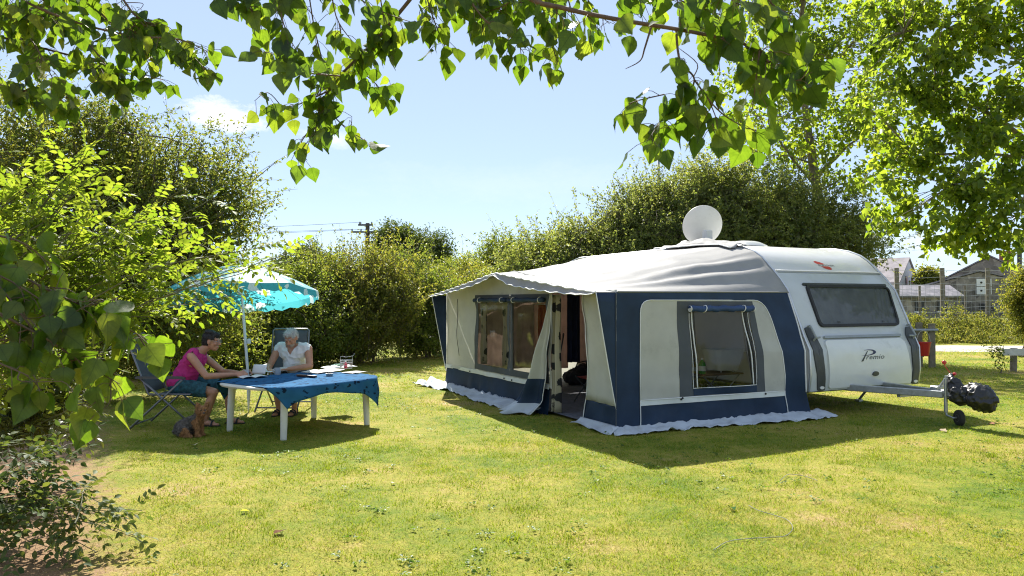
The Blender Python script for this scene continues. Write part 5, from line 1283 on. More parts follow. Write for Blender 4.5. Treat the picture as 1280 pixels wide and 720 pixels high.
# ------------------------------------------------------------------ leaves and crowns
def leaf_quads(P, D, Nn, Ln, Wd, fold=.25, droop=.15):
    D = unit(D); S = unit(np.cross(D, Nn)); U = np.cross(S, D)
    Ln = Ln[:, None]; Wd = Wd[:, None]
    base = P; tip = P + D * Ln - U * Ln * droop
    mid = P + D * Ln * .42
    lf = mid + S * Wd * .5 + U * Wd * fold; rt = mid - S * Wd * .5 + U * Wd * fold
    n = len(P); v = np.stack([base, lf, tip, rt], 1).reshape(-1, 3)
    i = np.arange(n)[:, None] * 4
    f = np.concatenate([i + [0, 2, 1], i + [0, 3, 2]], 1).reshape(-1, 3)
    return v, f
def sample_blobs(blobs, n, rng, lo=.55, hi=1.05, zmin=.05):
    B = np.array(blobs, float); w = (B[:, 3] * B[:, 4] + B[:, 3] * B[:, 5] + B[:, 4] * B[:, 5]); w /= w.sum()
    out = []; dirs = []
    k = rng.choice(len(B), n * 2, p=w); d = unit(rng.normal(size=(n * 2, 3)))
    r = lo + (hi - lo) * rng.uniform(size=n * 2) ** .55
    wob = 1 + .13 * np.sin(d[:, 0] * 5 + k) * np.sin(d[:, 2] * 6 + 2 * k) + .10 * np.sin(d[:, 1] * 11 + d[:, 2] * 9 + k)
    p = B[k, :3] + d * B[k, 3:] * (r * wob)[:, None]
    # drop points deep inside another blob
    deep = np.zeros(len(p), bool)
    for bb in B: deep |= (((p - bb[:3]) / bb[3:]) ** 2).sum(1) < .30
    ok = (p[:, 2] > zmin) & ~deep
    return p[ok][:n], d[ok][:n]
def crown_mesh(name, blobs, n_clump, per, leaf, rng, sigma=.10, spray=.3, lo=.55, hi=1.05, wratio=.55, zmin=.05, up=.35, hang=0.0, stray=.08, fill=0.0):
    C, dr = sample_blobs(blobs, n_clump, rng, lo, hi, zmin)
    n = len(C); ax = unit(dr * .9 + rng.normal(size=(n, 3)) * .55 + np.array([0, 0, up - hang]))
    ln = spray * rng.uniform(.4, 1.2, n); st = rng.uniform(size=n) < stray; ln[st] *= 2.1
    t = rng.uniform(size=(n, per)); P = C[:, None] + ax[:, None] * (ln[:, None] * t)[..., None] + rng.normal(size=(n, per, 3)) * (sigma * (1 - .55 * t) * np.where(st, .30, 1)[:, None])[..., None]
    D = ax[:, None] * .6 + rng.normal(size=(n, per, 3)) * .75 + np.array([0, 0, -.15 - hang])
    Nn = rng.normal(size=(n, per, 3)) * .65 + np.array([0, 0, .9]) + dr[:, None] * .35
    P, D, Nn = (a.reshape(-1, 3) for a in (P, D, Nn)); k = P[:, 2] > zmin * .6
    P, D, Nn = P[k], D[k], Nn[k]
    L_ = leaf * rng.uniform(.6, 1.25, len(P))
    if fill:
        # leaves deeper in the crown, larger clusters
        Bq = np.array(blobs, float); wq = Bq[:, 3] * Bq[:, 5]; nf_ = int(n_clump * fill); k_ = rng.choice(len(Bq), nf_, p=wq / wq.sum()); d_ = unit(rng.normal(size=(nf_, 3)))
        p_ = Bq[k_, :3] + d_ * Bq[k_, 3:] * (rng.uniform(size=nf_) ** .45 * .80)[:, None]; p_ = p_[p_[:, 2] > zmin]
        P = np.concatenate([P, p_]); D = np.concatenate([D, rng.normal(size=p_.shape)]); Nn = np.concatenate([Nn, rng.normal(size=p_.shape) + np.array([0, 0, .4])]); L_ = np.concatenate([L_, leaf * rng.uniform(1.6, 2.8, len(p_))])
    v, f = leaf_quads(P, D, Nn, L_, L_ * wratio)
    ln = np.where(st, -ln, ln); return fast_mesh(name, v, f), C, ax, ln
r_ = np.random.RandomState(15); n = 900; y = r_.uniform(4.3, 14, n); x = r_.uniform(-1, 1, n) * (.7 * y + .5); cl = np.sin(x * 1.7 + 2) * np.sin(y * 1.3 + 1) + r_.normal(size=n) * .5; ok = (cl > .15) & ~in_awning(x, y) & ((.20 - .56 * y - x) < -.1); x, y = x[ok], y[ok]; n = len(x); k = 9
a = r_.uniform(0, 6.28, (n, k)); rad = r_.uniform(.0, .05, (n, k)); P = np.stack([x[:, None] + np.cos(a) * rad, y[:, None] + np.sin(a) * rad, np.full((n, k), .012) + r_.uniform(0, .018, (n, k))], -1).reshape(-1, 3)
D = np.stack([np.cos(a), np.sin(a), r_.uniform(.0, .5, (n, k))], -1).reshape(-1, 3); Nn = r_.normal(size=P.shape) * .3 + np.array([0, 0, 1.]); ll = r_.uniform(.016, .038, len(P)); v, f = leaf_quads(P, D, Nn, ll, ll * .75)
tag(link('lawn_weeds', fast_mesh('lawn_weeds', v, f), leaf_mat('clover_leaves', (.06, .13, .02), (.11, .18, .03), (.14, .28, .015), (.26, .38, .03), .4, .5, .3)), 'clover and small weeds in the lawn', 'weeds', kind='stuff')
M_bark = mat('bark', (.12, .095, .07), .9, var=.35, scale=9, bump=.8, bscale=18)
M_barkl = mat('pale_bark', (.20, .17, .13), .9, var=.3, scale=9, bump=.7, bscale=16)
def trunk_mesh(mb, base, top, r0, r1, rng, n=8, wob=.06, seg=9):
    pts = []; rad = []
    for i in range(n + 1):
        t = i / n; p = Vector(base).lerp(Vector(top), t)
        if 0 < i: p += Vector((rng.normal() * wob, rng.normal() * wob, 0))
        pts.append(p); rad.append(lerp(r0, r1, t) * (1.25 if i == 0 else 1))
    mb.tube(pts, rad, seg); return pts
def limb(mb, a, b, r0, r1, rng, bend=.15, seg=6, n=6):
    a = Vector(a); b = Vector(b); m_ = (b - a).length * bend; c = a.lerp(b, .5) + Vector((rng.normal() * m_, rng.normal() * m_, abs(rng.normal()) * m_))
    pts = [(a * (1 - t) ** 2 + c * 2 * t * (1 - t) + b * t * t) for t in [i / n for i in range(n + 1)]]
    pts = [p + Vector((rng.normal(), rng.normal(), rng.normal())) * m_ * .12 if 0 < i < n else p for i, p in enumerate(pts)]
    mb.tube(pts, [lerp(r0, r1, i / n) for i in range(n + 1)], seg, False); return pts
def plant(name, base, blobs, m, n_clump, per, leaf, seed, label, cat, stems=1, r0=.08, nlimb=40, group=None, bark=None, trunk_top=None, dens=1.35, fill=2.4, nsub=8, **kw):
    """a tree or shrub: blobs in world coordinates; trunk with limbs reaching into the crown"""
    r = np.random.RandomState(seed); o = empty(name, base)
    B = [(b_[0] - base[0], b_[1] - base[1], b_[2] - base[2], *b_[3:]) for b_ in blobs]
    BB = []
    for b_ in B:
        BB.append((b_[0], b_[1], b_[2], b_[3] * .80, b_[4] * .80, b_[5] * .80))
        for _ in range(nsub):
            d_ = unit(r.normal(size=3)); q_ = r.uniform(.25, .58); BB.append((b_[0] + d_[0] * b_[3] * .80, b_[1] + d_[1] * b_[4] * .80, b_[2] + d_[2] * b_[5] * .80, b_[3] * q_, b_[4] * q_, min(b_[3], b_[5]) * q_))
    B0, B = B, BB
    me, C, ax, ln = crown_mesh('crown', B, int(n_clump * dens), per, leaf * 1.1, r, fill=fill, **kw)
    link('crown', me, m, o)
    mb = MB(); tops = []
    B = B0; zc = np.mean([b_[2] for b_ in B])
    for s in range(stems):
        ang = r.uniform(0, 6.28); off = (0, 0, 0) if stems == 1 else (math.cos(ang) * .25, math.sin(ang) * .25, 0)
        bl = B[r.randint(len(B))]
        tp = trunk_top if trunk_top else ((bl[0], bl[1], bl[2] + bl[5] * .3) if stems > 1 else (np.mean([q[0] for q in B]) * .6, np.mean([q[1] for q in B]) * .6, zc))
        tops.append(trunk_mesh(mb, (off[0], off[1], -.05), tp, r0, r0 * .35, r, wob=.05 if stems == 1 else .08))
    for i in np.where(ln < 0)[0]:
        c0 = Vector(C[i]); a0 = Vector(ax[i]) * float(-ln[i]); mb.tube([c0 - a0 * .5, c0 + a0 * .35 + Vector(r.normal(size=3)) * .02, c0 + a0], [.006, .004, .002], 3, False)
    ln = np.abs(ln)
    idx = r.choice(len(C), min(nlimb, len(C)), replace=False)
    for i in idx:
        tr = tops[r.randint(len(tops))]; c = Vector(C[i] + ax[i] * ln[i] * .6)
        cand = sorted(tr[2:], key=lambda p: (p - c).length)[:3]; a = cand[r.randint(len(cand))]
        limb(mb, a, c, r0 * .28, r0 * .05, r)
    mb.build('trunk' if stems == 1 else 'stems', bark or M_bark, o, smooth=True)
    return tag(o, label, cat, group)

ML_haw = leaf_mat('hawthorn_leaves', (.05, .082, .022), (.115, .145, .04), (.19, .29, .03), (.42, .43, .06), .48, .5, .28)
ML_hedge = leaf_mat('hedge_leaves', (.052, .095, .022), (.12, .16, .04), (.22, .34, .03), (.44, .48, .06), .48, .5, .28)
ML_yel = leaf_mat('yellow_green_hedge_leaves', (.06, .10, .02), (.16, .165, .038), (.26, .34, .03), (.54, .50, .07), .45, .5, .26)
ML_far = leaf_mat('far_tree_leaves', (.040, .07, .026), (.075, .11, .036), (.10, .16, .03), (.20, .25, .04), .36, .6, .2)
ML_bush = leaf_mat('bush_leaves', (.072, .112, .040), (.17, .20, .075), (.25, .35, .05), (.50, .53, .11), .48, .48, .3)
ML_pop = leaf_mat('poplar_leaves', (.055, .10, .016), (.11, .155, .024), (.28, .46, .02), (.54, .66, .05), .52, .42, .35)
ML_weed = leaf_mat('weed_leaves', (.08, .12, .02), (.19, .19, .045), (.22, .28, .03), (.45, .42, .08), .42, .6, .2)

def B_(u, v, Y, ru, rv, ry=None):
    """blob seen round (u, v) at Y metres with half-sizes in photo units"""
    p = at(u, v, Y); k = Y / FPX
    return (p.x, p.y, p.z, ru * k, (ry if ry else ru * k * .8), rv * k)

# -- hawthorn tree at the left
plant('hawthorn_tree', (-7.2, 13.2, 0), [B_(120, 300, 13, 150, 120), B_(210, 250, 13, 85, 90), B_(255, 290, 13, 70, 85), B_(100, 215, 13, 95, 70), B_(30, 260, 13, 110, 120), B_(150, 380, 12.8, 130, 75), B_(60, 390, 12.4, 110, 90), B_(235, 385, 13.2, 60, 60), B_(150, 190, 13, 55, 45)],
      ML_haw, 2900, 26, .062, 21, 'tall dark green hawthorn with small leaves behind the parasol and the woman', 'tree', stems=3, r0=.11, nlimb=120, sigma=.10, spray=.48, stray=.24, hi=1.12, dens=1.2, fill=1.8, nsub=9)
# -- hedge shrubs
HG = 'shrubs of the hedge behind the table'
plant('hedge_shrub', (-7.4, 17.2, 0), [B_(215, 400, 17, 75, 75), B_(275, 395, 17.4, 60, 70), B_(245, 430, 16.6, 80, 45), B_(160, 420, 16.5, 70, 60)], ML_haw, 1300, 26, .072, 22, 'darkest low shrub of the hedge, right behind the parasol pole', 'shrub', stems=4, r0=.05, group=HG, sigma=.12, spray=.35)
plant('hedge_shrub', (-5.8, 19.4, 0), [B_(350, 396, 19, 56, 56), B_(320, 420, 18.6, 60, 45), B_(385, 385, 19.6, 44, 52), B_(370, 425, 18.6, 55, 40)], ML_hedge, 1300, 26, .072, 23, 'green hedge shrub behind the seated man and his chair', 'shrub', stems=5, r0=.045, group=HG, sigma=.11, spray=.5, stray=.32, up=.6, fill=1.6)
plant('hedge_shrub', (-4.1, 20.8, 0), [B_(430, 382, 20.6, 52, 50), B_(460, 364, 21, 40, 44), B_(440, 415, 20, 55, 40), B_(410, 356, 21, 28, 26), B_(480, 402, 20.4, 45, 45)], ML_yel, 1350, 26, .072, 24, 'yellow-green hedge shrub with tall upright shoots below the utility pole', 'shrub', stems=6, r0=.04, group=HG, sigma=.10, spray=.62, up=1.1, stray=.42, fill=1.6)
plant('hedge_shrub', (-2.7, 22.6, 0), [B_(515, 385, 22.4, 42, 55), B_(545, 400, 22.6, 30, 45), B_(500, 355, 22.8, 32, 35), B_(530, 425, 22, 40, 25)], ML_hedge, 1000, 26, .074, 25, 'hedge shrub nearest the awning with bare stems at its foot', 'shrub', stems=7, r0=.035, group=HG, sigma=.11, spray=.55, up=.8, stray=.34, fill=1.4)
plant('hedge_shrub', (-.9, 25.5, 0), [B_(570, 400, 25, 45, 50), B_(620, 390, 25.5, 50, 55), B_(590, 360, 26, 40, 30)], ML_yel, 800, 26, .075, 26, 'shrub of the hedge showing just over the far end of the awning', 'shrub', stems=4, r0=.04, group=HG, sigma=.13, spray=.45, up=.6)
# -- trees far behind the hedge
FG = 'dark trees beyond the hedge'
plant('round_tree', (-5.6, 46, 0), [B_(500, 318, 46, 33, 36), B_(490, 298, 46, 26, 18), B_(520, 335, 46, 34, 40), B_(535, 318, 46.5, 27, 24), B_(545, 350, 46, 26, 30)], ML_far, 900, 26, .14, 31, 'dark round-topped tree right of the utility pole', 'tree', r0=.25, nlimb=25, group=FG, sigma=.26, spray=.5, stray=.04)
plant('round_tree', (-12.8, 46, 0), [B_(378, 340, 46, 30, 28), B_(360, 345, 46, 24, 24), B_(400, 345, 46, 25, 24)], ML_far, 450, 26, .14, 32, 'low dark tree peeping over the hedge right of the parasol', 'tree', r0=.22, nlimb=15, group=FG, sigma=.26, spray=.5, stray=.04)
plant('slender_tree', (-.2, 34, 0), [B_(632, 315, 34, 24, 30), B_(645, 330, 34, 26, 26), B_(618, 335, 34, 22, 22), B_(600, 350, 34, 30, 20), B_(660, 330, 34, 30, 26), B_(630, 360, 34, 40, 30)], ML_hedge, 700, 26, .095, 33, 'small loose tree showing over the middle of the awning', 'tree', r0=.12, nlimb=25, sigma=.2, spray=.6, stray=.15)
plant('slender_tree', (-3.1, 38, 0), [B_(575, 345, 38, 26, 20), B_(560, 352, 38, 20, 16)], ML_hedge, 300, 26, .10, 34, 'low pale tree in the gap between hedge and awning', 'tree', r0=.1, nlimb=10, sigma=.2, spray=.55, stray=.12)
# -- bushes behind the caravan
BG = 'big bushes behind the caravan'
plant('large_bush', (2.3, 21.5, 0), [B_(712, 326, 21.5, 50, 34), B_(748, 312, 21.8, 46, 36), B_(705, 352, 21, 70, 32), B_(785, 298, 21.5, 44, 44), B_(668, 342, 21.5, 36, 24), B_(765, 330, 21.2, 60, 40)], ML_bush, 1700, 26, .080, 41, 'left and lowest of the big bushes behind the caravan', 'bush', stems=6, r0=.07, group=BG, sigma=.11, spray=.6, stray=.32, hi=1.12, dens=1.2, fill=1.9, nsub=10)
plant('large_bush', (5.6, 22, 0), [B_(855, 280, 22, 62, 56), B_(822, 276, 22, 46, 38), B_(884, 262, 22, 54, 50), B_(860, 330, 21.4, 90, 50)], ML_bush, 1900, 26, .080, 42, 'tall bush right behind the satellite dish', 'bush', stems=6, r0=.08, group=BG, sigma=.11, spray=.6, stray=.32, hi=1.12, dens=1.2, fill=1.9, nsub=10)
plant('large_bush', (9.0, 22.4, 0), [B_(960, 285, 22.4, 70, 52), B_(1010, 290, 22.4, 58, 52), B_(1050, 302, 22.4, 38, 45), B_(985, 262, 22.6, 56, 32), B_(920, 310, 22, 70, 60), B_(1040, 320, 22, 50, 40)], ML_bush, 2000, 26, .080, 43, 'rightmost and darkest of the big bushes behind the caravan', 'bush', stems=6, r0=.08, group=BG, sigma=.11, spray=.6, stray=.32, hi=1.12, dens=1.2, fill=1.9, nsub=10)
# -- bush at the right edge of the view
plant('roadside_bush', (15.4, 22.5, 0), [B_(1302, 375, 22, 34, 42), B_(1290, 395, 22, 26, 26), B_(1320, 350, 22, 40, 46)], ML_yel, 700, 26, .06, 44, 'yellow-green bush at the right edge before the stone barn', 'bush', stems=5, r0=.04, sigma=.10, spray=.3, stray=.12)

# -- poplars at the right
def poplar(name, base, trunk_pts, trunk_r, limbs, blobs, n_clump, per, leaf, seed, label, **kw):
    r = np.random.RandomState(seed); o = empty(name, base); bv = Vector(base)
    B = [(b_[0] - base[0], b_[1] - base[1], b_[2] - base[2], *b_[3:]) for b_ in blobs]
    me, C, ax, ln = crown_mesh('crown', B, n_clump, per, leaf, r, wratio=.85, hang=.5, lo=.25, **kw); link('crown', me, ML_pop, o)
    ln = np.abs(ln); mb = MB(); tp = [Vector(p) - bv for p in trunk_pts]
    fine = []; fr = []
    for i in range(len(tp) - 1):
        for j in range(4):
            t = j / 4; fine.append(tp[i].lerp(tp[i + 1], t) + Vector((r.normal(), r.normal(), 0)) * .02); fr.append(lerp(trunk_r[i], trunk_r[i + 1], t))
    fine.append(tp[-1]); fr.append(trunk_r[-1]); mb.tube(fine, fr, 10)
    nodes = [(p, q) for p, q in zip(fine, fr) if p.z > 2.2]
    for (a, b_, r0) in limbs:
        pts = limb(mb, Vector(a) - bv, Vector(b_) - bv, r0, r0 * .25, r, .10, 7, 8); nodes += [(p, r0 * .5) for p in pts[2:]]
    for i in range(0, len(C), 2):
        c = Vector(C[i]); best = min(nodes, key=lambda q: (q[0] - c).length_squared * (1 + .6 * ((q[0].z > c.z + .3))))
        limb(mb, best[0], c + Vector(ax[i]) * float(ln[i]), min(best[1] * .3, .035), .005, r, .10, 4, 4)
    mb.build('trunk', M_barkl, o, smooth=True)
    return tag(o, label, 'tree')
T = lambda u, v, Y: tuple(at(u, v, Y))
poplar('poplar_tree', (9.75, 23.6, 0), [(9.75, 23.6, 0), T(1022, 235, 23.6), T(1008, 150, 23.6), T(1000, 60, 23.6), T(1010, -60, 23.6)], [.22, .15, .11, .08, .05],
       [(T(1018, 230, 23.6), T(960, 150, 22.5), .06), (T(1020, 225, 23.6), T(1085, 165, 23), .07), (T(1008, 150, 23.6), T(1060, 60, 23), .06), (T(1005, 130, 23.6), T(940, 60, 23), .05), (T(1002, 100, 23.6), T(1090, 20, 24), .05), (T(1022, 240, 23.6), T(1070, 215, 22.8), .045), (T(1020, 210, 23.6), T(950, 200, 22.8), .04)],
       [B_(1000, 130, 23.4, 85, 70), B_(1060, 90, 23.2, 70, 80), B_(960, 60, 23.4, 60, 60), B_(1030, 20, 23.4, 95, 60), B_(1075, 190, 23, 45, 60), B_(965, 165, 23, 45, 45), B_(1020, -60, 23.4, 110, 70)],
       600, 24, .145, 51, 'poplar with its trunk rising from the bush behind the caravan', sigma=.20, spray=.5)
poplar('poplar_tree', (11.8, 14.2, 0), [(11.8, 14.2, 0), (11.6, 14.0, 3.0), (11.3, 13.8, 6.0), (11.0, 13.6, 9)], [.24, .18, .13, .06],
       [((11.6, 14, 3.2), T(1170, 112, 12.6), .07), ((11.5, 13.9, 4.4), T(1130, 40, 12.6), .07), ((11.6, 14, 2.9), T(1190, 230, 12.4), .05), ((11.4, 13.8, 5.4), T(1200, -40, 12.4), .06), ((11.6, 14, 3.1), T(1140, 190, 12.8), .05), ((11.6, 14, 2.8), T(1270, 270, 12), .04)],
       [B_(1165, 70, 12.6, 65, 70), B_(1230, 90, 12.4, 75, 80), B_(1150, 160, 12.8, 55, 55), B_(1210, 190, 12.2, 60, 60), B_(1125, 225, 12.8, 32, 45), B_(1115, 265, 12.8, 22, 32), B_(1250, 255, 12, 55, 38), B_(1290, 160, 12.4, 70, 90), B_(1220, -10, 12.4, 110, 60), B_(1185, 285, 12.2, 34, 22), B_(1275, 295, 12, 40, 16), B_(1120, 120, 12.8, 45, 40)],
       500, 25, .126, 52, 'large leafy poplar hanging into the upper right over the caravan', sigma=.105, spray=.34)

# -- small sapling by the low rail
plant('sapling', tuple(at(1249, 467, 17.4).to_2d()) + (0,), [B_(1246, 445, 17.4, 8, 12), B_(1256, 452, 17.4, 6, 8), B_(1240, 436, 17.4, 5, 7)], ML_hedge, 26, 8, .06, 61, 'thin dark sapling beside the low white rail', 'sapling', r0=.018, nlimb=14, sigma=.05, spray=.15, bark=M_bark, dens=1, fill=0, nsub=0)

# -- weeds along the fence
r_ = np.random.RandomState(71); n = 5200
x = r_.uniform(12, 40, n); y = r_.uniform(29.2, 34.5, n); h = (.12 + .38 * r_.uniform(size=n) ** 1.5) * (1 + .4 * np.sin(x * 1.9 + np.sin(y * 2)))
per = 14; t = r_.uniform(size=(n, per)); zb = np.array([gz(a, b_) for a, b_ in zip(x, y)])
P = np.stack([x[:, None] + r_.normal(size=(n, per)) * .09, y[:, None] + r_.normal(size=(n, per)) * .09, zb[:, None] + h[:, None] * t], -1).reshape(-1, 3)
D = r_.normal(size=P.shape) * .6 + np.array([0, 0, .6]); Nn = r_.normal(size=P.shape) + np.array([0, 0, .5]); ll = r_.uniform(.06, .17, len(P))
v, f = leaf_quads(P, D, Nn, ll, ll * .4); tag(link('weeds', fast_mesh('weeds', v, f), ML_weed), 'tall sunlit weeds along the wire fence', 'weeds', kind='stuff')
for (u, v_, Y, w, h_, sd, lb) in ((1195, 396, 31, 12, 16, 72, 'tall flowering weed clump between the two thick fence posts'), (1152, 402, 31.5, 9, 10, 73, 'weed clump at the fence just right of the caravan')):
    bs = at(u, 377, Y); plant('weed_clump', (bs.x, bs.y, gz(bs.x, bs.y)), [B_(u, v_, Y, w, h_), B_(u - 8, v_ + 8, Y, w, h_ * .6)], ML_yel, 46, 20, .075, sd, lb, 'weeds', stems=8, r0=.014, nlimb=20, sigma=.10, spray=.35, up=1.2, stray=.2, dens=1, fill=0, nsub=0)
# ================================================================== NEAR FOLIAGE
TX = np.array([0, .09, .22, .40, .60, .80, 1.0]); TW = np.array([.10, .37, .47, .43, .30, .14, 0.0])
def deltoid(P, D, Nn, Ln, rng, curl=.30, wid=1.0, fold=.26):
    """poplar leaves: P base, D direction of the midrib"""
    D = unit(D); S = unit(np.cross(D, Nn)); U = np.cross(S, D); n = len(P)
    cu = curl * rng.uniform(-.4, 1.4, n); fo = fold * rng.uniform(-.3, 1.6, n); tw = rng.normal(size=n) * .25
    vs = []
    for x, w in zip(TX, TW):
        c = P + D * (Ln * x)[:, None] - U * (Ln * cu * x * x)[:, None]
        xl = x - (.10 if x == 0 else 0)
        for sg in (-1, 0, 1):
            ed = P + D * (Ln * (x - .05 * (x == 0)))[:, None] - U * (Ln * cu * x * x)[:, None] if sg else c
            up = Ln * w * wid * (fo + .10 * np.sin(x * 9 + tw * 20)) + Ln * w * x * tw * sg * .8
            vs.append(ed + S * (sg * Ln * w * wid)[:, None] + U * (np.abs(sg) * up)[:, None])
    V = np.stack(vs, 1)                                     # n, 21, 3
    q = []
    for k in range(6):
        a = k * 3; b = a + 3
        q += [[a + 1, b + 1, b, a], [a + 2, b + 2, b + 1, a + 1]]
    F = (np.arange(n)[:, None, None] * 21 + np.array(q)[None]).reshape(-1, 4)
    return V.reshape(-1, 3), F
ML_near = None
def near_leaf_mat():
    m, nt, out = nodes_of('near_poplar_leaves')
    g = nt.nodes.new('ShaderNodeNewGeometry'); tc = nt.nodes.new('ShaderNodeTexCoord')
    r = ramp(nt, [(0, (.022, .050, .012)), (.6, (.042, .080, .016)), (1, (.075, .105, .02))]); L(nt, g.outputs['Random Per Island'], r.inputs['Fac'])
    r2 = ramp(nt, [(0, (.14, .27, .012)), (.7, (.28, .44, .02)), (1, (.44, .54, .035))]); L(nt, g.outputs['Random Per Island'], r2.inputs['Fac'])
    n = nt.nodes.new('ShaderNodeTexNoise'); n.inputs['Scale'].default_value = 45; n.inputs['Detail'].default_value = 5; L(nt, tc.outputs['Object'], n.inputs['Vector'])
    rr = ramp(nt, [(.3, (.72, .75, .7)), (.7, (1.2, 1.15, 1.1))]); L(nt, n.outputs['Fac'], rr.inputs['Fac'])
    at_ = nt.nodes.new('ShaderNodeAttribute'); at_.attribute_name = 'leaf_place'; sp_ = nt.nodes.new('ShaderNodeSeparateXYZ'); L(nt, at_.outputs['Vector'], sp_.inputs[0])
    def mth(op, a, b_=None, c=None):
        n_ = nt.nodes.new('ShaderNodeMath'); n_.operation = op
        for i_, q_ in enumerate((a, b_, c)):
            if q_ is None: continue
            if isinstance(q_, (int, float)): n_.inputs[i_].default_value = q_
            else: L(nt, q_, n_.inputs[i_])
        return n_.outputs[0]
    ay = mth('ABSOLUTE', sp_.outputs['Y']); fr_ = mth('FRACT', mth('MULTIPLY', mth('MULTIPLY_ADD', ay, -.85, sp_.outputs['X']), 7.0)); tri = mth('ABSOLUTE', mth('SUBTRACT', fr_, .5))
    vein = mth('MAXIMUM', mth('LESS_THAN', ay, .016), mth('MULTIPLY', mth('LESS_THAN', tri, .06), .6))
    def mul(a):
        x = nt.nodes.new('ShaderNodeMix'); x.data_type = 'RGBA'; x.blend_type = 'MULTIPLY'; x.inputs['Factor'].default_value = 1
        L(nt, a, x.inputs['A']); L(nt, rr.outputs[0], x.inputs['B'])
        y = nt.nodes.new('ShaderNodeMix'); y.data_type = 'RGBA'; y.blend_type = 'MULTIPLY'; L(nt, mth('MULTIPLY', vein, .75), y.inputs['Factor']); L(nt, x.outputs['Result'], y.inputs['A']); y.inputs['B'].default_value = (.55, .60, .5, 1); return y.outputs['Result']
    b = nt.nodes.new('ShaderNodeBsdfPrincipled'); L(nt, mul(r.outputs[0]), b.inputs['Base Color']); b.inputs['Roughness'].default_value = .42; b.inputs['Specular IOR Level'].default_value = .5
    bp = nt.nodes.new('ShaderNodeBump'); bp.inputs['Strength'].default_value = .35; bp.inputs['Distance'].default_value = .004; L(nt, n.outputs['Fac'], bp.inputs['Height']); L(nt, bp.outputs[0], b.inputs['Normal'])
    t = nt.nodes.new('ShaderNodeBsdfTranslucent'); L(nt, mul(r2.outputs[0]), t.inputs['Color'])
    mx = nt.nodes.new('ShaderNodeMixShader'); mx.inputs[0].default_value = .5; L(nt, b.outputs[0], mx.inputs[1]); L(nt, t.outputs[0], mx.inputs[2]); L(nt, mx.outputs[0], out.inputs[0])
    return m
ML_near = near_leaf_mat()
r_ = np.random.RandomState(81)
NB = Vector((-4.4, .7, 0))
npop = empty('poplar_tree', NB); tag(npop, 'near poplar whose big heart-shaped leaves hang into the top and left of the view', 'tree')
twigs = MB(); LP = []; LD = []; LN = []; LL = []; PET = []
def smooth_path(pts, n):
    pts = [Vector(p) for p in pts]; out = []
    for i in range(len(pts) - 1):
        p0 = pts[max(i - 1, 0)]; p1 = pts[i]; p2 = pts[i + 1]; p3 = pts[min(i + 2, len(pts) - 1)]
        for j in range(n):
            t = j / n; out.append(.5 * ((2 * p1) + (p2 - p0) * t + (2 * p0 - 5 * p1 + 4 * p2 - p3) * t * t + (3 * p1 - p0 - 3 * p2 + p3) * t ** 3))
    out.append(pts[-1]); return out
def twig(pix, Y, r0, size, dens=1.0, sub=0.0, bare=0.0, jit=.05, leafy=True, r1=None):
    """a leafy twig through photo positions, roughly Y metres ahead"""
    Ys = Y if isinstance(Y, (list, tuple)) else [Y] * len(pix)
    pts = [at(u, v, y + r_.normal() * jit) - NB for (u, v), y in zip(pix, Ys)]
    path = smooth_path(pts, 6); n = len(path)
    twigs.tube(path, [lerp(r0, r1 if r1 else max(r0 * .25, .0012), i / (n - 1)) for i in range(n)], 6, False)
    if not leafy: return path
    ln = sum((path[i + 1] - path[i]).length for i in range(n - 1)); cnt = max(3, int(ln / .019 * dens))
    for k in range(cnt):
        t = bare + (1 - bare) * (k + r_.uniform(-.3, .3)) / cnt; t = min(max(t, 0), .999); f = t * (n - 1); i = int(f); p = path[i].lerp(path[i + 1], f - i); d = (path[min(i + 1, n - 1)] - path[i]).normalized()
        side_ = d.cross(Vector((0, 0, 1))).normalized() * (1 if k % 2 else -1)
        pd = (d * .6 + side_ * r_.uniform(.3, 1) + Vector(r_.normal(size=3)) * .45 + Vector((0, 0, -.15))).normalized()
        pl = size * r_.uniform(.5, 1.0); e = p + pd * pl + Vector((0, 0, -pl * .25))
        LP.append(e); LL.append(size * r_.uniform(.62, 1.18)); PET.append((p, e))
        dd = pd * .35 + Vector((0, 0, -.95)) + Vector(r_.normal(size=3)) * .38
        LD.append(dd); LN.append(Vector((r_.normal(), r_.normal() - .35, r_.normal() * .5 + .35)))
    if sub:
        m_ = int(ln / .15 * sub)
        for k in range(m_):
            t = bare + (1 - bare) * r_.uniform(.05, .95); i = int(t * (n - 1)); p = path[i]; d = (path[min(i + 1, n - 1)] - path[max(i - 1, 0)]).normalized()
            q = p + (d * .5 + Vector(r_.normal(size=3)) * .6 + Vector((0, 0, -.25))).normalized() * r_.uniform(.05, .15)
            path2 = smooth_path([p, p.lerp(q, .5) + Vector(r_.normal(size=3)) * .02, q], 4)
            twigs.tube(path2, [lerp(.0022, .001, j / 8) for j in range(len(path2))], 5, False)
            for j in range(int(6 * dens)):
                f = r_.uniform(.15, 1); pp = p.lerp(q, f); pd = (Vector(r_.normal(size=3)) * .8 + Vector((0, 0, -.2))).normalized(); pl = size * r_.uniform(.4, .9); e = pp + pd * pl
                LP.append(e); LL.append(size * r_.uniform(.6, 1.1)); PET.append((pp, e)); LD.append(pd * .35 + Vector((0, 0, -.95)) + Vector(r_.normal(size=3)) * .38); LN.append(Vector((r_.normal(), r_.normal() - .35, r_.normal() * .5 + .35)))
    return path
s1 = .074
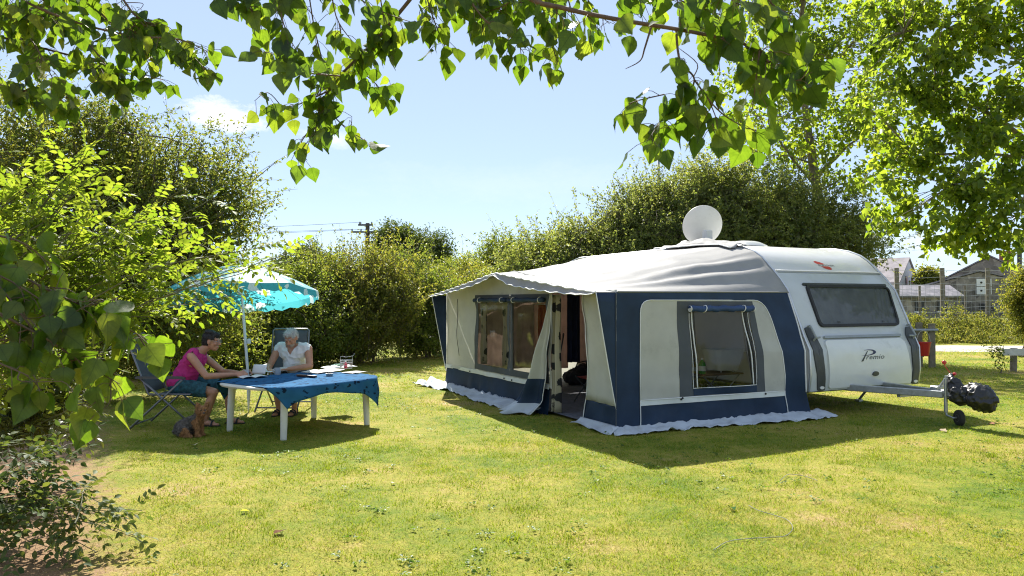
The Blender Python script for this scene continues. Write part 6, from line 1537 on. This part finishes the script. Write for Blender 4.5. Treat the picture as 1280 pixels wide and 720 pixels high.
# upper left
for pix in ([(-60, -45), (60, 15), (150, 42), (225, 50), (262, 66)], [(-60, 30), (60, 62), (140, 82), (205, 100)], [(0, -55), (80, 25), (128, 75), (150, 118)], [(120, -65), (165, 15), (212, 42), (258, 88)], [(-60, 85), (20, 112), (85, 122)], [(-50, -12), (30, 40), (66, 98)], [(-60, 10), (20, 10), (90, 22)], [(60, -60), (110, 0), (170, 60), (190, 85)]):
    twig(pix, [3.3 + .15 * r_.normal() for _ in pix], .0065, s1, .85, .9)
# middle hanging spray
Y = 2.95
twig([(560, -60), (500, 15), (470, 50), (425, 95), (402, 130), (392, 178)], Y, .009, .072, .85, 1.0, .2)
for pix in ([(425, 95), (372, 88), (345, 66)], [(414, 112), (368, 132), (340, 130)], [(404, 130), (432, 160), (458, 176)], [(398, 150), (378, 175), (372, 196)], [(440, 80), (470, 105), (478, 120)], [(300, -50), (312, 10), (340, 34)], [(350, -50), (352, 20), (372, 66)], [(410, -50), (420, 20), (446, 58)], [(290, -55), (288, -15), (297, 8)], [(470, -50), (478, 15), (486, 60)], [(380, -50), (392, 30), (405, 90), (396, 120)], [(330, -50), (370, -5), (392, 20)], [(440, -50), (452, 0), (520, 30)]):
    twig(pix, Y + .1 * r_.normal(), .0035, .072, .9, .75)
# the strip along the top
for pix in ([(520, -50), (540, 18), (556, 58)], [(560, -50), (600, 18), (636, 44), (655, 66)], [(640, -50), (678, 10), (690, 55), (697, 78)], [(720, -50), (735, 0), (762, 30)], [(600, -50), (600, 5), (606, 55)], [(660, -55), (640, 0), (590, 20)], [(500, -55), (560, 0), (610, 12)], [(690, -50), (712, 5), (716, 45)], [(540, -50), (590, -5), (690, 5)], [(740, -50), (790, -5), (850, 0)], [(800, -50), (850, 0), (900, 18)]):
    twig(pix, 2.95 + .12 * r_.normal(), .004, .076, .95, .85)
# the bough running down to the right
Yb = [2.75, 2.7, 2.6, 2.45, 2.35, 2.3, 2.25]
twig([(600, -60), (660, -4), (704, 10), (770, 24), (860, 39), (930, 55), (962, 78)], Yb, .011, .076, .35, .8, .15, .01, True, .004)
twig([(930, 55), (965, 84), (1000, 100), (1018, 60)], 2.3, .004, .078, .8, .7)
twig([(816, 27), (806, 60), (800, 76), (782, 86)], 2.5, .004, .08, .0, 0, 0, .0, False)
twig([(845, 36), (850, 76), (868, 100), (850, 130), (828, 150), (808, 178)], 2.4, .0042, .08, .75, .9, .35)
twig([(868, 100), (896, 136), (925, 156), (955, 166)], 2.4, .003, .08, .75, .6)
twig([(850, 130), (880, 150), (895, 165)], 2.4, .0025, .078, .8, .5)
twig([(830, 118), (800, 125), (785, 130)], 2.4, .0025, .078, .8, .5)
for pix in ([(880, -50), (938, 14), (985, 46), (1016, 78)], [(930, -50), (960, 0), (990, 18)], [(860, -50), (880, 10), (900, 40)], [(950, 60), (945, 100), (940, 140)], [(900, -50), (915, 0), (950, 10)]):
    twig(pix, 2.35 + .08 * r_.normal(), .0035, .078, .8, .8)
# growth above the view: it shades the leaves below it
for k in range(26):
    u0 = r_.uniform(-350, 620); v0 = r_.uniform(-330, -60)
    twig([(u0 - 90, v0 - 30), (u0, v0), (u0 + 70, v0 + 30 + 20 * r_.normal()), (u0 + 130, v0 + 70)], 3.3 + .35 * r_.normal(), .005, .078, .8, 1.0)
# close shoots at the left edge
for pix, Y in (([(-90, 270), (0, 330), (60, 362), (130, 395), (185, 425)], 2.1), ([(-90, 340), (0, 392), (60, 425), (105, 455), (150, 480)], 2.0), ([(-70, 285), (20, 300), (62, 330)], 2.15), ([(-80, 420), (-10, 450), (36, 470)], 1.9), ([(-80, 300), (-10, 350), (40, 410), (62, 440)], 2.0), ([(60, 362), (110, 380), (150, 372)], 2.1), ([(-80, 330), (0, 345), (80, 395)], 2.05)):
    twig(pix, Y, .0045, .078, .72, .9)
V, F = deltoid(np.array(LP), np.array(LD), np.array(LN), np.array(LL), r_)
me = fast_mesh('crown', V, F, smooth=True); at_ = me.attributes.new('leaf_place', 'FLOAT_VECTOR', 'POINT')
tpl = np.array([[x, sg * w, 0] for x, w in zip(TX, TW) for sg in (-1, 0, 1)], np.float32); at_.data.foreach_set('vector', np.tile(tpl, (len(LP), 1)).ravel())
o_ = link('crown', me, ML_near, npop)
for p, e in PET:
    c = p.lerp(e, .5) + Vector((0, 0, .006)); twigs.tube([p, c, e], .0011, 4, False)
M_twig = mat('young_bark', (.13, .085, .045), .7, var=.25, scale=20)
twigs.build('branches', M_twig, npop, smooth=True)
mb = MB(); rr = np.random.RandomState(5)
trunk_mesh(mb, (0, 0, -.05), (.5, .3, 5.5), .17, .08, rr)
for e in (at(-60, -45, 3.3), at(560, -60, 2.95), at(600, -60, 2.75), at(300, -55, 2.95), at(880, -50, 2.35), at(640, -55, 2.95), at(120, -65, 3.3), at(-60, 30, 3.3)):
    limb(mb, (.35, .2, 3.9 + .2 * rr.normal()), e - NB, .035, .006, rr, .06, 7, 8)
for e in (at(-90, 270, 2.1), at(-90, 340, 2.0), at(-80, 420, 1.9), at(-80, 300, 2.0), at(-80, 330, 2.05), at(-70, 285, 2.15)):
    limb(mb, (.06, .04, .9), e - NB, .014, .0045, rr, .08, 6, 8)
mb.build('trunk', M_bark, npop, smooth=True)

# ------------------------------------------------------------------ young ash with feathered leaves
M_greentwig = mat('green_brown_bark', (.10, .10, .045), .7, var=.3, scale=20)
def ash(name, base, sprays, n_leaf, seed, label, m, lsz=.054, pairs=4, cat='shrub'):
    r = np.random.RandomState(seed); o = empty(name, base); bv = Vector(base)
    P = []; D = []; Nn = []; LL_ = []; st = MB()
    for (a, b_, r0, cnt) in sprays:
        if name == 'ash_shrub' and b_[0] > -2.55 and b_[2] < 1.45: continue
        a = Vector(a) - bv; b_ = Vector(b_) - bv; pts = limb(st, a, b_, r0, .0022, r, .07, 6, 8)
        for k in range(cnt):
            t = .22 + .78 * (k + r.uniform()) / cnt; f = t * 7.99; i = int(f); p = pts[i].lerp(pts[i + 1], f - i); d = (pts[i + 1] - pts[i]).normalized()
            q = (d * .55 + Vector(r.normal(size=3)) * .65 + Vector((0, 0, .12))).normalized(); ln = lsz * 4.2 * r.uniform(.7, 1.15)
            nrm = (Vector((r.normal() * .45, r.normal() * .45, 1))).normalized(); sd = q.cross(nrm).normalized(); nrm = sd.cross(q)
            ra = [p + q * ln * j / 5 - Vector((0, 0, 1)) * ln * .22 * (j / 5) ** 2 for j in range(6)]; st.tube(ra, .0011, 3, False)
            for j in range(pairs):
                f2 = (.28 + .68 * j / pairs) * 5; i2 = min(int(f2), 4); pp = ra[i2].lerp(ra[i2 + 1], f2 - i2)
                for sg in (-1, 1):
                    P.append(pp); D.append(q * .55 + sd * sg * .9 + Vector((0, 0, -.18)) + Vector(r.normal(size=3)) * .12); Nn.append(nrm + Vector(r.normal(size=3)) * .25); LL_.append(lsz * r.uniform(.75, 1.15) * (1.05 - .06 * j))
            P.append(ra[-1]); D.append((ra[-1] - ra[-2]).normalized() + Vector(r.normal(size=3)) * .1); Nn.append(nrm); LL_.append(lsz * 1.1)
    P = np.array(P); D = np.array(D); Nn = np.array(Nn); LL_ = np.array(LL_)
    D = unit(D); S = unit(np.cross(D, Nn)); U = np.cross(S, D); xs_ = [0, .3, .62, 1.0]; ws = [.03, .26, .23, 0]
    vs2 = []
    for xq, wq in zip(xs_, ws):
        c = P + D * (LL_ * xq)[:, None] - U * (LL_ * .14 * xq * xq)[:, None]
        vs2 += [c - S * (LL_ * wq)[:, None] + U * (LL_ * wq * .3)[:, None], c, c + S * (LL_ * wq)[:, None] + U * (LL_ * wq * .3)[:, None]]
    V = np.stack(vs2, 1); q = []
    for k in range(3): a = k * 3; q += [[a + 1, a + 4, a + 3, a], [a + 2, a + 5, a + 4, a + 1]]
    F = (np.arange(len(P))[:, None, None] * 12 + np.array(q)[None]).reshape(-1, 4)
    link('crown', fast_mesh('crown', V.reshape(-1, 3), F, smooth=True), m, o)
    st.build('stems', M_greentwig, o, smooth=True)
    return tag(o, label, cat)
ML_ash = leaf_mat('ash_leaves', (.065, .115, .016), (.12, .17, .028), (.26, .42, .02), (.50, .60, .05), .52, .55, .18)
ra = np.random.RandomState(91); spr = []
root = Vector((-4.6, 5.0, 0)); st0 = [root + Vector((ra.normal() * .18, ra.normal() * .18, .05)) for _ in range(9)]
tgt = [(60, 215), (110, 190), (20, 235), (150, 235), (165, 270), (120, 260), (60, 280), (10, 300), (190, 300), (210, 330), (150, 330), (90, 330), (250, 305), (295, 325), (335, 308), (180, 360), (130, 380), (60, 380), (10, 370), (100, 230), (170, 300), (160, 410), (30, 200), (130, 210), (90, 250), (30, 260), (40, 330), (110, 300), (140, 290), (70, 240), (200, 265), (230, 270), (20, 420), (70, 430), (110, 430), (45, 300), (80, 200), (140, 350), (100, 400), (20, 340), (-20, 260), (-20, 320), (-30, 400), (225, 350)]
for i, (u, v) in enumerate(tgt):
    e = at(u, v, 5.1 + .35 * ra.normal()); b0 = st0[i % 9]; k0 = ra.uniform(.25, .5)
    a = b0.lerp(e, k0) + Vector((-.12, 0, .18)); spr.append((a, e, .0065, 12))
    if i < 26: spr.append((b0, a, .014, 0))
    for _ in range(2):
        e2 = e + Vector((ra.normal() * .20, ra.normal() * .22, ra.normal() * .18 - .05)); spr.append((a.lerp(e, .55), e2, .0035, 8))
ash('ash_shrub', tuple(root), spr, 0, 92, 'bright yellow-green young ash with feathered leaves reaching in front of the parasol', ML_ash)

# ------------------------------------------------------------------ low dark shrub at the lower left
ML_rose = leaf_mat('glossy_dark_leaves', (.045, .085, .03), (.10, .145, .05), (.12, .20, .03), (.26, .30, .04), .36, .6, .2)
rb_ = np.random.RandomState(95); spr = []; root = Vector((-3.9, 5.0, 0))
for (u, v, Y) in ((20, 565, 5.0), (70, 580, 5.1), (112, 612, 5.2), (150, 640, 5.0), (170, 672, 4.9), (120, 690, 4.7), (70, 655, 4.8), (25, 640, 4.8), (10, 690, 4.6), (90, 575, 5.6), (0, 600, 5), (95, 630, 5.1), (40, 610, 5.0), (-15, 655, 4.8)):
    e = at(u, v, Y); e.z = max(e.z, .06); a = root + Vector((rb_.normal() * .35, rb_.normal() * .3, .25 + .1 * rb_.uniform())); mid = a.lerp(e, .45); mid.z = max(mid.z + .10, .1)
    spr.append((a, mid, .006, 4)); spr.append((mid, e, .004, 8))
    for _ in range(1):
        e2 = e + Vector((rb_.normal() * .16, rb_.normal() * .2, rb_.normal() * .10 + .02)); e2.z = max(e2.z, .05); spr.append((mid, e2, .003, 7))
ash('privet_shrub', tuple(root), spr, 0, 96, 'low dark glossy shrub trailing over bare earth at the lower left', ML_rose, .056, 3)
rb_ = np.random.RandomState(97); spr = []; root = Vector((-4.4, 6.6, 0))
for (u, v, Y) in ((10, 440, 6.5), (40, 455, 6.6), (20, 490, 6.5), (60, 500, 6.6), (5, 520, 6.3), (80, 470, 6.8), (45, 525, 6.4), (100, 500, 6.9), (-20, 460, 6.4), (70, 535, 6.4), (110, 470, 7.0), (30, 420, 6.6), (75, 440, 6.8), (-10, 500, 6.3), (120, 450, 7.1), (55, 480, 6.5)):
    e = at(u, v, Y); a = root + Vector((rb_.normal() * .3, rb_.normal() * .3, .3)); spr.append((a, e, .008, 13))
    for _ in range(2): spr.append((a.lerp(e, .5), e + Vector((rb_.normal() * .2, rb_.normal() * .25, rb_.normal() * .16)), .004, 12))
ash('privet_shrub', tuple(root), spr, 0, 98, 'dense green undergrowth shrub below the big near leaves at the left', leaf_mat('undergrowth_leaves', (.028, .052, .014), (.08, .105, .024), (.12, .18, .02), (.34, .36, .04), .4, .4, .35), .06, 3)
# dry weed sprig on the lawn edge
# ================================================================== BACKGROUND
M_render = mat('white_render', (.62, .64, .66), .85, var=.06, bump=.1, dirt=((.42, .43, .42), 1.5, .5, .9))
def stone_mat(name, c1, c2):
    m, nt, out = nodes_of(name); b = nt.nodes.new('ShaderNodeBsdfPrincipled'); b.inputs['Roughness'].default_value = .95
    tc = nt.nodes.new('ShaderNodeTexCoord'); v = nt.nodes.new('ShaderNodeTexVoronoi'); v.inputs['Scale'].default_value = 3.2; L(nt, tc.outputs['Object'], v.inputs['Vector'])
    r = ramp(nt, [(0, c1), (1, c2)]); sep = nt.nodes.new('ShaderNodeSeparateColor'); L(nt, v.outputs['Color'], sep.inputs[0]); L(nt, sep.outputs[0], r.inputs[0])
    n = nt.nodes.new('ShaderNodeTexNoise'); n.inputs['Scale'].default_value = .8; n.inputs['Detail'].default_value = 7; L(nt, tc.outputs['Object'], n.inputs['Vector'])
    rr = ramp(nt, [(.35, (.5, .5, .48)), (.65, (1.15, 1.12, 1.05))]); L(nt, n.outputs['Fac'], rr.inputs[0])
    x = nt.nodes.new('ShaderNodeMix'); x.data_type = 'RGBA'; x.blend_type = 'MULTIPLY'; x.inputs['Factor'].default_value = 1; L(nt, r.outputs[0], x.inputs['A']); L(nt, rr.outputs[0], x.inputs['B']); L(nt, x.outputs['Result'], b.inputs['Base Color'])
    bp = nt.nodes.new('ShaderNodeBump'); bp.inputs['Strength'].default_value = .6; bp.inputs['Distance'].default_value = .05; L(nt, v.outputs['Distance'], bp.inputs['Height']); L(nt, bp.outputs[0], b.inputs['Normal']); L(nt, b.outputs[0], out.inputs[0]); return m
def slate_mat(name, c1, c2, sc_=6):
    m, nt, out = nodes_of(name); b = nt.nodes.new('ShaderNodeBsdfPrincipled'); b.inputs['Roughness'].default_value = .9; b.inputs['Specular IOR Level'].default_value = .2
    tc = nt.nodes.new('ShaderNodeTexCoord'); mp = nt.nodes.new('ShaderNodeMapping'); mp.inputs['Scale'].default_value = (1, 1, 1.6); L(nt, tc.outputs['Object'], mp.inputs[0])
    v = nt.nodes.new('ShaderNodeTexVoronoi'); v.inputs['Scale'].default_value = sc_ * .5; v.inputs['Randomness'].default_value = .5; L(nt, mp.outputs[0], v.inputs[0]); sep = nt.nodes.new('ShaderNodeSeparateColor'); L(nt, v.outputs['Color'], sep.inputs[0])
    n = nt.nodes.new('ShaderNodeTexNoise'); n.inputs['Scale'].default_value = 1.1; n.inputs['Detail'].default_value = 7; L(nt, tc.outputs['Object'], n.inputs[0])
    a = nt.nodes.new('ShaderNodeMath'); a.operation = 'MULTIPLY_ADD'; a.inputs[1].default_value = .35; L(nt, sep.outputs[0], a.inputs[0]); L(nt, n.outputs['Fac'], a.inputs[2])
    r = ramp(nt, [(.4, c1), (.9, c2)]); L(nt, a.outputs[0], r.inputs[0]); L(nt, r.outputs[0], b.inputs['Base Color']); L(nt, b.outputs[0], out.inputs[0]); return m
M_stone = stone_mat('rubble_stone', (.16, .145, .13), (.36, .33, .30)); M_slate = slate_mat('slate_roofing', (.13, .13, .145), (.27, .255, .27)); M_slatel = slate_mat('weathered_pale_slate', (.26, .235, .235), (.42, .38, .38))
M_tile = slate_mat('red_roof_tile', (.22, .075, .05), (.36, .13, .09)); M_dark = mat('dark_opening', (.02, .02, .022), .5); M_wpaint = mat('white_door_paint', (.75, .76, .76), .5, var=.05)
M_brick = slate_mat('red_brick', (.22, .09, .06), (.36, .16, .11), 10)

def gable_house(name, o, half, depth, eave, apex, wall_m, roof_m, par_over=.25, base=-.3):
    """in the local frame of o: gable in the plane y = 0, ridge runs along +y"""
    mb = MB(); a = half
    for y, fl in ((0, 0), (depth, 1)):
        f = [(-a, y, base), (a, y, base), (a, y, eave), (0, y, apex), (-a, y, eave)]; mb.add(f, [list(range(5)) if not fl else list(range(5))[::-1]])
    for s in (-1, 1): mb.add([(s * a, 0, base), (s * a, depth, base), (s * a, depth, eave), (s * a, 0, eave)], [(0, 1, 2, 3) if s > 0 else (3, 2, 1, 0)])
    mb.build('wall', wall_m, o)
    sl = (apex - eave) / a; ov = par_over
    mb = MB()
    for s in (-1, 1):
        q = [(0, -.12, apex + .04), (s * (a + ov), -.12, eave - sl * ov + .04), (s * (a + ov), depth + .12, eave - sl * ov + .04), (0, depth + .12, apex + .04)]
        top = [(x, y, z + .10) for x, y, z in q]; vs = q + top
        fs = [(0, 1, 2, 3), (4, 5, 6, 7), (0, 1, 5, 4), (1, 2, 6, 5), (2, 3, 7, 6)]; mb.add(vs, fs)
    return mb.build('roof', roof_m, o)
def opening(par, c, w, h, m=M_dark, frame=None, name='window'):
    mb = MB(); mb.box((c[0], -.02, c[2]), (w, .06, h)); o = mb.build(name, m, par)
    mb = MB(); mb.box((c[0], -.045, c[2] - h / 2 - .05), (w + .16, .12, .08)); mb.build('sill', frame or M_stone, o)
    return o
# white house
ap = at(1135.5, 323, 60); wh = empty('white_house', (ap.x, ap.y, .6), R(47)); tag(wh, 'white rendered house with pale slate roof just right of the caravan roof', 'house')
gable_house('', wh, 2.5, 9, 2.6, 4.45, M_render, M_slatel)
for x in (-.7, .9): opening(wh, (x, 0, 2.5), .42, 1.1, mat('window_dark_glass', (.10, .11, .13), .2), M_render)
ext = at(1112, 352, 56); we = empty('white_outbuilding', (ext.x - .8, ext.y, .6), R(47)); gable_house('', we, 1.8, 4, 1.5, 2.75, M_render, M_slatel); tag(we, 'low white outbuilding with slate roof tucked between caravan and white house', 'building')
# stone barn: tall rear gable and a lower shed across its front
rg = at(1237, 321, 55); bn = empty('stone_barn', (rg.x, rg.y, .6), R(-32)); tag(bn, 'grey rubble stone barn with a plain steep gable and brick chimney', 'barn')
gable_house('', bn, 3.6, 9, 2.3, rg.z - .6, M_stone, M_slate)
mb = MB(); mb.box((1.0, 2.2, rg.z - .6 - .05), (.75, .6, 1.1)); mb.build('chimney', M_brick, bn)
mb = MB(); mb.tube([(1.9, 2.4, 2.5), (1.9, 2.4, rg.z - .2)], .16, 8); mb.build('flue', M_darkpl, bn)
mb = MB(); mb.tube([(-.55, .5, 2), (-.55, .5, rg.z + 1.1)], .035, 6); mb.build('aerial', M_greytrim, bn)
sa = at(1230, 340, 50); sh = empty('stone_shed', (sa.x - .25, sa.y, .6), R(-30)); tag(sh, 'broad low stone shed with white loft doors in front of the barn gable', 'barn')
gable_house('', sh, 3.4, 4.6, 2.05, sa.z - .6, M_stone, M_slate, .15)
for z in (1.78, 2.32):
    mb = MB(); mb.box((.20, -.04, z), (.84, .10, .50)); d_ = mb.build('loft_door', M_wpaint, sh)
    mb = MB(); mb.lathe([(0, 0), (.07, .01), (0, .03)], 10, Matrix.Translation((.05, -.09, z)) @ Matrix.Rotation(R(90), 4, 'X'), False); mb.build('handle', M_dark, d_)
opening(sh, (-1.6, 0, .75), .55, .5); opening(sh, (1.9, 0, .7), .5, .9, name='door_opening'); opening(sh, (.3, 0, .75), .75, .35)
lb = at(1149, 362, 48); lo_ = empty('stone_cottage', (lb.x, lb.y, .6), R(86)); tag(lo_, 'long low stone cottage with mossy slate roof left of the barn', 'building')
mb = MB(); 
gable_house('', lo_, 1.7, 5.4, 1.35, 2.0, M_stone, M_slate, .2)
lo_.location = (lb.x + 2.7, lb.y + 1.5, .6)
for y in (1.2, 2.6, 4.0):
    mb = MB(); mb.box((-1.72, y, .75), (.06, .55, .6)); w_ = mb.build('window', M_dark, lo_); mb = MB(); mb.box((-1.74, y, .40), (.12, .7, .08)); mb.build('sill', M_render, w_)
rd = at(1174, 344, 62); rr_ = empty('red_roofed_house', (rd.x, rd.y, .6), R(20)); gable_house('', rr_, 2.6, 7, 2.0, rd.z - .6, M_brick, M_tile); tag(rr_, 'house with red tiled roof peeping over the stone cottage', 'house')
plant('garden_bush', (at(1163, 377, 58).x, 58, .6), [B_(1162, 347, 58, 12, 10), B_(1156, 352, 58, 10, 10)], ML_yel, 90, 22, .2, 74, 'bright green bush between white house and red roof', 'bush', r0=.05, nlimb=8, sigma=.25, spray=.5)

# wire fence
M_post = mat('weathered_wood', (.20, .175, .13), .85, var=.25, scale=12, bump=.4, bscale=30, dirt=((.10, .11, .06), 4, .5, .75))
M_wire = mat('fence_wire', (.45, .46, .46), .5, metal=.5)
fe = empty('wire_fence', (13, 33.5, .6)); tag(fe, 'tall wire mesh fence on thick wooden posts beyond the weeds', 'fence')
fx = at(1178, 377, 33.5).x; fx2 = at(1235, 377, 33.5).x; stp = fx2 - fx
px_ = [(fx + stp * k, .10, 2.55) for k in (-3, -2, -1, 0, 1, 2, 3)] + [(fx + stp * (k + .5), .05, 1.75) for k in (-3, -2, -1, 0, 1, 2)]
for (x, r0, h) in px_:
    mb = MB(); mb.tube([(x - 13, 0, -.1), (x - 13 + .02, 0, h * .5), (x - 13, 0, h)], [r0 * 1.05, r0, r0 * .95], 10); mb.build('post', M_post, fe, smooth=True, angle=50)
for i, z in enumerate((.35, .6, .85, 1.1, 1.35, 1.6, 1.85, 2.15, 2.45)):
    mb = MB(); mb.tube([(fx + stp * (k / 4) - 13, -.10, z - .05 * math.sin(k * .785) ** 2) for k in range(-12, 13)], .009, 4); mb.build('wire', M_wire, fe)
mb = MB()
for k in range(60): mb.tube([(fx + stp * (-3 + k / 10) - 13, -.105, .30), (fx + stp * (-3 + k / 10) - 13, -.105, 1.85)], .005, 3)
mb.build('mesh', M_wire, fe)
# short fence of three posts with a rail
pf = empty('short_fence', (10.4, 19.0, 0)); tag(pf, 'short weathered fence of three wooden posts with one thin rail', 'fence')
def lx(u, Y=19.0): return at(u, 377, Y).x - 10.4
for (u, y, h) in ((1143.5, .35, 1.12), (1151.5, .12, 1.12), (1161.5, -.1, 1.10)):
    mb = MB(); mb.box((lx(u), y, h / 2 - .03), (.16, .06, h + .06), None, .008); mb.build('post', M_post, pf)
mb = MB(); mb.tube([(lx(1130), -.02, .93), (lx(1167), -.19, .94)], .035, 8); mb.build('rail', M_greytrim, pf, smooth=True, angle=50)
mb = MB(); mb.box((lx(1148), .20, .30), (lx(1161) - lx(1138), .03, .12)); mb.build('board', M_post, pf)
bk = empty('red_bucket', (10.4 + lx(1147), 18.75, .30)); tag(bk, 'red plastic bucket hanging on the short post fence by the caravan', 'bucket')
mb = MB(); mb.lathe([(0, 0), (.12, 0), (.165, .32), (.178, .325), (.178, .345), (.16, .34), (.115, .02), (0, .015)], 24, None, False); mb.build('pail', mat('red_plastic', (.55, .03, .025), .35, var=.05, transl=.15), bk, smooth=True, angle=40)
mb = MB(); mb.tube([(.17 * math.cos(a), 0, .33 + .30 * math.sin(a)) for a in [math.pi * i / 14 for i in range(15)]], .006, 6); mb.build('handle', M_wire, bk, smooth=True)
# low white rail
lr = empty('low_rail', (12.0, 17.7, 0)); tag(lr, 'low white board rail on short wooden posts at the right edge', 'fence')
def lx2(u): return at(u, 377, 17.7).x - 12.0
for u in (1265.5, 1320, 1375):
    mb = MB(); mb.tube([(lx2(u), 0, -.05), (lx2(u) + .02, 0, .56)], .075, 10); mb.build('post', M_post, lr, smooth=True, angle=50)
mb = MB(); mb.box(((lx2(1249) + lx2(1380)) / 2, -.11, .47), (lx2(1380) - lx2(1249), .04, .16), None, .006); mb.build('board', mat('grey_white_board', (.55, .55, .52), .7, var=.12, bump=.2), lr)

# utility pole and wires
up = at(459.5, 279, 46); pw = empty('utility_pole', (up.x, 46, 0)); tag(pw, 'wooden utility pole with two crossarms above the hedge', 'utility pole')
zt = up.z
mb = MB(); mb.tube([(0, 0, 0), (0, 0, zt)], [.17, .12], 10); mb.build('pole', mat('creosoted_wood', (.09, .075, .06), .85, var=.2), pw, smooth=True, angle=50)
for (z, l0, l1) in ((zt - .12, -.55, .35), (zt - .55, -1.0, .85)):
    mb = MB(); mb.box(((l0 + l1) / 2, -.12, z), (l1 - l0, .10, .10)); ca = mb.build('crossarm', M_darkpl, pw)
    for x in (l0 + .08, (l0 + l1) / 2 - .3, l1 - .08):
        mb = MB(); mb.lathe([(.02, 0), (.05, .04), (.05, .10), (.02, .15)], 8, Matrix.Translation((x, -.12, z + .05))); mb.build('insulator', M_greytrim, ca)
for (x0, z0, dz) in ((-.45, zt + .05, -.35), (-.92, zt - .38, -.25), (-.1, zt - .38, -.30)):
    o = empty('power_line', (up.x + x0, 45.9, z0)); mb = MB()
    mb.tube([(-38 * t, -3 * t, dz * 4 * t * (1 - t) * 2.2 + .4 * t) for t in [i / 24 for i in range(25)]], .012, 4); mb.build('wire', M_darkpl, o)
    tag(o, {-.45: 'topmost thin power line running left from the utility pole', -.92: 'power line from the outer end of the lower crossarm', -.1: 'power line from the middle of the lower crossarm'}[x0], 'wire')
am = at(823, 190, 32); mst = empty('radio_mast', (am.x, 32, 0)); tag(mst, 'thin grey mast rising behind the big bushes', 'mast')
mb = MB(); mb.tube([(0, 0, 0), (0, 0, am.z)], [.10, .06], 8); mb.build('pole', M_greytrim, mst, smooth=True); mb = MB(); mb.tube([(0, 0, am.z), (0, 0, am.z + .5)], .015, 5); mb.build('whip', M_greytrim, mst)

# ------------------------------------------------------------------ small things lying on the lawn
def fallen(u, v, size, col, label, seed):
    q = at(u, v, 5); d = q - Vector((0, 0, H)); t = -H / d.z; p = Vector((0, 0, H)) + d * t; rr = np.random.RandomState(seed)
    o = empty('fallen_leaf', (p.x, p.y, .022), rr.uniform(0, 6)); V, F = deltoid(np.array([[0., -size / 2, 0]]), np.array([[.0, 1, .1]]), np.array([[.15 * rr.normal(), 0, 1.]]), np.array([size]), rr, .3, 1.0, .25)
    link('blade', fast_mesh('blade', V, F, smooth=True), mat('fallen_leaf_colour', col, .9, var=.25, scale=40, spec=.1), o)
    mb = MB(); mb.tube([(0, -size / 2, 0), (.004, -size * .7, .004), (.0, -size * .95, -.004)], .0015, 5); mb.build('stalk', M_twig, o); tag(o, label, 'leaf')
fallen(305, 642, .062, (.55, .46, .02), 'bright yellow fallen leaf on the lawn at the lower left', 1)
fallen(347, 669, .085, (.10, .045, .02), 'brown curled fallen leaf lowest on the lawn near the left shrub', 2)
fallen(916, 639, .07, (.03, .085, .015), 'dark green fallen leaf on the lawn near the thin cord', 3)
fallen(492, 606, .045, (.50, .47, .34), 'pale fallen leaf on the grass in front of the table', 4)
fallen(1239, 531, .085, (.30, .15, .09), 'pale brown fallen leaf beyond the jockey wheel', 5)
fallen(1180, 540, .09, (.42, .33, .22), 'pale fallen leaf in front of the jockey wheel', 6)
fallen(243, 558, .09, (.50, .42, .24), 'pale curled fallen leaf in front of the dog', 7)
def lawn(u, v): 
    d = at(u, v, 5) - Vector((0, 0, H)); return Vector((0, 0, H)) + d * (-H / d.z)
M_cord = mat('dull_grey_cord', (.20, .20, .19), .8, var=.3, scale=30)
cd = empty('guy_cord', lawn(960, 660)); tag(cd, 'thin grey cord lying in a loose curve on the lawn', 'cord')
mb = MB(); mb.tube(smooth_path([lawn(*p) - cd.location + Vector((0, 0, .013)) for p in ((892, 690), (908, 680), (930, 676), (962, 674), (982, 672), (991, 662), (984, 652), (968, 646), (948, 640), (936, 634))], 5), .0028, 5); mb.build('strand', M_cord, cd, smooth=True)
cd = empty('guy_cord', lawn(1000, 598)); tag(cd, 'short pale cord end lying on the lawn before the awning shadow', 'cord')
mb = MB(); mb.tube(smooth_path([lawn(*p) - cd.location + Vector((0, 0, .022)) for p in ((975, 604), (985, 596), (1000, 597), (1012, 600), (1022, 604))], 5), .0026, 5); mb.build('strand', M_cord, cd, smooth=True)
